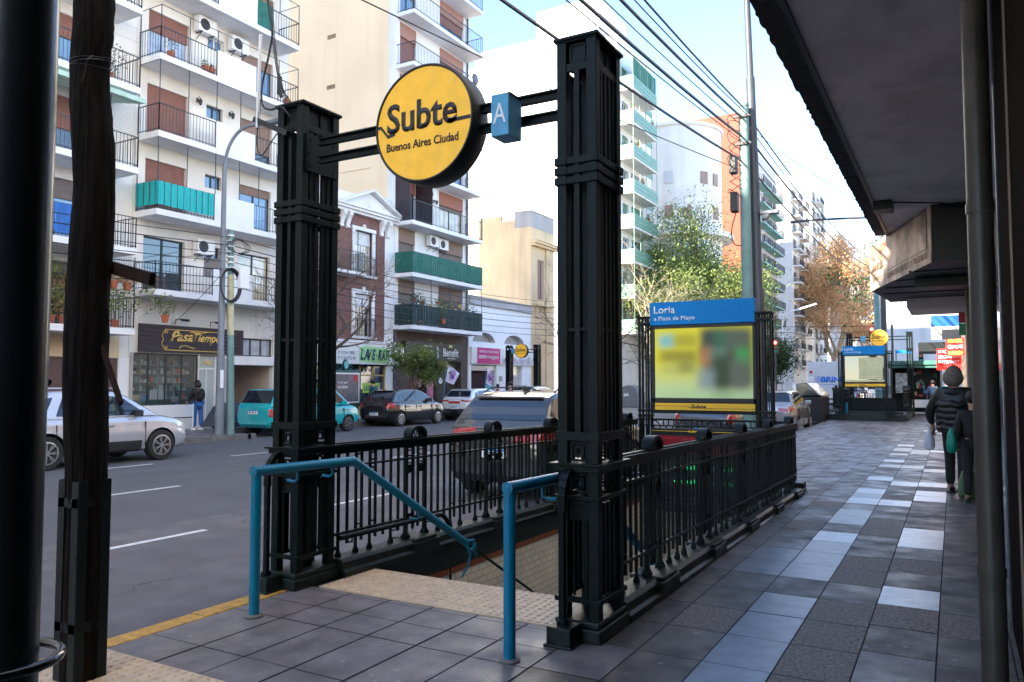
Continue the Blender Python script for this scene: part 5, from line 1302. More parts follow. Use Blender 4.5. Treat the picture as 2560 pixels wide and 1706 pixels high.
for k in range(4):
    plant(-22.25,12.05+k*.34,3.3,1.7-.2*(k%2),['tall sprawling shrub','bushy golden climber','pale green rambling plant','flowering orange bush'][k]+' filling the left part of the lowest far left balcony',['leafy','leafo','leafg','leafo'][k],n=420,s=.10,wide=.30)
# ================================================================ far buildings
def far_green():
    y0, y1 = 58.7, 67.0; H = 30.2
    t = thing('apartment_tower', 'sunlit white tower with striped green balconies and a huge blank side wall', 'apartment tower', (XF-8,(y0+y1)/2,0))
    Z = [5.75+2.855*k for k in range(8)]
    ops = []
    for z in Z: ops += [(59.6,61.0,z,z+2.1),(61.6,64.4,z,z+2.2),(65.0,65.7,z+.9,z+1.9),(66.1,66.7,z+.9,z+1.9)]
    b = MB(); wallx(b, XF, y0, y1, 0, H, ops, .3); body(b, XF, y0, y1, 0, H, 16.5); b.build('wall', M['farw'], t, clean=False)
    b = MB(); b.box(XF-14,XF-2.2,y0+.3,y1-1,H,H+1.4); b.box(XF-8,XF-2,y0+1,y1-1,H+1.4,H+4.2); b.box(XF-7.6,XF-2.4,y0+.9,y0+1,H+1.6,H+4); b.build('roof_house', M['farw'], t)
    for k, z in enumerate(Z):
        for o in ops[k*4:k*4+2]: window(t, XF, *o[:4], 'frame_w','glass', .25 if k%2 else 0,'greenm',3, d=.25)
        for o in ops[k*4+2:k*4+4]: window(t, XF, *o[:4], 'frame_w','glassb', 0, d=.2)
        b = MB(); b.box(XF,XF+1.25,58.9,64.6,z-.22,z); b.build('balcony_slab', M['farw'], t)
        b = MB()
        for q in range(3):
            z0 = z-.06+q*.34; b.box(XF+1.25,XF+1.29,58.86,64.64,z0,z0+.31); b.box(XF,XF+1.25,58.84,58.88,z0,z0+.31); b.box(XF,XF+1.25,64.62,64.66,z0,z0+.31)
        b.build('striped_parapet', M['greenm'], t)
        b = MB(); b.box(XF,XF+.06,64.7,66.95,z-.1,z+.35); b.build('spandrel', M['greenm'], t)
        b = MB()
        for yy in (58.9,60.4,61.9,63.3,64.6): b.box(XF+1.22,XF+1.26,yy-.02,yy+.02,z+.9,z+2.65)
        b.build('post', M['greenm'], t)
    b = MB(); panel(b, [(XF+1.2,58.9),(XF+1.2,64.6)], Z[-1]+.95, Z[-1]+2.5, .03, sp=.5); b.build('green_screen', M['greenf'], t, clean=False)
    for k,(x,z) in enumerate(((-3.2,28.6),(-1.2,26.9))):
        b = MB(); b.box(XF+x,XF+x+.8,y0-.03,y0+.01,z,z+.9); b.build('side_window', M['greenm'], t)
    return t
far_green()
for k in range(5):
    plant(XF+1.05,59.3+k*1.2,5.75+2.855*(6-k%4)+.95,.5,'flowering planter on a striped green balcony, '+['seventh floor','sixth floor','fifth floor','fourth floor','seventh floor, right end'][k],['leafg','leafy','leafo','leafg','leafy'][k],n=70,s=.13,group='planters on the striped green balconies')

def simple_block(name, label, y0, y1, H, mat, depth=14, X=XF, z0=0, rows=8, zstep=2.8, cols=3, glass='glass', bal=None, fr='frame_w', first=4.5, balmat=None, group=None):
    t = thing('apartment_block', label, 'apartment block', (X-depth/2,(y0+y1)/2,0), group=group)
    ops = []; W = y1-y0
    for r in range(rows):
        z = first+r*zstep
        if z+2.2 > H: break
        for c in range(cols): a = y0+W*(c+.22)/cols; e = y0+W*(c+.78)/cols; ops.append((a,e,z,z+1.9))
    b = MB(); wallx(b, X, y0, y1, 0, H, ops, .3); body(b, X, y0, y1, 0, H, depth); b.build('wall', M[mat], t, clean=False)
    for o in ops[:100]: window(t, X, *o, fr, glass, rnd.choice((0,.3,.6)), 'shut3', 2, d=.25)
    if bal:
        for r in range(rows):
            z = first+r*zstep
            if z+2.2 > H: break
            for (a,e) in bal:
                b = MB(); b.box(X,X+1.3,a,e,z-.2,z); 
                b.build('balcony_slab', M[balmat or mat], t)
                b = MB(); bars(b, [(X,a),(X+1.27,a),(X+1.27,e),(X,e)], z, z+1.0, .25, .03, .05); b.build('railing', M['rail'], t)
    return t
# white curved corner building
def curved():
    t = thing('curved_building', 'white art deco building with a rounded front and one small louvred window', 'apartment building', (-28,78,0))
    H = 27.0; N = 40; R0 = 4.7; cx, cy = -24.7, 78.0
    def cyl(r): return [(cx+r*math.sin(a*2*math.pi/N), cy-r*math.cos(a*2*math.pi/N)) for a in range(N)]
    b = MB(); b.prism(cyl(R0), 'z', 0, H); b.box(XF-18,XF-1.2,73.6,84,0,H-.01); b.build('wall', M['farw'], t, smooth=30)
    b = MB(); b.prism(cyl(R0+1.1), 'z', 16.0, 16.5); b.build('ledge', M['farw'], t, smooth=30)
    b = MB(); b.prism(cyl(R0+.25), 'z', H, H+.3); b.build('coping', M['farw'], t, smooth=30)
    def at(a, z0, z1, w, m, nm, o=.04):
        x = cx+(R0+o)*math.sin(a); y = cy-(R0+o)*math.cos(a); b = MB(); b.box(-w/2,w/2,-.04,.04,z0,z1); b.xf(Matrix.Translation((x,y,0)) @ Matrix.Rotation(a,4,'Z')); f = b.build(nm, M[m], t); return f
    for fl in range(6):
        for a in (.18,.55,.95,1.3):
            if (fl+int(a*10))%3 != 1: at(a, 4.2+fl*3.4, 5.4+fl*3.4, .8, 'shut2' if (fl+int(a*7))%3 else 'alu', 'window')
    for a, z in ((.45,18.6),(.75,17.4),(.3,14.9)):
        at(a, z, z+.6, .9, 'farw', 'air_conditioner', .25)
    return t
curved()
t = simple_block('b', 'tall terracotta orange block rising behind the rounded white building', 100.5, 108.6, 36.5, 'orange', 20, cols=2)
b = MB(); b.box(XF-20.2,XF-13,101,108,36.5,38.2); b.box(XF-9,XF-3,100.4,100.46,33.6,35.2); b.build('roof_house', M['orange'], t)
b = MB(); b.box(XF-5.0,XF-2.6,100.40,100.48,31.6,33.4); b.build('side_window', M['glass'], t)
simple_block('b', 'tall block with teal balcony slabs and brown railings beside the teal pole', 108.8, 124.6, 34.0, 'fargrey', 14, rows=12, zstep=2.75, cols=4, bal=[(109,114.5),(115.5,123.5)], balmat='tealb')
t = simple_block('b', 'white stepped block with a pale grey side wall and a stack of small white balconies', 137.3, 150, 36.0, 'farw', 12, rows=12, zstep=2.85, cols=2, bal=[(138,141.5),(144.5,148.5)])
b = MB(); b.box(XF-12.1,XF-.0,137.1,137.3,0,36.0); b.build('side_wall', M['fargrey'], t)
simple_block('b', 'bright white high block beyond the stack of small white balconies', 160, 178, 43.0, 'farw', 16, rows=12, zstep=3, cols=3, bal=[(163,168)])
simple_block('b', 'slate blue grey building top above the orange tree', 200, 224, 38.0, 'fargrey', 14, rows=12, zstep=3, cols=3, fr='frame_d')
simple_block('b', 'pale tower at the far end of the avenue', 245, 290, 33.0, 'farw', 14, rows=9, zstep=3, cols=3)
# ================================================================ our side of the avenue
def near_building():
    t = thing('near_building', 'dark building on the right with a projecting concrete soffit and granite shopfront', 'building', (4,3,0))
    b = MB(); b.box(.34,9,-45,19.3,0,4.32); b.build('ground_floor', M['stoneb'], t)
    b = MB(); b.box(-1.18,9,-45,15.62,4.62,26); b.build('upper_floors', M['plaster'], t)
    for k in range(-2,4):
        ya = 8.3+4*k-.0; yb = min(ya+4, 15.62)
        if ya > 15.5: continue
        b = MB(); b.box(-1.00,.34,ya+.006,yb-.006,4.30,4.62); b.build('soffit_panel', M['concr'], t, bevel=.01)
    b = MB(); b.box(-1.0,.34,-45,.29,4.30,4.62); b.build('soffit_panel', M['concr'], t)
    # ragged drip edge
    b = MB(); y = -20.0; pts = []
    vs = []; fs = []
    while y < 15.62:
        vs.append((-1.00,y,4.285)); vs.append((-1.17-rnd.uniform(0,.018),y,4.275+rnd.uniform(-.01,.01))); vs.append((-1.175,y,4.62)); y += .07
    n = len(vs)//3
    for i in range(n-1): fs += [(i*3,i*3+1,i*3+4,i*3+3),(i*3+1,i*3+2,i*3+5,i*3+4)]
    b.add(vs, fs); b.build('drip_edge', mk('drip_dark', (.045,.042,.045), .9, 0, .4, 9, 1, 50, dirt=.6), t, clean=False)
    b = MB(); b.box(-1.005,-.96,-20,15.6,4.272,4.30); b.build('drip_groove', M['black'], t)
    b = MB(); b.box(-.98,-.72,12.6,12.95,4.16,4.30); b.build('ceiling_lamp', M['black'], t)
    b = MB(); b.tube([(-.72,12.7,4.27),(-.1,13.0,4.25),(.3,13.2,4.2)], .012, 5); b.build('conduit', M['black'], t)
    # shopfront strips
    def st(nm, y0, y1, x, m, z0=0, z1=4.3): q = MB(); q.box(x,.34,y0,y1,z0,z1); return q.build(nm, M[m], t, bevel=.006)
    st('granite_panel', -6, 4.55, .27, 'granite'); st('bronze_strip', 4.56,4.66,.265,'stoneb'); st('granite_panel', 4.67,5.30,.285,'granite')
    M['mirror'] = mk('mirror_strip', (.30,.33,.38), .12, .8, .05, 3)
    st('granite_panel', 5.31,6.05,.29,'granite'); st('steel_strip', 6.06,6.45,.275,'mirror'); st('dark_joint', 6.46,6.6,.29,'black'); st('stone_frame', 6.61,8.6,.275,'stoneb')
    st('shop_window', 8.62,11.6,.31,'glass', .5, 3.2); st('stone_frame', 11.62,12.3,.27,'stoneb'); st('shop_window', 12.32,17.2,.31,'glass',.3,3.2); st('stone_frame', 17.22,19.3,.24,'stoneb')
    return t
near_building()
t = thing('drainpipe', 'thick painted drainpipe standing in front of the right shopfront', 'drainpipe', (.15,4.79,0))
b = MB(); b.tube([(.145,4.79,0),(.145,4.79,4.32)], .062, 24); b.build('pipe', M['pipe'], t, smooth=40)
b = MB()
for z in (.6,2.5): b.tube([(.145,4.79,z),(.145,4.79,z+.05)], .068, 24)
b.build('collar', M['pipe'], t, smooth=40)
# marquee with the sepia sign
t = thing('shop_marquee', 'angular shop marquee with a worn sepia sign panel under the concrete soffit', 'marquee', (-.3,16,3.42))
b = MB(); poly = [(.33,13.3),(-.22,13.3),(-1.37,17.0),(-1.2,19.6),(.33,19.6)]
b.prism(poly, 'z', 3.43, 4.315); b.build('box', M['black'], t)
def sepia():
    m = bpy.data.materials.new('sepia_sign'); n, l, p = nodes(m); tc = n.new('ShaderNodeTexCoord')
    nz = n.new('ShaderNodeTexNoise'); nz.inputs['Scale'].default_value = 2.2; nz.inputs['Detail'].default_value = 10; l.new(tc.outputs['Object'], nz.inputs['Vector'])
    cr = n.new('ShaderNodeValToRGB'); e = cr.color_ramp.elements; e[0].position = .35; e[0].color = (.24,.15,.10,1); e[1].position = .62; e[1].color = (.86,.62,.46,1)
    l.new(nz.outputs['Fac'], cr.inputs[0]); l.new(cr.outputs[0], p.inputs['Base Color']); p.inputs['Roughness'].default_value = .6
    return m
d = Vector((-1.37+.22, 17.0-13.3, 0)); Ld = d.length; d.normalize(); nrm = Vector((-d.y, d.x, 0)); nrm = nrm if nrm.x < 0 else -nrm
rx_ = d*-1      # reading direction from the far end to the near end
SR = Matrix((( rx_.x,0,nrm.x),(rx_.y,0,nrm.y),(0,1,0)))
O = Vector((-1.37,17.0,3.42))+nrm*.012
def sp(u,v,o=0): q = O+rx_*u+nrm*o; return (q.x,q.y,3.42+v)
b = MB(); b.add([sp(0,0),sp(Ld,0),sp(Ld,.9),sp(0,.9),sp(0,0,.02),sp(Ld,0,.02),sp(Ld,.9,.02),sp(0,.9,.02)], [(0,1,2,3),(4,5,6,7),(0,1,5,4),(1,2,6,5),(2,3,7,6),(3,0,4,7)])
sg = b.build('sign_panel', sepia(), t)
dk = mk('sign_brown', (.13,.075,.05), .6, 0, .2, 8); rd = mk('sign_faded_red', (.42,.15,.09), .6, 0, .2, 8)
b = MB()
for k in range(22):
    a = math.pi*(.02+k/22*.98); u0,v0 = .55,.35; r0, r1 = .36, .36+.28+.1*math.sin(k)
    p = [(u0+r0*math.cos(a),v0+r0*.6*math.sin(a)),(u0+r1*math.cos(a),v0+r1*.72*math.sin(a))]
    for q in p: pass
    if 0 < p[1][0] < 1.25 and p[1][1] < .88: b.bar(sp(*p[0],.022), sp(*p[1],.022), .010, .010)
b.build('sunburst', dk, sg)
text('AMANECER', sp(.12,.34,.022), .9, .14, dk, SR, 'lettering', sg, bold=.02); text('fiambres', sp(.2,.14,.022), .7, .13, dk, SR, 'lettering', sg)
text('CARNICERIA FRESCO Y TROZADO', sp(1.3,.09,.022), 2.4, .10, dk, SR, 'lettering', sg)
b = MB(); b.add([sp(.9,.62,.022),sp(1.25,.62,.022),sp(1.25,.8,.022),sp(.9,.8,.022)],[(0,1,2,3)]); b.build('red_patch', rd, sg, clean=False)
b = MB(); 
for v in (.24,.84): b.bar(sp(1.4,v,.022), sp(3.7,v,.022), .012, .012)
b.bar(sp(3.7,.24,.022), sp(3.7,.84,.022), .012); b.build('frame_line', M['frame_d'], sg)
b = MB()
for yy in (14.3,15.4,16.5,17.6): b.bar((-1.2+.9*(17-yy)/4 if yy < 17 else -1.2,yy,3.425),(.32,yy,3.425),.05,.03)
b.box(-.55,.3,15.2,15.6,3.26,3.42); b.build('underside_batten', M['black'], t)
t = tag(MB().box(-.85,.33,18.9,21.0,3.22,3.6).build('flat_canopy', M['concr'], bevel=.02), 'plain grey brown canopy beyond the sepia marquee', 'canopy')
t = thing('hanging_sign', 'blue over white hanging sign below the canopies', 'sign', (-.13,22.02,2.68))
b = MB(); b.box(-.46,.19,21.98,22.06,3.0,3.27); b.build('blue_half', mk('hang_blue', (.005,.09,.34), .4), t); b = MB(); b.box(-.46,.19,21.98,22.06,2.68,3.0); b.build('white_half', mk('hang_white', (.42,.43,.42), .5), t)
def neon(label, x0,x1,z0,z1,y, rows, cat='sign'):
    t = thing('neon_sign', label, cat, ((x0+x1)/2,y,z0)); b = MB(); b.box(x0,x1,y,y+.1,z0,z1); b.build('panel', M['neonbg'], t)
    b = MB(); 
    for (a,c) in (((x0,z0),(x1,z0)),((x1,z0),(x1,z1)),((x1,z1),(x0,z1)),((x0,z1),(x0,z0))): b.bar((a[0],y-.005,a[1]),(c[0],y-.005,c[1]),.018)
    b.build('led_border', M['neon'], t)
    h = (z1-z0)/len(rows)
    for i,(s_,m_) in enumerate(rows): text(s_, (x0+.04,y-.01,z1-(i+.82)*h), (x1-x0)-.08, h*.62, M[m_], YM, 'lettering', t, bold=.03)
neon('red lit sign with yellow words COMIDAS and ALMACEN', -.16,.28,2.36,2.86,25.0, [('CASA HOTEL','neony'),('COMIDAS','textw'),('ALMACEN','neony')])
neon('red lit sign with white words LOCUTORIO and INTERNET', -.40,.20,1.98,2.56,25.3, [('KIOSCO','textw'),('LOCUTORIO','textw'),('INTERNET','textw'),('LLAMADAS','neon')])
t = thing('small_sign', 'small red over green sign on the right wall', 'sign', (.3,18.4,2.6)); b = MB(); b.box(.12,.3,18.4,18.44,2.83,3.05); b.build('red_half', M['red'], t); b = MB(); b.box(.12,.3,18.4,18.44,2.58,2.82); b.build('green_half', mk('sign_green2',(.0,.3,.09),.4), t)
simple_block('r', 'long low brown building along the right sidewalk', 19.4, 46.5, 9, 'stoneb', -12, X=.36, cols=0)
simple_block('r', 'plain white building end on the right beyond the side street', 60, 95, 9.5, 'farw', 20, X=16, cols=0)
simple_block('r', 'grey block on the right far down the avenue', 100, 180, 24, 'fargrey', 20, X=22, cols=0)
# unseen buildings added behind the camera to shade the street
for (a,e,h,i) in ((-60,-24,31,0),(-23.9,5.9,27,1)):
    simple_block('l', ['unseen cream block added behind the viewer to shade the avenue','unseen grey block added next to the far left balconies to shade the avenue'][i], a, e, h, 'plaster', 22 if i == 0 else 9, rows=8, cols=5)
# ================================================================ vehicles
def interp(tab, y):
    if y <= tab[0][0]: return tab[0][1]
    for i in range(len(tab)-1):
        if y <= tab[i+1][0]:
            a, b = tab[i], tab[i+1]; t = (y-a[0])/(b[0]-a[0]+1e-9); t = t*t*(3-2*t)*.5+t*.5
            return a[1]+(b[1]-a[1])*t
    return tab[-1][1]
def paint(name, col, metal=.3, rough=.28):
    return mk(name, col, rough, metal, .03, 3, coat=1, dirt=.04, dcol=tuple(c*.5 for c in col))
def wheel(par, x, y, r, w, s, rimm='rim', spokes=7):
    t = MB(); prof = [(r*.66,-w/2),(r*.93,-w/2),(r,-w*.36),(r,w*.36),(r*.93,w/2),(r*.66,w/2)]
    t.lathe(prof, (x,y,r), 28, 'x'); o = t.build('tyre', M['tyre'], par, world=False, smooth=40)
    b = MB(); xo = x+s*w*.5
    b.lathe([(r*.66,-s*.03),(r*.68,0),(r*.60,s*.006),(r*.58,-s*.03),(.02,-s*.04)], (xo,y,r), 28, 'x', mi=0)
    rr = b.build('rim', M[rimm], o, world=False, smooth=40)
    b = MB()
    for k in range(spokes):
        a = 2*math.pi*k/spokes
        for da in (-.13,.13):
            b.bar((xo-s*.005,y+.05*math.cos(a),r+.05*math.sin(a)),(xo-s*.0,y+r*.62*math.cos(a+da),r+r*.62*math.sin(a+da)),.02,.035,up=(1,0,0))
    b.lathe([(r*.17,-s*.02),(r*.15,s*.01),(.01,s*.014)], (xo,y,r), 14, 'x'); b.build('spokes', M[rimm], rr, world=False, smooth=40)
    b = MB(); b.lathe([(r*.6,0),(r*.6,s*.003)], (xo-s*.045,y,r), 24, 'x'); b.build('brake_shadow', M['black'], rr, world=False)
    return o
def car(name, label, cat, loc, rz, sp, group=None):
    L, W, H = sp['L'], sp['W'], sp['H']; hw = W/2; Y0 = -L/2
    t = thing(name, label, cat, loc, rz, group)
    body = sp['paint']; zb = sp.get('zb', .22)
    top = [(a+Y0, z) for a, z in sp['top']]; plan = sp.get('plan', [(0,.80),(.06,.88),(.25,.95),(.7,.99),(L*.5,1),(L-.9,.98),(L-.35,.92),(L-.12,.82),(L,.66)])
    plan = [(a+Y0, v) for a, v in plan]; bot = [(a+Y0, z) for a, z in sp.get('bot', [(0,zb+.16),(.12,zb+.04),(.4,zb),(L-.5,zb),(L-.15,zb+.04),(L,zb+.14)])]
    ys = sorted(set([Y0+L*k/44 for k in range(45)]+[Y0+a for a in (.03,.07,.13,.2)]+[Y0+L-a for a in (.03,.07,.13,.2)]))
    def ring(y, s=1):
        h = hw*interp(plan,y)*s; zt = interp(top,y); z0 = interp(bot,y); d = zt-z0; cr = .035 if y < Y0+L*.7 else .05
        p = [(0,z0),(.55,z0),(.86,z0+.005),(.945,z0+.05),(.975,z0+d*.14),(.995,z0+d*.32),(1.0,z0+d*.50),(.992,z0+d*.64),(.978,z0+d*.70),(.972,z0+d*.80),(.955,z0+d*.91),(.92,z0+d*.97),(.86,zt),(.45,zt+cr*.8),(0,zt+cr)]
        return [(a*h,z) for a,z in p]
    rings = []
    for sc in (.0,.35,.7): rings.append((ys[0], ring(ys[0],sc) if sc else [(0,z) for _,z in ring(ys[0])]))
    for y in ys: rings.append((y, ring(y)))
    for sc in (.7,.35,.0): rings.append((ys[-1], ring(ys[-1],sc) if sc else [(0,z) for _,z in ring(ys[-1])]))
    b = MB(); n = len(rings[0][1]); m = 2*n-2
    for y, rg in rings:
        for a, z in rg: b.v.append((a,y,z))
        for a, z in reversed(rg[1:-1]): b.v.append((-a,y,z))
    for i in range(len(rings)-1):
        for j in range(m): b.f.append([i*m+j,i*m+(j+1)%m,(i+1)*m+(j+1)%m,(i+1)*m+j]); b.m.append(0)
    grid = (b.v[:], [tuple(f) for f in b.f])
    me = b.mesh('body', [body, M['black']], smooth=32)
    o = bpy.data.objects.new('body', me); COL.objects.link(o); o.parent = t
    r = sp['r']; wy = [Y0+sp['wr'], Y0+sp['wf']]
    c = MB()
    for y in wy:
        for s in (-1,1): c.lathe([(r*1.17,-.30),(r*1.17,.30)], (s*(hw-.10),y,r*1.0), 28, 'x')
    cm = c.mesh('cut', M['black']); cobj = bpy.data.objects.new('cut', cm); COL.objects.link(cobj); cobj.parent = t
    bo = o.modifiers.new('b','BOOLEAN'); bo.object = cobj; bo.solver = 'EXACT'; bo.operation = 'DIFFERENCE'
    bpy.context.view_layer.update()
    nm = bpy.data.meshes.new_from_object(o.evaluated_get(bpy.context.evaluated_depsgraph_get()))
    o.modifiers.clear(); o.data = nm; bpy.data.objects.remove(cobj)
    # lower cladding
    def patch(nm_, pred, mat, off=.006, smooth=32):
        V, F = grid; acc = {}
        fs = []
        for f in F:
            cx = sum(V[i][0] for i in f)/4; cy = sum(V[i][1] for i in f)/4; cz = sum(V[i][2] for i in f)/4
            if pred(cx,cy-Y0,cz): fs.append(f)
        if not fs: return
        nn = {}
        for f in fs:
            a,b_,c_ = (Vector(V[f[k]]) for k in (0,1,2)); q = (b_-a).cross(c_-a)
            if q.length < 1e-9: a,b_,c_ = (Vector(V[f[k]]) for k in (0,2,3)); q = (b_-a).cross(c_-a)
            if q.length < 1e-9: continue
            q.normalize()
            cc = sum((Vector(V[i]) for i in f), Vector())/4
            if q.dot(cc-Vector((0,max(Y0+.6,min(-Y0-.6,cc.y)),.6))) < 0: q = -q
            for i in f: nn.setdefault(i, Vector()); nn[i] += q
        idx = {}; mb = MB()
        for i, q in nn.items():
            q = q.normalized() if q.length > 1e-6 else Vector((0,-1,0)); idx[i] = len(mb.v); mb.v.append(tuple(Vector(V[i])+q*off)); mb.v.append(tuple(Vector(V[i])-q*.01))
        from collections import Counter
        ec = Counter()
        for f in fs:
            if not all(i in idx for i in f): continue
            mb.f.append([idx[i] for i in f]); mb.m.append(0)
            for k in range(4): ec[(f[k],f[(k+1)%4])] += 1
        for (p,q) in list(ec):
            if (q,p) not in ec: mb.f.append([idx[p],idx[q],idx[q]+1,idx[p]+1]); mb.m.append(0)
        return mb.build(nm_, mat, t, world=False, smooth=smooth)
    clz = sp.get('clad', .0)
    def inarch(y,z): return any((y-(w_-Y0))**2+(z-r)**2 < (r*1.17+.09)**2 for w_ in wy)
    if clz: patch('side_cladding', lambda x,y,z: z < clz and abs(x) > hw*.86 and .3 < y < L-.35 and not inarch(y,z), M['plast'])
    zt0 = sp['top'][0][1]
    if sp.get('rbump'): patch('rear_bumper', lambda x,y,z: z < sp['rbump'] and y < .30 and z > .2, M['plast'])
    for s in (-1,1):
        patch('tail_lamp', lambda x,y,z: sp['tl'][0] < z < sp['tl'][1] and s*x > hw*sp['tl'][2] and y < sp['tl'][3], M['tail'], .008)
        patch('headlamp', lambda x,y,z: sp['hl'][0] < z < sp['hl'][1] and s*x > hw*.40 and y > L-sp['hl'][2], M['lamp'], .006)
    patch('grille', lambda x,y,z: .42 < z < sp['hl'][1]-.04 and abs(x) < hw*.5 and y > L-.03, M['black'], .006)
    # greenhouse
    gh = [(a+Y0,z) for a,z in sp['gh']]; zbelt = sp['belt']; hb, hr = hw*sp.get('gb',.90), hw*sp.get('gr',.70)
    def sx(z): return hb-(z-zbelt)*(hb-hr)/(H-zbelt)
    pts = gh; k = len(pts); b = MB()
    b.v = [(-sx(z),y,z) for y,z in pts]+[(sx(z),y,z) for y,z in pts]
    b.f = [list(range(k)), list(reversed(range(k,2*k)))]+[[i,i+k,i+1+k,i+1] for i in range(k-1)]+[[k-1,2*k-1,k,0]]; b.m = [0]*len(b.f)
    g = b.build('cabin', body, t, world=False, smooth=25); bv = g.modifiers.new('bevel','BEVEL'); bv.width = .05; bv.segments = 3; bv.limit_method = 'ANGLE'; bv.angle_limit = R(35)
    for (nm_, poly) in sp['win']:
        for s in (-1,1):
            mb = MB(); q = len(poly)
            for e in (.012,-.02):
                for y,z in poly: mb.v.append((s*(sx(z)+e), y+Y0, z))
            mb.f = [list(range(q)), list(reversed(range(q,2*q)))]+[[i,(i+1)%q,(i+1)%q+q,i+q] for i in range(q)]; mb.m = [0]*len(mb.f)
            mb.build(nm_, M['carglass'], t, world=False)
    def cross(nm_, p0, p1, in0, in1, mat=None, off=.012):
        a = Vector((0,p0[0]+Y0,p0[1])); c_ = Vector((0,p1[0]+Y0,p1[1])); d_ = (c_-a).normalized(); nr = Vector((0,-d_.z,d_.y))
        if nr.z < 0: nr = -nr
        A = a+d_*in0; C = c_-d_*in1; mb = MB()
        xa = sx(A.z)-.07; xc = sx(C.z)-.07
        for e in (off,-.02):
            for (x,p) in ((-xa,A),(xa,A),(xc,C),(-xc,C)): q = p+nr*e; mb.v.append((x,q.y,q.z))
        mb.f = [[0,1,2,3],[7,6,5,4],[0,4,5,1],[1,5,6,2],[2,6,7,3],[3,7,4,0]]; mb.m = [0]*6
        return mb.build(nm_, mat or M['carglass'], t, world=False)
    cross('rear_window', *sp['rw'], .05,.05); cross('windscreen', *sp['ws'], .04,.04)
    for y in wy:
        for s in (-1,1): wheel(t, s*(hw-.115), y, r, .21, s, sp.get('rimm','rim'), sp.get('spokes',7))
    # mirrors, handles, plate
    for s in (-1,1):
        b = MB(); my = sp['mir']+Y0; b.box(s*(sx(zbelt)-.02),s*(hw+.13),my-.05,my+.05,zbelt-.0,zbelt+.15); m_ = b.build('door_mirror', M['plast'] if sp.get('dmir') else body, t, world=False, bevel=.03)
        for hy in sp['hand']:
            b = MB(); b.box(s*(hw*.975),s*(hw*1.0+.015),hy+Y0-.10,hy+Y0+.10,zbelt-.20,zbelt-.165); b.build('door_handle', M['alu'] if sp.get('ch') else body, t, world=False, bevel=.01)
        b = MB()
        for dy in sp['seam']: b.box(s*(hw*.90),s*(hw*1.0+.0015),dy+Y0-.0025,dy+Y0+.0025,.36,zbelt-.12)
        b.build('door_seam', M['black'], t, world=False)
    b = MB(); pz = sp.get('pz',.72); b.box(-.21,.21,Y0-.022,Y0+.02,pz-.065,pz+.065); p_ = b.build('number_plate', M['whites'], t, world=False)
    b = MB(); b.box(-.21,.21,Y0-.025,Y0-.022,pz+.035,pz+.065,0); 
    for q in range(7):
        if q != 2 and q != 5: b.box(-.17+q*.05,-.14+q*.05,Y0-.025,Y0-.022,pz-.04,pz+.02,1)
    b.build('plate_marks', [M['lblue'],M['black']], p_, world=False)
    if sp.get('rack'):
        for s in (-1,1):
            b = MB(); b.tube([(s*(hr-.04),Y0+.75,H-.02),(s*(hr-.05),Y0+.95,H+.045),(s*(hr-.05),Y0+2.3,H+.045),(s*(hr-.04),Y0+2.55,H-.02)], .014, 6); b.build('roof_rail', M[sp['rack']], t, world=False, smooth=40)
    if sp.get('fin'):
        b = MB(); y = sp['fin']+Y0; b.prism([(y-.10,H-.02),(y-.07,H+.075),(y+.12,H-.02)], 'x', -.02,.02); b.build('shark_fin', M['black'], t, world=False, bevel=.008)
    if sp.get('spoiler'):
        b = MB(); (y,z) = sp['rw'][1]; b.box(-hr*.86,hr*.86,y+Y0-.05,y+Y0+.10,z+.0,z+.035); b.build('spoiler', sp.get('spm') or body, t, world=False, bevel=.012)
    return t
ZR = -.16
suv = dict(L=4.25,W=1.80,H=1.60,zb=.24,belt=1.02,r=.345,wr=.80,wf=3.40,paint=paint('paint_silver',(.52,.54,.60),.45,.25),clad=.52,rbump=.62,
  top=[(0,.90),(.06,1.0),(.4,1.03),(2.9,1.02),(3.35,1.02),(3.75,.96),(4.05,.86),(4.2,.74),(4.25,.66)],
  gh=[(.12,.98),(.22,1.14),(.50,1.50),(1.0,1.58),(1.8,1.60),(2.3,1.57),(2.55,1.51),(3.38,1.0)], gb=.91, gr=.72,
  win=[('quarter_window',[(.42,1.10),(.36,1.16),(.62,1.43),(.98,1.46),(.78,1.10)]),('rear_door_window',[(1.0,1.08),(1.18,1.46),(1.78,1.49),(1.78,1.06)]),('front_door_window',[(1.90,1.06),(1.90,1.49),(2.30,1.47),(2.54,1.41),(2.98,1.10),(2.9,1.05)])],
  rw=((.22,1.14),(.50,1.50)), ws=((3.36,1.02),(2.55,1.51)), tl=(.88,1.02,.50,.40), hl=(.70,.90,.42), mir=2.78, hand=(1.25,2.12), seam=(.98,1.85,2.98), dmir=1, ch=1, rack='alu', spoiler=1)
car('parked_car','silver compact SUV driving in the far lane, partly behind the tree trunk','car',(-16.72,8.30+2.1,ZR),0,suv)
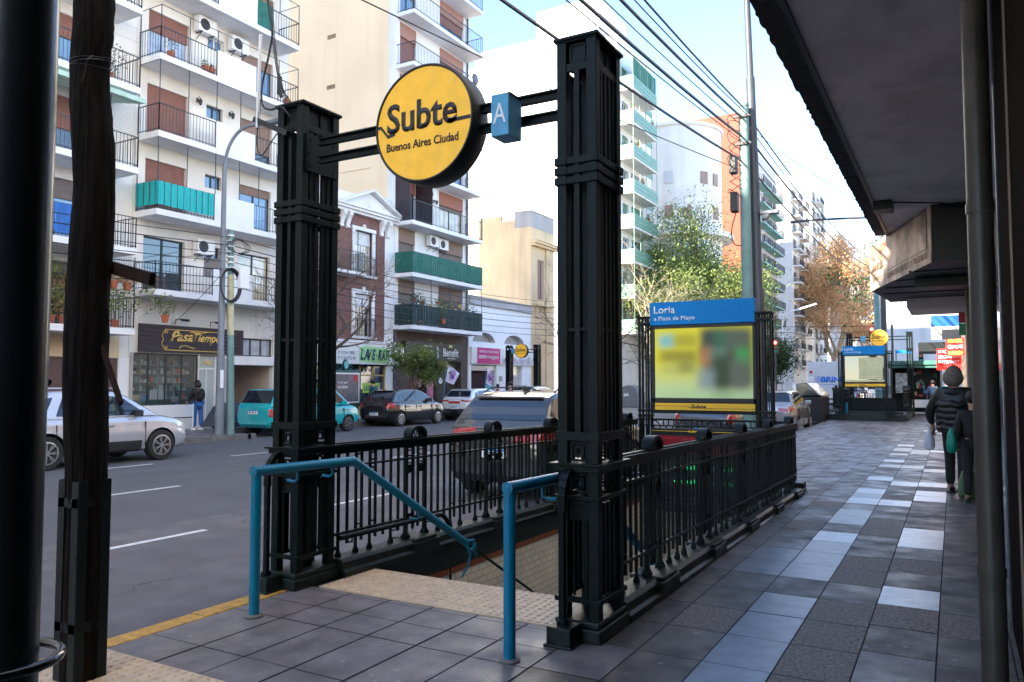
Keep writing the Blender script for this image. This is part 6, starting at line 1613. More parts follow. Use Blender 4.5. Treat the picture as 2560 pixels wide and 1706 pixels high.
dark = dict(suv); dark.update(L=4.45,W=1.85,H=1.64,paint=paint('paint_graphite',(.05,.045,.042),.5,.22),clad=.5,rbump=.55,
  belt=1.10,
  top=[(0,.90),(.05,1.06),(.4,1.12),(3.0,1.09),(3.5,1.02),(4.0,.95),(4.3,.82),(4.45,.64)], gh=[(.08,1.06),(.16,1.15),(.30,1.34),(.50,1.54),(.75,1.60),(1.2,1.63),(1.9,1.64),(2.4,1.60),(2.7,1.52),(3.5,1.0)],
  win=[('quarter_window',[(.60,1.16),(.56,1.20),(.85,1.43),(1.05,1.44),(.98,1.16)]),('rear_door_window',[(1.08,1.16),(1.12,1.46),(1.85,1.49),(1.85,1.15)]),('front_door_window',[(1.97,1.15),(1.97,1.49),(2.42,1.47),(2.66,1.41),(3.05,1.15)])],
  rw=((.17,1.165),(.48,1.52)), ws=((3.48,1.02),(2.7,1.50)), tl=(.90,1.08,.40,.45), hand=(1.35,2.3), seam=(1.05,1.9,3.1), mir=2.9, rack='black', fin=1.0)
car('parked_car','dark grey SUV seen from behind through the street side railing','car',(-5.95,10.0+2.2,ZR),0,dark)
hat = dict(L=4.08,W=1.74,H=1.50,zb=.2,belt=.98,r=.30,wr=.72,wf=3.30,paint=paint('paint_black',(.012,.012,.014),.2,.15),
  top=[(0,.78),(.05,.95),(.4,1.0),(2.8,.98),(3.2,.97),(3.6,.90),(3.9,.78),(4.08,.60)],
  gh=[(.15,.96),(.28,1.08),(.60,1.42),(1.1,1.49),(1.8,1.50),(2.2,1.47),(2.45,1.41),(3.25,.95)],
  win=[('quarter_window',[(.62,1.06),(.72,1.30),(.92,1.34),(.92,1.05)]),('rear_door_window',[(1.0,1.04),(1.0,1.38),(1.68,1.41),(1.68,1.02)]),('front_door_window',[(1.78,1.02),(1.78,1.41),(2.18,1.39),(2.4,1.33),(2.85,1.04)])],
  rw=((.28,1.08),(.60,1.42)), ws=((3.23,.97),(2.45,1.41)), tl=(.74,.98,.66,.36), hl=(.62,.82,.42), mir=2.62, hand=(1.15,2.0), seam=(.98,1.74,2.85), spoiler=1, pz=.52)
car('parked_car','black hatchback parked at the far kerb beside the laundry sign','car',(-20.40,24.7+2.04,ZR),0,hat)
wh = dict(hat); wh.update(paint=paint('paint_white',(.66,.68,.70),.1,.2),rbump=.55,tl=(.86,.95,.10,.30),pz=.62)
car('parked_car','white hatchback parked behind the black one beside a flag','car',(-20.15,30.15+2.04,ZR),0,wh)
es = dict(suv); es.update(H=1.56,L=4.3,paint=paint('paint_beige',(.30,.28,.26),.5,.3),rack='black',clad=0,rbump=0)
car('parked_car','beige grey estate car parked in front of the bookshop','car',(-20.1,36.0+2.1,ZR),0,es)
sv = dict(hat); sv.update(H=1.49,L=4.1,paint=paint('paint_silver_warm',(.36,.34,.34),.5,.25),tl=(.82,.93,.38,.50),rbump=.45)
car('parked_car','silver hatchback parked at the near kerb beyond the railings','car',(-5.55,27.6+2.05,ZR),0,sv)
dk2 = dict(hat); dk2.update(paint=paint('paint_darkblue',(.02,.024,.035),.3,.2))
car('parked_car','dark hatchback standing just behind the poster board by the kerb','car',(-5.75,20.3+2.0,ZR),0,dk2)
tw = dict(L=4.45,W=1.66,H=1.60,zb=.24,belt=.97,r=.29,wr=.72,wf=3.75,paint=paint('paint_turquoise',(.0,.36,.40),.0,.25),
  top=[(0,.92),(.04,.97),(.3,.98),(3.2,.96),(3.9,.95),(4.2,.90),(4.4,.80),(4.45,.66)], plan=[(0,.88),(.05,.95),(.3,.98),(2,1),(4.0,.98),(4.3,.94),(4.45,.84)],
  gh=[(.03,.95),(.10,1.05),(.38,1.55),(1.0,1.59),(2.6,1.60),(3.15,1.56),(3.95,.95)], gb=.94, gr=.80,
  win=[('cargo_window',[(.35,1.06),(.52,1.46),(1.3,1.49),(1.3,1.05)]),('rear_door_window',[(1.4,1.05),(1.4,1.49),(2.2,1.49),(2.2,1.05)]),('front_door_window',[(2.3,1.05),(2.3,1.49),(3.08,1.48),(3.66,1.05)])],
  rw=((.10,1.05),(.38,1.55)), ws=((3.93,.97),(3.15,1.56)), tl=(.62,.88,.80,.16), hl=(.58,.80,.12), mir=3.45, hand=(1.6,2.5), seam=(1.35,2.25,3.5), rimm='rimd', spokes=5, pz=.80, ch=1)
car('parked_van','turquoise small van parked at the far kerb, seen on both sides of the left pylon','van',(-20.10,18.2+2.22,ZR),0,tw)
# far traffic
for k,(x,y,c,lb) in enumerate(((-7.0,66,(.3,.3,.32),'small grey car far down the avenue behind the truck'),(-9.8,72,(.4,.05,.05),'small red car far down the avenue'),(-6.6,84,(.5,.5,.52),'tiny white car far down the avenue'),(-9.5,98,(.05,.05,.06),'tiny dark car far down the avenue'))):
    f = dict(hat); f.update(paint=paint('paint_far%d'%k,c)); car('parked_car', lb, 'car', (x,y,ZR), 0, f, group=None)
# armoured truck
t = thing('armoured_truck','pale armoured truck with blue lettering behind the far station board','truck',(-6.45,50.2,ZR),R(9))
tp = mk('truck_paint',(.52,.54,.57),.4,0,.05,3,dirt=.1)
b = MB(); b.box(-1.25,1.25,0,4.6,.55,3.05); b.build('box_body', tp, t, world=False, bevel=.06)
b = MB(); b.box(-1.22,1.22,-.03,0,.75,.85); b.box(-1.2,1.2,-.15,.1,.42,.58); b.build('rear_bumper', M['plast'], t, world=False)
b = MB(); b.box(-1.1,1.1,4.6,6.2,.5,2.3); b.build('cab', tp, t, world=False, bevel=.15)
o = text('BRINK\'S', (0,0,0), 1.75,.36, mk('truck_blue',(.01,.16,.62),.4), YM, 'lettering', None, bold=.05); o.parent = t; o.location = (-.52,-.012,1.80)
b = MB()
for k in range(6): b.box(-.83+k*.05,-.83+k*.05+.014+k*.003,-.012,-.004,1.80,2.16)
b.build('stripes', bpy.data.materials['truck_blue'], t, world=False)
b = MB(); b.box(-.6,.9,-.01,-.004,1.64,1.67); b.build('small_line', bpy.data.materials['truck_blue'], t, world=False)
for z, m_ in ((2.42,'tail'),(.95,'tail'),(1.35,'neony')):
    b = MB(); b.lathe([(.09,0),(.08,-.03)], (-1.08,-.01,z), 14, 'y'); b.build('lamp', M[m_], t, world=False)
b = MB(); b.lathe([(.14,0),(.14,-.006)], (-1.08,-.004,2.02), 20, 'y'); q = b.build('speed_disc', M['textw'], t, world=False)
o = text('60', (0,0,0), .14,.12, M['black'], YM, 'lettering'); o.parent = t; o.location = (-1.15,-.014,1.96)
for s in (-1,1):
    for y in (1.1,5.2): wheel(t, s*1.08, y, .42, .28, s, 'rimd', 5)
# covered motorcycle at the far kerb
t = thing('covered_motorcycle','motorcycle under a dark grey cover behind the two thin poles','motorcycle',(-21.75,19.0,0))
b = MB(); pr_ = [(17.85,.15),(17.9,.5),(18.1,.85),(18.4,.92),(18.8,.85),(19.2,.95),(19.6,1.15),(19.85,1.35),(20.0,1.1),(20.1,.5),(20.15,.15)]
N = len(pr_)
for i,(y,z) in enumerate(pr_):
    for x,f in ((-.42,.05),(-.34,.55),(-.12,.93),(0,1),(.12,.93),(.34,.55),(.42,.05)): b.v.append((-21.75+x*(1+.1*math.sin(i*2)),y+.04*math.sin(i*3+x*9),max(.1,z*f+.02*math.sin(i*5+x*11))))
for i in range(N-1):
    for j in range(6): b.f.append([i*7+j,i*7+j+1,(i+1)*7+j+1,(i+1)*7+j]); b.m.append(0)
o = b.build('cover', mk('cover_cloth',(.05,.055,.07),.6,0,.2,6,.4,30), t, smooth=60)
for y in (18.2,19.6):
    b = MB(); b.tube([(-21.75,y+.27*math.cos(a*math.pi/10),.30+.27*math.sin(a*math.pi/10)) for a in range(21)], .055, 8, False); b.lathe([(.1,-.05),(.1,.05)],(-21.75,y,.30),10,'x'); b.build('wheel', M['tyre'], t, smooth=40)
b = MB(); b.tube([(-21.4,18.4,.28),(-21.35,19.0,.30),(-21.35,19.5,.36)], .035, 8); b.build('exhaust', M['alu'], t, smooth=40)
# street bins
t = thing('dumpster','black dumpster with tilted lid at the kerb behind the silver hatchback','dumpster',(-5.5,36,ZR))
b = MB(); b.prism([(34.9,0),(37.1,0),(37.3,1.05),(34.7,1.05)],'x',-6.2,-4.85); b.xf(Matrix.Translation((0,0,ZR+.12))); b.build('bin', M['plast'], t, bevel=.03)
b = MB(); b.prism([(-6.25,1.02),(-5.9,1.55),(-5.4,1.62),(-4.8,1.05)],'y',34.68,37.32); b.build('lid', M['blackg'], t, bevel=.04)
b = MB(); b.box(-5.95,-5.8,34.6,34.68,.95,1.6); b.build('strap', M['alu'], t)
for k in range(4): 
    b = MB(); b.lathe([(.08,-.03),(.08,.03)],(-6.1+1.1*(k%2),35.1+1.8*(k//2),ZR+.08),10,'x'); b.build('castor', M['tyre'], t)
t = thing('waste_container','grey rounded waste container with small white lettering across the avenue','waste container',(-20.6,54.2,ZR))
b = MB(); b.prism([(-21.4,0),(-19.8,0),(-19.85,1.1),(-20.1,1.5),(-20.6,1.62),(-21.1,1.5),(-21.35,1.1)],'y',53.4,55); b.xf(Matrix.Translation((0,0,ZR))); b.build('shell', mk('bin_grey',(.13,.14,.16),.5), t, bevel=.06)
text('BA', (-20.9,53.38,.62), .42,.26, M['textw'], YM, 'lettering', t, bold=.04)
# ================================================================ people
def skinmesh(name, V, E_, Rr, mat, par, sub=1, smooth=True):
    me = bpy.data.meshes.new(name); me.from_pydata(V, E_, []); o = bpy.data.objects.new(name, me); COL.objects.link(o)
    sk_ = o.modifiers.new('s','SKIN'); sk_.use_smooth_shade = True
    for i, r in enumerate(Rr):
        v = me.skin_vertices[0].data[i]; v.radius = (r,r) if not isinstance(r, tuple) else r
    me.skin_vertices[0].data[0].use_root = True
    ss = o.modifiers.new('u','SUBSURF'); ss.levels = sub; ss.render_levels = sub
    bpy.context.view_layer.update()
    nm = bpy.data.meshes.new_from_object(o.evaluated_get(bpy.context.evaluated_depsgraph_get())); o.modifiers.clear(); o.data = nm; nm.name = name
    nm.materials.clear(); nm.materials.append(mat); nm.polygons.foreach_set('use_smooth',[True]*len(nm.polygons)); nm.polygons.foreach_set('material_index',[0]*len(nm.polygons))
    o.parent = par; return o
def person(label, loc, rz, h, top='cblack', legs='denim', hair='hairb', shoes='black', lean=.03, step=.14, armL=(.12,.05), armR=(.12,.05), headf=.02, hood=False, bulk=1.0, longhair=False, face=False):
    """local frame: faces +Y, x right. arm=(forward swing, outward)"""
    t = thing('person', label, 'person', loc, rz)
    k = h/1.75
    P = {}
    P['pel'] = (0,0,.96); P['wai'] = (0,lean*.3,1.10); P['che'] = (0,lean*.8,1.30); P['nec'] = (0,lean,1.48); P['ja'] = (0,lean+headf,1.58); P['hd'] = (0,lean+headf-.005,1.67)
    for s, n in ((-1,'L'),(1,'R')):
        fw, out = armL if s < 0 else armR
        P['sh'+n] = (s*.18,lean*.9,1.41); P['el'+n] = (s*(.23+out),lean+fw*.45-.02,1.13); P['wr'+n] = (s*(.22+out),lean+fw+.05,.90+max(0,fw)*.6); 
        P['ha'+n] = (s*(.22+out),P['wr'+n][1]+.03,P['wr'+n][2]-.07)
        st = step*(1 if s < 0 else -1)
        P['hp'+n] = (s*.09,0,.92); P['kn'+n] = (s*.10,st*.6+.02,.51); P['an'+n] = (s*.11,st-.02,.10); P['to'+n] = (s*.12,st+.13,.035)
    K = lambda p: tuple(c*k for c in P[p])
    names = ['pel','wai','che','nec','ja','hd','shL','elL','wrL','haL','shR','elR','wrR','haR','hpL','knL','anL','toL','hpR','knR','anR','toR']
    ix = {n:i for i,n in enumerate(names)}
    ed = [('pel','wai'),('wai','che'),('che','nec'),('nec','ja'),('ja','hd'),('che','shL'),('shL','elL'),('elL','wrL'),('wrL','haL'),('che','shR'),('shR','elR'),('elR','wrR'),('wrR','haR'),('pel','hpL'),('hpL','knL'),('knL','anL'),('anL','toL'),('pel','hpR'),('hpR','knR'),('knR','anR'),('anR','toR')]
    rd = {'pel':.13,'wai':.12,'che':.14,'nec':.055,'ja':.075,'hd':.098,'sh':.06,'el':.043,'wr':.028,'ha':.036,'hp':.09,'kn':.055,'an':.038,'to':.03}
    V = [K(n) for n in names]; Rr = [rd.get(n, rd.get(n[:2]))*k for n in names]; E_ = [(ix[a],ix[b]) for a,b in ed]
    for n in 'LR':          # fingers and thumb
        base = Vector(P['ha'+n]); s = -1 if n == 'L' else 1
        for q,(dx,ln) in enumerate(((-.026,.062),(-.009,.072),(.009,.068),(.026,.055))):
            a = len(V); V += [tuple((base+Vector((dx*.4,dx,-.025)))*k), tuple((base+Vector((dx*.4-s*.006,dx,-.025-ln*.6)))*k), tuple((base+Vector((dx*.4-s*.022,dx,-.025-ln)))*k)]
            Rr += [.009*k,.008*k,.007*k]; E_ += [(ix['ha'+n],a),(a,a+1),(a+1,a+2)]
        a = len(V); V += [tuple((base+Vector((-s*.01,.036,.005)))*k), tuple((base+Vector((-s*.02,.05,-.03)))*k)]; Rr += [.010*k,.008*k]; E_ += [(ix['ha'+n],a),(a,a+1)]
    skinmesh('body', V, E_, Rr, M['skin'], t)
    def sub(nm, ns, es, rr, mat):
        return skinmesh(nm, [K(n) for n in ns], [(ns.index(a),ns.index(b)) for a,b in es], [r*k for r in rr], mat, t)
    B = bulk
    ns = ['che','wai','pel','nec','shL','elL','wrL','shR','elR','wrR']
    sub('jacket', ns, [('che','wai'),('wai','pel'),('che','nec'),('che','shL'),('shL','elL'),('elL','wrL'),('che','shR'),('shR','elR'),('elR','wrR')], [.175*B,.165*B,.165*B,.075,.085*B,.062*B,.045,.085*B,.062*B,.045], M[top])
    ns = ['pel','hpL','knL','anL','hpR','knR','anR']
    sub('trousers', ns, [('pel','hpL'),('hpL','knL'),('knL','anL'),('pel','hpR'),('hpR','knR'),('knR','anR')], [.145,.105,.078,.066,.105,.078,.066], M[legs])
    for n in 'LR':
        a = Vector(P['an'+n]); b_ = Vector(P['to'+n]); bb = MB(); d_ = (b_-a); 
        bb.ball(tuple(c*k for c in (a.x,a.y+.075,.045)), .05*k, (.85,2.5,.85), 12); bb.box((a.x-.045)*k,(a.x+.045)*k,(a.y-.055)*k,(a.y+.20)*k,0,.022*k); bb.build('shoe', M[shoes], t, world=False, smooth=40)
    hd = Vector(P['hd'])*k
    bb = MB(); bb.ball((hd.x,hd.y-.012*k,hd.z+.018*k), .118*k, (.92,1.0,1.0), 16)
    if longhair: bb.ball((hd.x,hd.y-.04*k,hd.z-.045*k), .132*k, (1.02,.82,1.0), 16)
    bb.v = [(x,y,z) if not (face and y > hd.y+.045*k and z < hd.z+.05*k) else (x,hd.y+.03*k,z) for x,y,z in bb.v]
    for i,(x,y,z) in enumerate(bb.v): q = noise.noise(Vector((x*30,y*30,z*30)))*.008; bb.v[i] = (x*(1+q*5),y+q,z+q)
    bb.build('hood' if hood else 'hair', M[top if hood else hair], t, world=False, smooth=60)
    if face:
        bb = MB(); bb.ball((0,hd.y+.100*k,hd.z-.03*k), .016*k, (.8,1,1.6), 8); bb.build('nose', M['skin'], t, world=False, smooth=60)
        for s in (-1,1):
            bb = MB(); bb.ball((s*.034*k,hd.y+.088*k,hd.z-.003*k), .011*k, (1.3,.6,.8), 8); bb.build('eye', M['black'], t, world=False)
            bb = MB(); bb.ball((s*.095*k,hd.y,hd.z-.02*k), .022*k, (.4,.8,1.3), 8); bb.build('ear', M['skin'], t, world=False, smooth=60)
            bb = MB(); bb.box(s*.05*k,s*.018*k,hd.y+.088*k,hd.y+.098*k,hd.z+.016*k,hd.z+.022*k); bb.build('eyebrow', M['hairb'], t, world=False)
        bb = MB(); bb.box(-.024*k,.024*k,hd.y+.083*k,hd.y+.093*k,hd.z-.07*k,hd.z-.062*k); bb.build('mouth', mk('lips',(.3,.1,.08),.5), t, world=False)
    return t
def backpack(par, mat, z=1.28, w=.30, hh=.42, y=-.2):
    b = MB(); b.box(-w/2,w/2,y-.13,y+.02,z-hh/2,z+hh/2); o = b.build('backpack', M[mat], par, world=False, bevel=.06)
    b = MB()
    for s in (-1,1): b.tube([(s*.10,y,z+hh*.45),(s*.12,y+.2,z+hh*.5),(s*.13,y+.36,z+.05),(s*.14,y+.1,z-hh*.4)], .018, 6)
    b.build('strap', M[mat], o, world=False)
# at the shop window
p = person('person in blue track trousers and a black jacket with backpack at the shop window', (-22.55,18.0,0), R(85), 1.66, 'cblack','denim','hairb','whites', step=.05, armL=(.22,.02), armR=(.2,.0), longhair=True, headf=.05)
b = MB(); b.ball((0,-.20,1.20),.15,(.85,.62,1.35),14); b.build('backpack', M['cblack'], p, world=False, smooth=60)
b = MB(); b.box(-.185,-.178,-.03,.03,.1,.9); b.build('side_stripe', M['whites'], p, world=False)
p = person('person in a teal jacket with a printed back beside the advertising board', (-21.9,26.5,0), R(150), 1.72, 'cteal','cblack','hairb','black')
b = MB(); b.box(-.14,.14,-.195,-.175,1.12,1.42); b.build('back_print', mk('print_grey',(.45,.42,.5),.7,0,.6,16), p, world=False)
person('person in a dark hood standing next to the advertising board', (-22.3,25.7,0), R(60), 1.74, 'cblack','cblack','hairb','black', hood=True)
p = person('dark haired man in a blue grey top walking in the roadway behind the grey SUV', (-14.8,26.0,ZR), R(205), 1.76, 'cblue','denim','hairb','black', face=True, step=.2, armL=(.1,.03), armR=(-.05,.03))
person('person in a red top sitting inside the bookshop doorway', (-23.0,38.9,.0), R(-70), 1.5, 'red','cblack','hairb','black', step=.03)
p = person('person with grey hair, black padded vest and black trousers standing by the right wall', (.0,13.0,0), R(-12), 1.80, 'puff','cblack','hairg','black', bulk=1.22, step=.16, lean=-.02, armL=(.1,.10), armR=(.05,-.02), longhair=True)
b = MB(); b.lathe([(.12,1.50),(.15,1.46),(.13,1.42)],(0,-.02,0),14); b.build('collar', M['cblack'], p, world=False, smooth=50)
for z in (.95,1.035,1.12,1.205,1.29):
    b = MB(); b.tube([((.195 if z < 1.3 else .165)*math.cos(a*math.pi/12),-.01+(.175 if z < 1.3 else .15)*math.sin(a*math.pi/12),z+.012*math.sin(a*1.9+z*9)) for a in range(25)], .060, 10, False); b.build('padded_roll', M['puff'], p, world=False, smooth=60)
t = thing('plastic_bag','small white plastic bag held by the grey haired person','bag',(-.34,13.05,.62))
b = MB(); b.lathe([(.02,.04),(.06,.05),(.075,.12),(.055,.24),(.025,.31),(.012,.38)],(-.335,13.08,.58),10); b.build('bag', mk('bag_white',(.62,.6,.66),.5,0,.1,20,.5,30), t, smooth=60)
p = person('shorter person in dark clothes half hidden behind the drainpipe', (.22,12.15,0), R(8), 1.46, 'cblack','cblack','hairb','black', step=.05, armL=(.12,.0), armR=(.1,0))
t = thing('plastic_bag','bright teal plastic bag held by the person behind the drainpipe','bag',(-.03,12.2,.6))
b = MB(); b.lathe([(.03,.03),(.06,.05),(.068,.16),(.055,.28),(.02,.36)],(-.045,12.25,.62),10); b.build('bag', mk('bag_teal',(.0,.26,.19),.4,0,.15,20,.6,30), t, smooth=60)
t = thing('shopping_bag','green translucent shopping bag standing between the two people by the right wall','bag',(.12,12.7,0))
b = MB(); b.lathe([(.10,.0),(.135,.05),(.125,.22),(.08,.36),(.03,.42)],(.14,12.65,0),12); b.build('bag', mk('bag_green',(.06,.15,.05),.5,0,.35,14,.8,20), t, smooth=60)
# ================================================================ near left: column, tree trunk
t = thing('street_column','thick dark steel column at the left edge of the picture','column',(-2.11,1.10,0))
b = MB(); b.tube([(-2.11,1.10,0),(-2.11,1.10,5.2)], .092, 40); b.build('shaft', mk('column_paint',(.012,.016,.018),.33,.0,.2,5,.15,30,coat=.3), t, smooth=40)
b = MB(); b.tube([(-2.11,1.10,.0),(-2.11,1.10,.25)], .12, 32); b.build('base', M['black'], t, smooth=40)
b = MB(); b.tube([(-2.11+.140*math.cos(a*math.pi/16),1.10+.140*math.sin(a*math.pi/16),.905) for a in range(33)], .013, 10, False)
for a in (0,2.1,4.2): b.tube([(-2.11+.09*math.cos(a),1.10+.09*math.sin(a),.885),(-2.11+.14*math.cos(a),1.10+.14*math.sin(a),.905)], .008, 6)
b.build('ring', M['blackg'], t, smooth=40)
t = thing('street_tree','dark bare tree trunk inside a metal guard at the kerb on the left','tree',(-4.17,2.6,0))
b = MB(); pts = [(-4.165,0),(-4.165,.5),(-4.168,.9),(-4.17,1.3),(-4.18,1.6),(-4.178,1.84),(-4.188,2.1),(-4.182,2.4),(-4.175,2.7),(-4.192,2.97),(-4.215,3.2),(-4.222,3.4),(-4.205,3.6),(-4.222,3.8),(-4.25,4.3),(-4.23,5.0),(-4.3,6.0)]
rr = [.098,.098,.100,.109,.111,.112,.109,.111,.104,.108,.103,.098,.104,.106,.105,.10,.095]
P_ = []; R_ = []
for i in range(len(pts)-1):
    for k in range(5):
        q = k/5; P_.append((pts[i][0]*(1-q)+pts[i+1][0]*q, 2.6+.01*math.sin(i+q), pts[i][1]*(1-q)+pts[i+1][1]*q)); R_.append(rr[i]*(1-q)+rr[i+1]*q)
b.tube(P_, R_, 40)
for i,(x,y,z) in enumerate(b.v):
    a = math.atan2(y-2.6, x+4.19); q = .007*noise.noise(Vector((a*4.0,z*1.1,0)))+.006*noise.noise(Vector((a*14,z*1.6,3)))+.004*noise.noise(Vector((a*30,z*9,5)))
    b.v[i] = (x+math.cos(a)*q, y+math.sin(a)*q, z)
b.build('trunk', M['bark'], t, smooth=60)
b = MB(); b.bar((-4.20,2.70,2.27),(-3.76,2.69,2.16),.035,.07); b.build('sawn_board', M['deadwood'], t, bevel=.004)
b = MB(); b.bar((-4.08,2.62,1.80),(-3.84,2.58,1.49),.022,.032); b.build('broken_stick', M['deadwood'], t, bevel=.004)
b = MB(); b.tube([(-4.36,2.5,1.60),(-4.42,2.47,1.62),(-4.46,2.45,1.60)], [.02,.018,.012], 6); b.build('stub', M['deadwood'], t)
b = MB()
for z,w in ((3.43,.0),(3.40,.01),(3.385,-.01)): b.tube([(-4.218+.108*math.cos(a*math.pi/10),2.6+.110*math.sin(a*math.pi/10),z+.02*math.sin(a*.3+w*90)) for a in range(21)], .0025, 4, False)
b.tube([(-4.05,2.5,3.39),(-4.02,2.45,3.34),(-4.035,2.45,3.26),(-4.05,2.44,3.22)], .003, 4); b.build('wire_tie', M['cable'], t)
b = MB(); b.tube([(-4.33,2.48,2.45),(-4.40,2.44,2.27),(-4.5,2.42,2.14),(-4.62,2.4,2.06)], [.005,.005,.004,.003], 5); b.tube([(-4.37,2.45,2.95),(-4.42,2.44,2.84),(-4.45,2.43,2.86)],[.006,.004,.003],5); b.build('twig', M['twig'], t)
t = thing('tree_guard','dark steel guard of flat bars round the tree trunk','tree guard',(-4.155,2.6,0))
for sx in (-1,1):
    for sy in (-1,1):
        b = MB(); x, y = -4.165+sx*.088, 2.6+sy*.088
        b.box(x-sx*.055,x+sx*.004,y,y+sy*.006,0,1.07); b.box(x,x+sx*.006,y-sy*.05,y,0,1.075); b.build('corner_bar', M['irond'], t, bevel=.0015)
for z in (.93,.27):
    b = MB()
    for s in (-1,1): b.box(-4.255,-4.075,2.6+s*.089,2.6+s*.094,z,z+.05); b.box(-4.165+s*.090,-4.165+s*.095,2.511,2.689,z,z+.05)
    b.build('cross_band', M['irond'], t)
# ================================================================ antenna and cables on the left pylon
t = thing('antenna','white tube antenna on a bracket at the top of the street side pylon','antenna',(-4.9,4.5,3.7))
b = MB(); b.tube([(-4.925,4.45,3.80),(-4.905,4.45,4.46)], .014, 10); b.ball((-4.905,4.45,4.46),.0155); b.build('radome', M['whites'], t, smooth=40)
b = MB(); b.tube([(-4.92,4.45,3.69),(-4.924,4.45,3.82)], .019, 10); b.build('base', M['alu'], t, smooth=40)
b = MB(); b.bar((-4.96,4.45,3.77),(-4.60,4.47,3.60),.035,.045); b.build('bracket', M['black'], t)
t = thing('cable','thick black cable dropping onto the street side pylon with loose loops','cable',(-4.8,4.5,3.6))
def smooth_path(p, n=8):
    p = [Vector(q) for q in p]; o = []
    for i in range(len(p)-1):
        a,b_,c,d = p[max(i-1,0)],p[i],p[i+1],p[min(i+2,len(p)-1)]
        for k in range(n):
            u = k/n; o.append(.5*((2*b_)+(c-a)*u+(2*a-5*b_+4*c-d)*u*u+(3*b_-a-3*c+d)*u**3))
    o.append(p[-1]); return o
b = MB(); b.tube(smooth_path([(-4.95,4.45,5.6),(-4.83,4.45,4.75),(-4.77,4.45,4.5),(-4.80,4.45,4.3),(-4.875,4.45,4.05),(-4.87,4.45,3.88),(-4.78,4.45,3.82),(-4.66,4.46,3.82),(-4.6,4.5,3.74)]), .0085, 8); b.build('main_cable', M['cable'], t, smooth=60)
b = MB(); b.tube(smooth_path([(-4.92,4.45,3.70),(-4.925,4.45,3.55),(-4.88,4.45,3.46),(-4.82,4.45,3.49),(-4.74,4.47,3.60),(-4.66,4.48,3.66)]), .005, 6); b.build('loop', M['cable'], t, smooth=60)
for k in range(4):
    b = MB(); b.tube(smooth_path([(-4.95+.03*k,4.45,5.4),(-4.76+.01*k,4.45,4.35),(-4.70+.015*k,4.46,4.05-.02*k),(-4.64+.02*k,4.5,3.85)]), .003, 5); b.build('thin_cable', M['cable'], t)
b = MB(); b.box(-4.70,-4.67,4.44,4.47,3.93,4.08); b.tube([(-4.69,4.45,4.1),(-4.66,4.45,3.9)], .014, 6); b.build('splice', M['cable'], t, bevel=.004)
# ================================================================ poles
t = thing('street_lamp','grey curved arm street lamp at the far kerb by the gold lettered shop','street lamp',(-19.8,16.6,0))
b = MB(); pts = [(-19.8,16.6,0),(-19.8,16.6,2.4),(-19.8,16.6,2.45),(-19.8,16.6,8.3)]+[(-19.8+.9*(1-math.cos(a*math.pi/16)),16.6+.25*(1-math.cos(a*math.pi/16)),8.3+1.35*math.sin(a*math.pi/16)) for a in range(1,9)]+[(-18.3,17.1,9.72)]
b.tube(pts, [.13,.12,.10,.07]+[.05]*8+[.04], 14); b.build('pole', M['poleg'], t, smooth=40)
b = MB(); b.box(-18.5,-17.9,17.0,17.25,9.66,9.78); b.build('lamp_head', M['poleg'], t, bevel=.03)
b = MB(); b.box(-19.69,-19.67,16.5,16.62,1.45,2.0); b.build('sticker', M['whites'], t)
t = thing('utility_pole','thin pale yellow and green utility pole with a white box and coiled cable','utility pole',(-19.75,16.95,0))
for z0,z1,m_ in ((0,2.3,'poleteal'),(2.3,3.1,'poleteal'),(3.1,5.0,'poleyel'),(5.0,6.4,'poleteal')):
    b = MB(); b.tube([(-19.75,16.98-.02*z0,z0),(-19.75,16.98-.02*z1,z1)], [.125-.006*z0,.125-.006*z1], 14); b.build('shaft', M[m_], t, smooth=40)
b = MB()
for k in range(7): b.tube([(-19.75,16.85,5.2+k*.17),(-19.75,16.85,5.24+k*.17)], .12, 12)
b.build('white_band', M['whites'], t)
b = MB(); b.box(-19.62,-19.45,17.02,17.38,4.58,5.25); b.build('service_box', M['whites'], t, bevel=.02)
for dz in (0,.02,-.02,.04):
    b = MB(); b.tube([(-19.60+dz,16.75+(.36+dz)*math.cos(a*math.pi/12),4.65+(.50+dz)*math.sin(a*math.pi/12)) for a in range(25)], .022, 6, False); b.build('cable_coil', M['cable'], t, smooth=60)
b = MB()
for k in range(6): a0 = k*1.1; b.tube([(-19.55,17.0+.25*math.cos(a*.7+a0)*(1+.2*k),5.9+.22*math.sin(a*.7+a0)) for a in range(9)], .008, 4, False)
b.build('loose_wire', M['cable'], t)
t = thing('street_lamp','tall dark lamp pole beside the teal pole, rising out of the picture','street lamp',(-4.2,19.8,0))
b = MB(); b.tube([(-4.16,19.8,0),(-4.18,19.8,3.9),(-4.19,19.8,3.95),(-4.22,19.8,6.6),(-4.22,19.8,6.65),(-4.28,19.8,9.3),(-4.28,19.8,9.35),(-4.36,19.8,12.5)], [.15,.15,.125,.125,.115,.11,.085,.075], 16); b.build('pole', M['poled'], t, smooth=40)
b = MB(); b.box(-4.08,-3.65,19.68,19.9,5.78,5.86); b.prism([(-4.05,5.78),(-3.85,5.78),(-3.92,5.66),(-4.05,5.66)],'y',19.7,19.88); b.build('pedestrian_lamp', M['poleg'], t, bevel=.01)
t = thing('utility_pole','teal concrete pole carrying the overhead cable bundle and two dark boxes','utility pole',(-4.42,19.5,0))
b = MB(); b.tube([(-4.36,19.5,0),(-4.38,19.5,8.5)], [.16,.105], 16); b.tube([(-4.38,19.5,8.5),(-4.38,19.5,8.56)], .12, 16); b.build('shaft', M['poleteal'], t, smooth=40)
for x,z,h in ((-4.66,7.05,.45),(-4.64,6.1,.5)):
    b = MB(); b.box(x-.09,x+.09,19.35,19.6,z-h*.5,z+h*.5); b.build('junction_box', M['black'], t, bevel=.02)
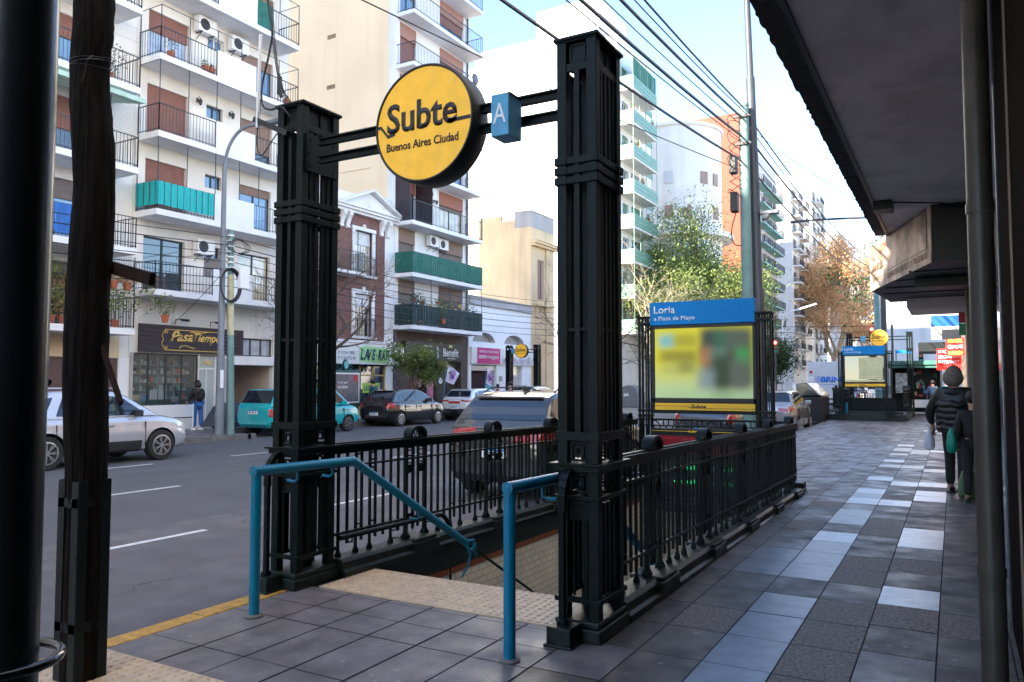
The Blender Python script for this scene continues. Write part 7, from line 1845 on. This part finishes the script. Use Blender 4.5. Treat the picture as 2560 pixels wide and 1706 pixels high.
b = MB()
for k in range(9): b.tube(smooth_path([(-4.45,19.4,8.3-k*.22),(-4.6-rnd.random()*.15,19.3,8.2-k*.22+rnd.uniform(-.15,.15)),(-4.7,19.3,8.0-k*.2),(-4.45,19.4,7.8-k*.2)],5), .011, 5)
b.tube(smooth_path([(-4.6,19.45,5.85),(-4.72,19.45,5.4),(-4.66,19.45,5.05),(-4.45,19.45,5.0)],5), .014, 5); b.build('wiring', M['cable'], t)
b = MB(); b.box(-4.62,-4.2,19.35,19.42,7.5,7.56); b.box(-4.62,-4.2,19.35,19.42,8.2,8.26); b.build('cross_arm', M['black'], t)
t = thing('utility_pole','teal pole at the next corner, seen under the sepia marquee','utility pole',(-4.01,52.9,0))
b = MB(); b.tube([(-4.01,52.9,-.2),(-4.01,52.9,9.4)], [.22,.16], 12); b.build('shaft', M['poleteal'], t, smooth=40)
t = thing('street_lamp','dark lamp pole with a long arm at the next corner','street lamp',(-3.44,49.8,0))
b = MB(); b.tube([(-3.44,49.8,-.2),(-3.44,49.8,11.35)], [.2,.12], 12); b.build('pole', M['poled'], t, smooth=40)
b = MB(); b.tube([(-3.44,49.8,11.3),(-6.4,49.8,11.45),(-7.6,49.8,11.5)], [.09,.07,.05], 8); b.box(-8.5,-7.5,49.7,49.95,11.42,11.55); b.build('arm', M['poled'], t, smooth=40)
t = thing('street_lamp','white curved street lamp far down the left side','street lamp',(-20,109.6,0))
b = MB(); b.tube([(-20,109.6,0),(-20,109.6,9.5)]+[(-20+1.9*(1-math.cos(a*math.pi/12)),109.6,9.5+1.9*math.sin(a*math.pi/12)) for a in range(1,7)]+[(-15.6,109.6,12.1)], .12, 8); b.build('pole', M['whites'], t, smooth=40)

# ---------------- overhead cables
def cable(label, pts, r, group='overhead cables', n=14, cat='cable', part=None):
    b = MB(); P = [Vector(p) for p in pts]; out = []
    for i in range(len(P)-1):
        a, c = P[i], P[i+1]; L = (c-a).length; sag = .018*L
        for k in range(n):
            u = k/n; q = a.lerp(c,u); out.append((q.x,q.y,q.z-4*sag*u*(1-u)))
    out.append(tuple(P[-1])); b.tube(out, r, 5)
    return tag(b.build('overhead_cable', M['cable'], smooth=60, clean=False), label, cat, group)
near = [((-4.38,19.45,8.45),(-4.05,-14,8.1),(-2.0),.022,'uppermost cable running from the teal pole over the sidewalk'),
        ((-4.38,19.45,8.35),(-4.35,-14,8.0),0,.013,'thin second cable from the top of the teal pole'),
        ((-4.42,19.45,8.2),(-4.55,-14,7.9),0,.030,'thick bundled third cable from the teal pole'),
        ((-4.42,19.45,8.0),(-4.75,-14,7.65),0,.011,'thin cable beneath the thick bundled one'),
        ((-4.45,19.45,7.75),(-5.0,-14,7.5),0,.032,'thick ragged cable bundle at the middle of the teal pole'),
        ((-4.45,19.45,7.65),(-5.2,-14,7.3),0,.012,'thin cable hugging the ragged bundle'),
        ((-4.48,19.45,7.15),(-5.9,-14,6.9),0,.026,'lowest thick cable leaving the teal pole toward the viewer'),
        ((-4.48,19.45,6.9),(-9.5,-8,7.4),0,.010,'thin slanting wire from the teal pole over the road')]
for p, q, _, r, lb in near: cable(lb, [p, q], r, 'cables from the teal pole toward the viewer')
for k,(z,z2,r,lb) in enumerate(((8.4,9.1,.022,'top'),(8.15,8.8,.014,'second'),(7.85,8.6,.03,'thick third'),(7.5,8.3,.014,'fourth'),(7.1,7.9,.024,'lowest'))):
    cable(lb+' cable running down the avenue beyond the teal pole', [(-4.38,19.6,z),(-4.0,52.9,z2),(-4.0,95,z2+.2)], r, 'cables down the avenue')
for k in range(7):
    z = 6.2-k*.24
    cable(['first','second','third','fourth','fifth','sixth','seventh'][k]+' wire from the top in front of the far facades', [(-19.7,-6,z+.1),(-19.75,16.9,z-.02*k),(-19.9+.1*k,44,z+.35-.1*k)], .012+.004*(k%3==1), 'wires along the far facades', n=18)
for k,(a,c) in enumerate((((-22.2,16.2,5.7),(-19.75,16.9,5.7)),((-23.2,17.4,3.6),(-19.75,16.9,5.4)),((-23.2,20.0,6.9),(-19.75,16.9,5.9)),((-23.25,28.9,9.2),(-27.5,29.5,11.4)))):
    cable(['service wire to the balcony corner above the gold lettered shop','slanting service wire down to the gold lettered shop','service wire to the air conditioner','thin wire in front of the cream side wall'][k], [a,c], .010, 'service wires')
for z in (8.6,7.9,7.2): cable('wire crossing the avenue far beyond the plane tree, '+{8.6:'upper',7.9:'middle',7.2:'lower'}[z], [(-22,97,z),(2,99,z)], .03, 'wires across the avenue')
cable('suspension wire crossing above the white buildings', [(-4.3,19.5,8.0),(-1.0,15.6,4.62)], .008)
b = MB()
for a in range(3): b.tube([(-4.62+.06*a,8.2,6.95),(-4.75+.06*a,8.15,6.8),(-4.9+.05*a,8.1,6.9),(-5.0,8.1,7.2)], .006, 4)
tag(b.build('cable_loop', M['cable']), 'loose loops of wire hanging between the thick overhead cables', 'cable')

# ================================================================ far station and opposite station
def clone(o, loc, label): return copy_tree(o, loc=loc, label=label)
er0 = [o for o in bpy.data.objects if o.name.startswith('end_railing')][0]
board(.12, 36.0, .28, 'distant station board with a blue header and a yellow street map', False, ['slim lattice tower left of the distant map board','slim lattice tower right of the distant map board'])
clone(er0, (-3.20,36.6,.25), 'railing facing us in front of the distant station board')
tag(MB().box(-4.8,-1.75,36.35,36.75,0,.27).build('railing_plinth', M['stone_g'], bevel=.02), 'chipped green plinth under the distant station railing','plinth', 'painted plinths under the railings')
tag(MB().box(-1.98,-1.72,36.75,43.6,0,.25).build('railing_plinth', M['stone_g'], bevel=.02), 'green plinth under the receding side railing of the distant station','plinth', 'painted plinths under the railings')
tag(MB().box(-4.8,-4.5,36.75,43.6,0,.25).build('railing_plinth', M['stone_g'], bevel=.02), 'green plinth on the street side of the distant station','plinth', 'painted plinths under the railings')
clone(rlR, (-1.86,36.6,.30), 'receding railing on the right of the distant station'); clone(rlL, (-4.62,36.6,.30), 'street side railing of the distant station')
b = MB(); b.box(-4.3,-2.2,37.5,37.6,.2,.95); tag(b.build('dark_panel', M['irond']), 'dark panel behind the distant station railing', 'panel')
b = MB(); b.tube([(-4.05,36.5,.3),(-4.05,36.5,.75)], .05, 8); tag(b.build('handrail_stub', M['blue'], smooth=40), 'short blue post end behind the distant station railing', 'post')
pylon(-4.75, 43.2, 'left pylon of the distant station entrance', False, z0=.28); pylon(-2.0, 43.2, 'right pylon of the distant station entrance', False, z0=.28)
def arms(x0,x1,y,z,label):
    t = thing('sign_arms', label, 'sign arms', ((x0+x1)/2,y,z))
    for zz in (z-.08,z+.08): b = MB(); b.box(x0,x1,y-.02,y+.02,zz-.025,zz+.025); b.build('channel_arm', M['iron'], t)
arms(-4.6,-1.9,43.4,3.85,'pair of thin arms between the distant station pylons')
subte_disc((-3.22,43.2,3.87), .43, .16, 'small looking round yellow sign above the distant station board')
t = thing('letter_sign','tiny blue box sign left of the distant yellow disc','sign',(-3.95,43.3,3.7)); b = MB(); b.box(-4.08,-3.85,43.2,43.4,3.68,3.98); b.build('box', M['cubeb'], t)
pylon(-22.34,38.7,'left pylon of the station entrance across the avenue', False, H=3.75, z0=-.05); pylon(-20.54,38.7,'right pylon of the station entrance across the avenue', False, H=3.8, z0=-.05)
arms(-22.2,-20.4,38.9,3.42,'pair of thin arms between the pylons across the avenue')
subte_disc((-21.32,38.68,3.42), .40, .22, 'yellow disc sign in front of the pink bookshop sign')
t = thing('letter_sign','small blue box sign left of the disc across the avenue','sign',(-21.85,38.8,3.3)); b = MB(); b.box(-21.95,-21.72,38.7,38.95,3.28,3.56); b.build('box', M['cubeb'], t)
b = MB(); bars(b, [(-22.2,39.2),(-22.2,45.5)], 0, 1.05, .14, .02, .05); bars(b, [(-20.45,39.2),(-20.45,45.5)], 0, 1.05, .14, .02, .05); tag(b.build('iron_railing', M['iron']), 'black railing of the station entrance across the avenue', 'railing')

# ================================================================ advertising board
t = thing('advertising_board','green framed street advertising board with an oval crest between van and black car','advertising board',(-21.7,24.5,0))
gm = mk('board_green',(.01,.07,.06),.45,0,.2,8)
b = MB(); b.box(-21.78,-21.66,23.60,25.40,.62,2.14); b.build('frame', gm, t, bevel=.04)
b = MB(); b.box(-21.655,-21.64,23.74,25.26,.78,2.02); b.build('paper_edge', M['whites'], t)
def adm():
    m = mk('ad_paper',(.11,.09,.12),.4,0,.5,3.2,dirt=.5,dcol=(.35,.22,.22)); return m
b = MB(); b.box(-21.64,-21.63,23.80,25.20,.84,1.96); b.build('advert', adm(), t)
text('Como pagi', (-21.626,23.9,1.56), .62,.12, M['textw'], XP, 'lettering', t, bold=.02); text('con cliche', (-21.626,23.9,1.38), .62,.12, M['textw'], XP, 'lettering', t, bold=.02)
b = MB(); b.box(-21.63,-21.62,24.9,25.12,1.68,1.92); b.build('red_square', M['red'], t)
b = MB(); b.prism([(24.6,.86),(25.05,.86),(25.08,1.3),(24.98,1.55),(24.9,1.6),(24.88,1.75),(24.76,1.75),(24.74,1.6),(24.62,1.5)],'x',-21.63,-21.622); b.build('pictured_figure', mk('fig',(.12,.12,.14),.6,0,.5,20), t)
b = MB(); b.lathe([(.22,0),(.22,.05),(.18,.07)], (-21.7,24.42,2.34), 20, 'x'); b.v = [(x,24.42+(y-24.42)*.75,z+0*(z)) for x,y,z in b.v]; b.build('oval_frame', gm, t)
b = MB(); b.lathe([(.155,.07),(.155,.085)], (-21.7,24.42,2.34), 20, 'x'); b.v = [(x,24.42+(y-24.42)*.75,z) for x,y,z in b.v]; b.build('crest', mk('crest',(.10,.45,.50),.5,0,.5,9), t)
for s in (-1,1):
    b = MB(); b.tube([(-21.7,24.42+s*(.22+.12*math.cos(a*.6)*(1-a*.04)+.1),2.24+.10*math.sin(a*.6)) for a in range(11)], .025, 6); b.build('scroll', gm, t, smooth=60)
    b = MB(); b.box(-21.77,-21.68,24.5+s*.72-.05,24.5+s*.72+.05,0,.64); b.build('leg', gm, t)
b = MB(); b.box(-21.76,-21.68,23.9,25.1,.12,.56); b.build('lower_panel', mk('panel_navy',(.01,.06,.11),.5,0,.2,5), t)
# flags
def flag(label, y, z, lean, h=1.0):
    t = thing('flag', label, 'flag', (-21.4,y,z-2.1), group='white flags with a purple paw print')
    b = MB(); b.tube([(-21.4,y-.35,0),(-21.4,y-.02,z+.02)], .018, 6); b.build('pole', mk('flag_pole',(.1,.28,.5),.4), t)
    b = MB(); N = 8
    O_ = [(0,0),(lean*1.0,-.42),(lean*.42,-.98),(-.16*1,-.80)]
    vs = []
    for i in range(N+1):
        for j in range(N+1):
            u, v = i/N, j/N
            p = [(1-u)*(1-v)*O_[0][k]+u*(1-v)*O_[1][k]+u*v*O_[2][k]+(1-u)*v*O_[3][k] for k in (0,1)]
            vs.append((-21.36+.04*math.sin(u*5+v*3), y+p[0], z+p[1]))
    b.add(vs, [(i*(N+1)+j,(i+1)*(N+1)+j,(i+1)*(N+1)+j+1,i*(N+1)+j+1) for i in range(N) for j in range(N)]); c = b.build('cloth', mk('flag_cloth',(.68,.64,.76),.8,0,.05,5), t, smooth=60, clean=False)
    pu = mk('purple',(.16,.02,.22),.6); b = MB(); cy, cz = y+lean*.36, z-.56
    b.lathe([(.14,0),(.14,.006)], (-21.30,cy,cz-.04), 14, 'x')
    for a in (-1.1,-.4,.4,1.1): b.lathe([(.05,0),(.05,.006)], (-21.30,cy+.20*math.sin(a),cz-.0+.19*math.cos(a)), 10, 'x')
    b.tube([(-21.30,cy+.28*math.cos(a*math.pi/9),cz+.30*math.sin(a*math.pi/9)) for a in range(19)], .012, 5, False); b.build('paw_print', pu, c)
    return t
flag('white flag with a purple paw print between the black and the white car', 31.35, 2.5, 1.15)
flag('white flag with a purple paw print in front of the bookshop doorway', 35.1, 2.42, .65)
# kiosk, traffic lights
t = thing('newsstand','dark green newsstand kiosk with hanging goods on the right sidewalk','kiosk',(-1.6,45,0))
b = MB(); b.box(-2.9,-.4,44.0,46.2,2.35,2.50); b.prism([(-3.0,2.5),(-.3,2.5),(-.5,2.72),(-2.8,2.72)],'y',43.9,46.3); b.build('roof', mk('kiosk_green',(.03,.12,.10),.5,0,.2,3), t, bevel=.02)
b = MB(); b.box(-2.8,-.5,45.6,46.1,.1,2.35); b.box(-2.8,-2.72,44.2,46.1,0,2.35); b.box(-.58,-.5,44.2,46.1,0,2.35); b.build('cabinet', M['irond'], t)
b = MB(); b.box(-2.6,-2.0,44.5,44.55,1.1,2.1); b.build('poster_panel', mk('kiosk_poster',(.35,.36,.36),.6,0,.7,6), t)
b = MB()
for k in range(24): x = -1.9+rnd.random()*1.2; z = .9+rnd.random()*1.2; b.box(x,x+rnd.uniform(.06,.2),45.3,45.4,z,z+rnd.uniform(.08,.22), k%5)
stuff(b.build('goods', [mk('kg%d'%i, c, .6, 0, 0) for i,c in enumerate(((.5,.3,.08),(.08,.2,.4),(.4,.05,.05),(.5,.5,.45),(.1,.3,.15)))], t))
b = MB(); b.box(-1.9,-.9,44.4,45.0,.35,.75); b.build('white_crate', M['whites'], t, bevel=.02)
def signal(label, x, y, z, on='red', arm=0):
    t = thing('traffic_light', label, 'traffic light', (x,y,0)); b = MB()
    if arm: b.tube([(x+arm,y+.1,-.1),(x+arm,y+.1,z+.6),(x,y+.1,z+.75)], .07, 8)
    else: b.tube([(x,y+.1,-.1),(x,y+.1,z-.4)], .06, 8)
    b.build('pole', M['poled'], t, smooth=40)
    b = MB(); b.box(x-.17,x+.17,y,y+.2,z-.5,z+.5); b.build('housing', M['black'], t, bevel=.03)
    for i, c in enumerate(('red','amber','green')):
        lit = c == on; m_ = mk('signal_'+c+('_lit' if lit else ''), {'red':(.5,.02,.02),'amber':(.2,.1,0),'green':(0,.15,.08)}[c], .4, 0, 0, emit=(1,.04,.03) if lit and c=='red' else ((.05,1,.5) if lit else None), es=5)
        b = MB(); b.lathe([(.12,-.02),(.10,-.04)], (x,y,z+.32-.32*i), 14, 'y'); b.build('lens', m_, t)
signal('red traffic light right of the poster board tower', -11.2, 58.5, 4.2); signal('red traffic light above the newsstand roof', -1.9, 60, 3.45); signal('green traffic light beyond the newsstand', -1.1, 75, 2.6, 'green'); signal('red traffic light beside the distant blue box sign', -4.6, 56, 4.8, arm=1.2)
t = thing('street_name_sign','small blue street name plate beyond the distant board','street sign',(-2.3,48,3.2)); b = MB(); b.box(-2.75,-1.9,48,48.03,3.25,3.4); b.build('plate', M['lblue'], t); b = MB(); b.tube([(-2.75,48.05,0),(-2.75,48.05,3.45)], .03, 6); b.build('post', M['poled'], t)
tag(MB().box(-1.6,.8,46.6,50.5,3.25,3.75).build('flat_canopy', M['irond'], bevel=.02), 'dark flat canopy beyond the newsstand', 'canopy')
for k,(x,y,tp,lg,lb) in enumerate(((-.9,43.5,'cblue','cblack','small distant person in blue by the newsstand'),(-.35,50,'cteal','denim','tiny distant person in teal beyond the newsstand'),(-1.3,52,'red','cblack','tiny distant person in red near the corner'))):
    person(lb,(x,y,0),R(20*k),1.7,tp,lg)
plant(-.65,40.2,.75,.5,'green plant on a white pedestal near the newsstand','leafg','whites',n=90,group=None)
tag(MB().box(-.80,-.50,40.05,40.35,0,.75).build('pedestal', M['whites'], bevel=.02), 'white pedestal carrying a plant near the newsstand','pedestal')
for k,(x,y) in enumerate(((-13.2,18.5),(-7.0,14.5))):
    t = tag(MB().lathe([(.33,0),(.33,.004),(.27,.006),(.27,.003)],(x,y,ZR),24).build('manhole_cover', M['irond']), ['round iron manhole cover in the far middle lane','round iron manhole cover beside the dark grey SUV'][k], 'manhole cover')
tag(MB().box(-19.35,-18.95,20.2,20.9,ZR,ZR+.006).build('gutter_grate', M['irond']), 'iron gutter grate in the parking bay by the turquoise van', 'grate')
# fallen leaves by the silver hatchback
b = MB()
for k in range(60): 
    x, y = -4.4+abs(rnd.gauss(0,.3)), 17+rnd.random()*13; s = rnd.uniform(.03,.07); a = rnd.random()*6
    b.add([(x+s*math.cos(a+q*1.57),y+s*math.sin(a+q*1.57)*.6,.003+.004*(q%2)) for q in range(4)], [(0,1,2,3)])
tag(stuff(b.build('fallen_leaves', M['leafo'], clean=False)), 'dry fallen leaves along the near kerb', 'leaves')
# manhole
tag(MB().lathe([(.32,.001),(.32,.004)],(-2.6,30.5,0),20).build('manhole_cover', M['irond']), 'small dark access cover in the sidewalk before the distant station', 'manhole cover')

# ================================================================ trees
def tree(label, base, h, cr, leaf, nleaf, ls, bark='barkb', trunk=.4, lean=(0,0), r0=.16, levels=3, seed=1, spread=.75, name='tree', bare=0, ch=.55, clump=1, kids=4, cz=None, group=None):
    rg = random.Random(seed); t = thing(name, label, 'tree', base, group=group)
    tips = []; wood = MB(); twig = MB(); B0 = Vector(base)
    top = Vector((lean[0]*h*trunk, lean[1]*h*trunk, h*trunk))
    wood.tube([(0,0,-.2),tuple(top*.5+Vector((rg.uniform(-.1,.1),rg.uniform(-.1,.1),0))),tuple(top)], [r0*1.15,r0*.9,r0*.75], 10)
    cc = Vector((lean[0]*h*.8, lean[1]*h*.8, h*(1-ch/2))) if cz is None else Vector(cz)
    def grow(p, d, L, r, lv):
        q = [p]; 
        for i in range(3):
            d = (d+Vector((rg.gauss(0,.16),rg.gauss(0,.16),rg.gauss(0,.10)+.04))).normalized(); q.append(q[-1]+d*L/3)
        (wood if r > .035 else twig).tube([tuple(x) for x in q], [r,r*.85,r*.7,r*.55], 7 if r > .05 else 4, False)
        if lv == 0: tips.append(q[-1]); tips.append(q[2]); return
        for i in range(kids+ (1 if bare and lv < 2 else 0)):
            az = rg.uniform(0,6.283); el = rg.uniform(.25,.95)*spread
            u = d.orthogonal().normalized(); w_ = d.cross(u); nd = (d*math.cos(el)+(u*math.cos(az)+w_*math.sin(az))*math.sin(el)).normalized()
            grow(q[rg.choice((1,2,3,3))], nd, L*rg.uniform(.6,.85), r*.55, lv-1)
    for i in range(kids+1):
        az = 6.283*(i+rg.random()*.6)/(kids+1); el = rg.uniform(.3,.9)*spread
        d = Vector((math.cos(az)*math.sin(el),math.sin(az)*math.sin(el),math.cos(el)))+Vector((lean[0],lean[1],0))*.8
        grow(top, d.normalized(), h*(1-trunk)*rg.uniform(.34,.5), r0*.6, levels-1)
    wood.build('trunk', M[bark], t, world=False, smooth=50)
    if twig.v: twig.build('branches', M['twig' if bark != 'barkl' else 'barkl'], t, world=False, clean=False)
    if nleaf:
        lf = MB(); per = max(1, nleaf//max(1,len(tips)))
        for p in tips:
            cl = cr*rg.uniform(.10,.24)*clump
            for _ in range(int(per*rg.uniform(.3,1.7))):
                c = p+Vector((rg.gauss(0,cl),rg.gauss(0,cl),rg.gauss(0,cl*.75))); a = Vector((rg.gauss(0,1),rg.gauss(0,1),rg.gauss(0,1))).normalized(); q = a.orthogonal().normalized(); w_ = a.cross(q); s = ls*rg.uniform(.6,1.4)
                lf.add([c-q*s*.5,c+w_*s*.3,c+q*s*.5,c-w_*s*.3],[(0,1,2,3)])
        lf.build('crown', M[leaf], t, world=False, clean=False)
    return t
tree('large light green tree rising over the poster board', (-20.9,70,-.1), 15.6, 6.0, 'leafg', 110000, .19, trunk=.24, r0=.32, levels=4, seed=4, kids=4, spread=1.2, clump=.95)
tree('bare pale twiggy tree left of the poster board', (-20.4,58.5,-.1), 11.5, 4, None, 0, .1, bark='barkl', trunk=.25, r0=.16, levels=5, seed=9, bare=1, kids=3, spread=.95)
tree('low bare tree with dense pale twigs by the waste container', (-20.8,62.5,-.1), 9.5, 4, None, 0, .1, bark='barkl', trunk=.2, r0=.16, levels=5, seed=19, bare=1, kids=3, spread=1.05)
tree('bare dark tree in front of the old cream corner house', (-20.5,45.0,-.1), 9.0, 3, None, 0, .1, trunk=.28, r0=.13, levels=5, seed=5, bare=1, kids=3, spread=.8)
tree('bare branching tree in front of the brick house', (-20.9,22.0,-.1), 7.6, 3, 'leafy', 200, .07, trunk=.36, lean=(0,.16), r0=.13, levels=5, seed=8, bare=1, kids=3, spread=1.0)
tree('huge orange leaved plane tree far down the avenue', (-18.5,150,-.1), 26, 7, 'leafo', 70000, .27, bark='barkl', trunk=.22, r0=.5, levels=4, seed=3, kids=4, spread=.66, clump=.9)
tree('smaller orange plane tree beyond the huge one', (-13.5,160,-.1), 17, 5, 'leafo', 9000, .40, bark='barkl', trunk=.22, r0=.35, levels=4, seed=13, kids=3, spread=.7)
tree('small dense dark green tree behind the red traffic light', (-19,97,-.1), 7.0, 3.0, 'leafd', 12000, .26, trunk=.30, r0=.16, levels=3, seed=6, kids=5, spread=1.1, clump=1.6)
tree('slim young feathery green tree leaning over the black hatchback', (-21.3,27.6,0), 3.5, 1.3, 'leafg', 5600, .11, trunk=.42, lean=(.06,.62), r0=.045, levels=3, seed=21, kids=3, spread=.95, clump=.95)
tree('thin tree with sparse dark leaves under the marquee', (-3.6,84,-.1), 15.5, 4, 'leafd', 1500, .32, trunk=.35, r0=.18, levels=4, seed=31, kids=3, spread=.7)
tree('yellow green tree behind the newsstand', (-2.2,96,-.1), 9, 4.5, 'leafy', 9000, .34, trunk=.25, r0=.22, levels=3, seed=33, kids=5, spread=1.1, clump=1.5)
tree('golden tree behind the distant yellow disc', (-6.2,125,-.1), 15, 6, 'leafo', 9000, .42, bark='barkl', trunk=.22, r0=.3, levels=4, seed=35, kids=3, spread=.85)
tree('dark green tree at the right end behind the newsstand', (.4,70,-.1), 8, 4.5, 'leafd', 9000, .30, trunk=.22, r0=.22, levels=3, seed=37, kids=5, spread=1.1, clump=1.6)
tree('distant dark green tree closing the avenue', (-8,230,-.1), 16, 8, 'leafd', 7000, .6, trunk=.2, r0=.4, levels=3, seed=41, kids=5, spread=1.1, clump=1.6)
tree('distant autumn tree in the middle of the avenue end', (-13,240,-.1), 19, 8, 'leafo', 8000, .6, trunk=.2, r0=.4, levels=3, seed=43, kids=5, spread=1.0, clump=1.6)
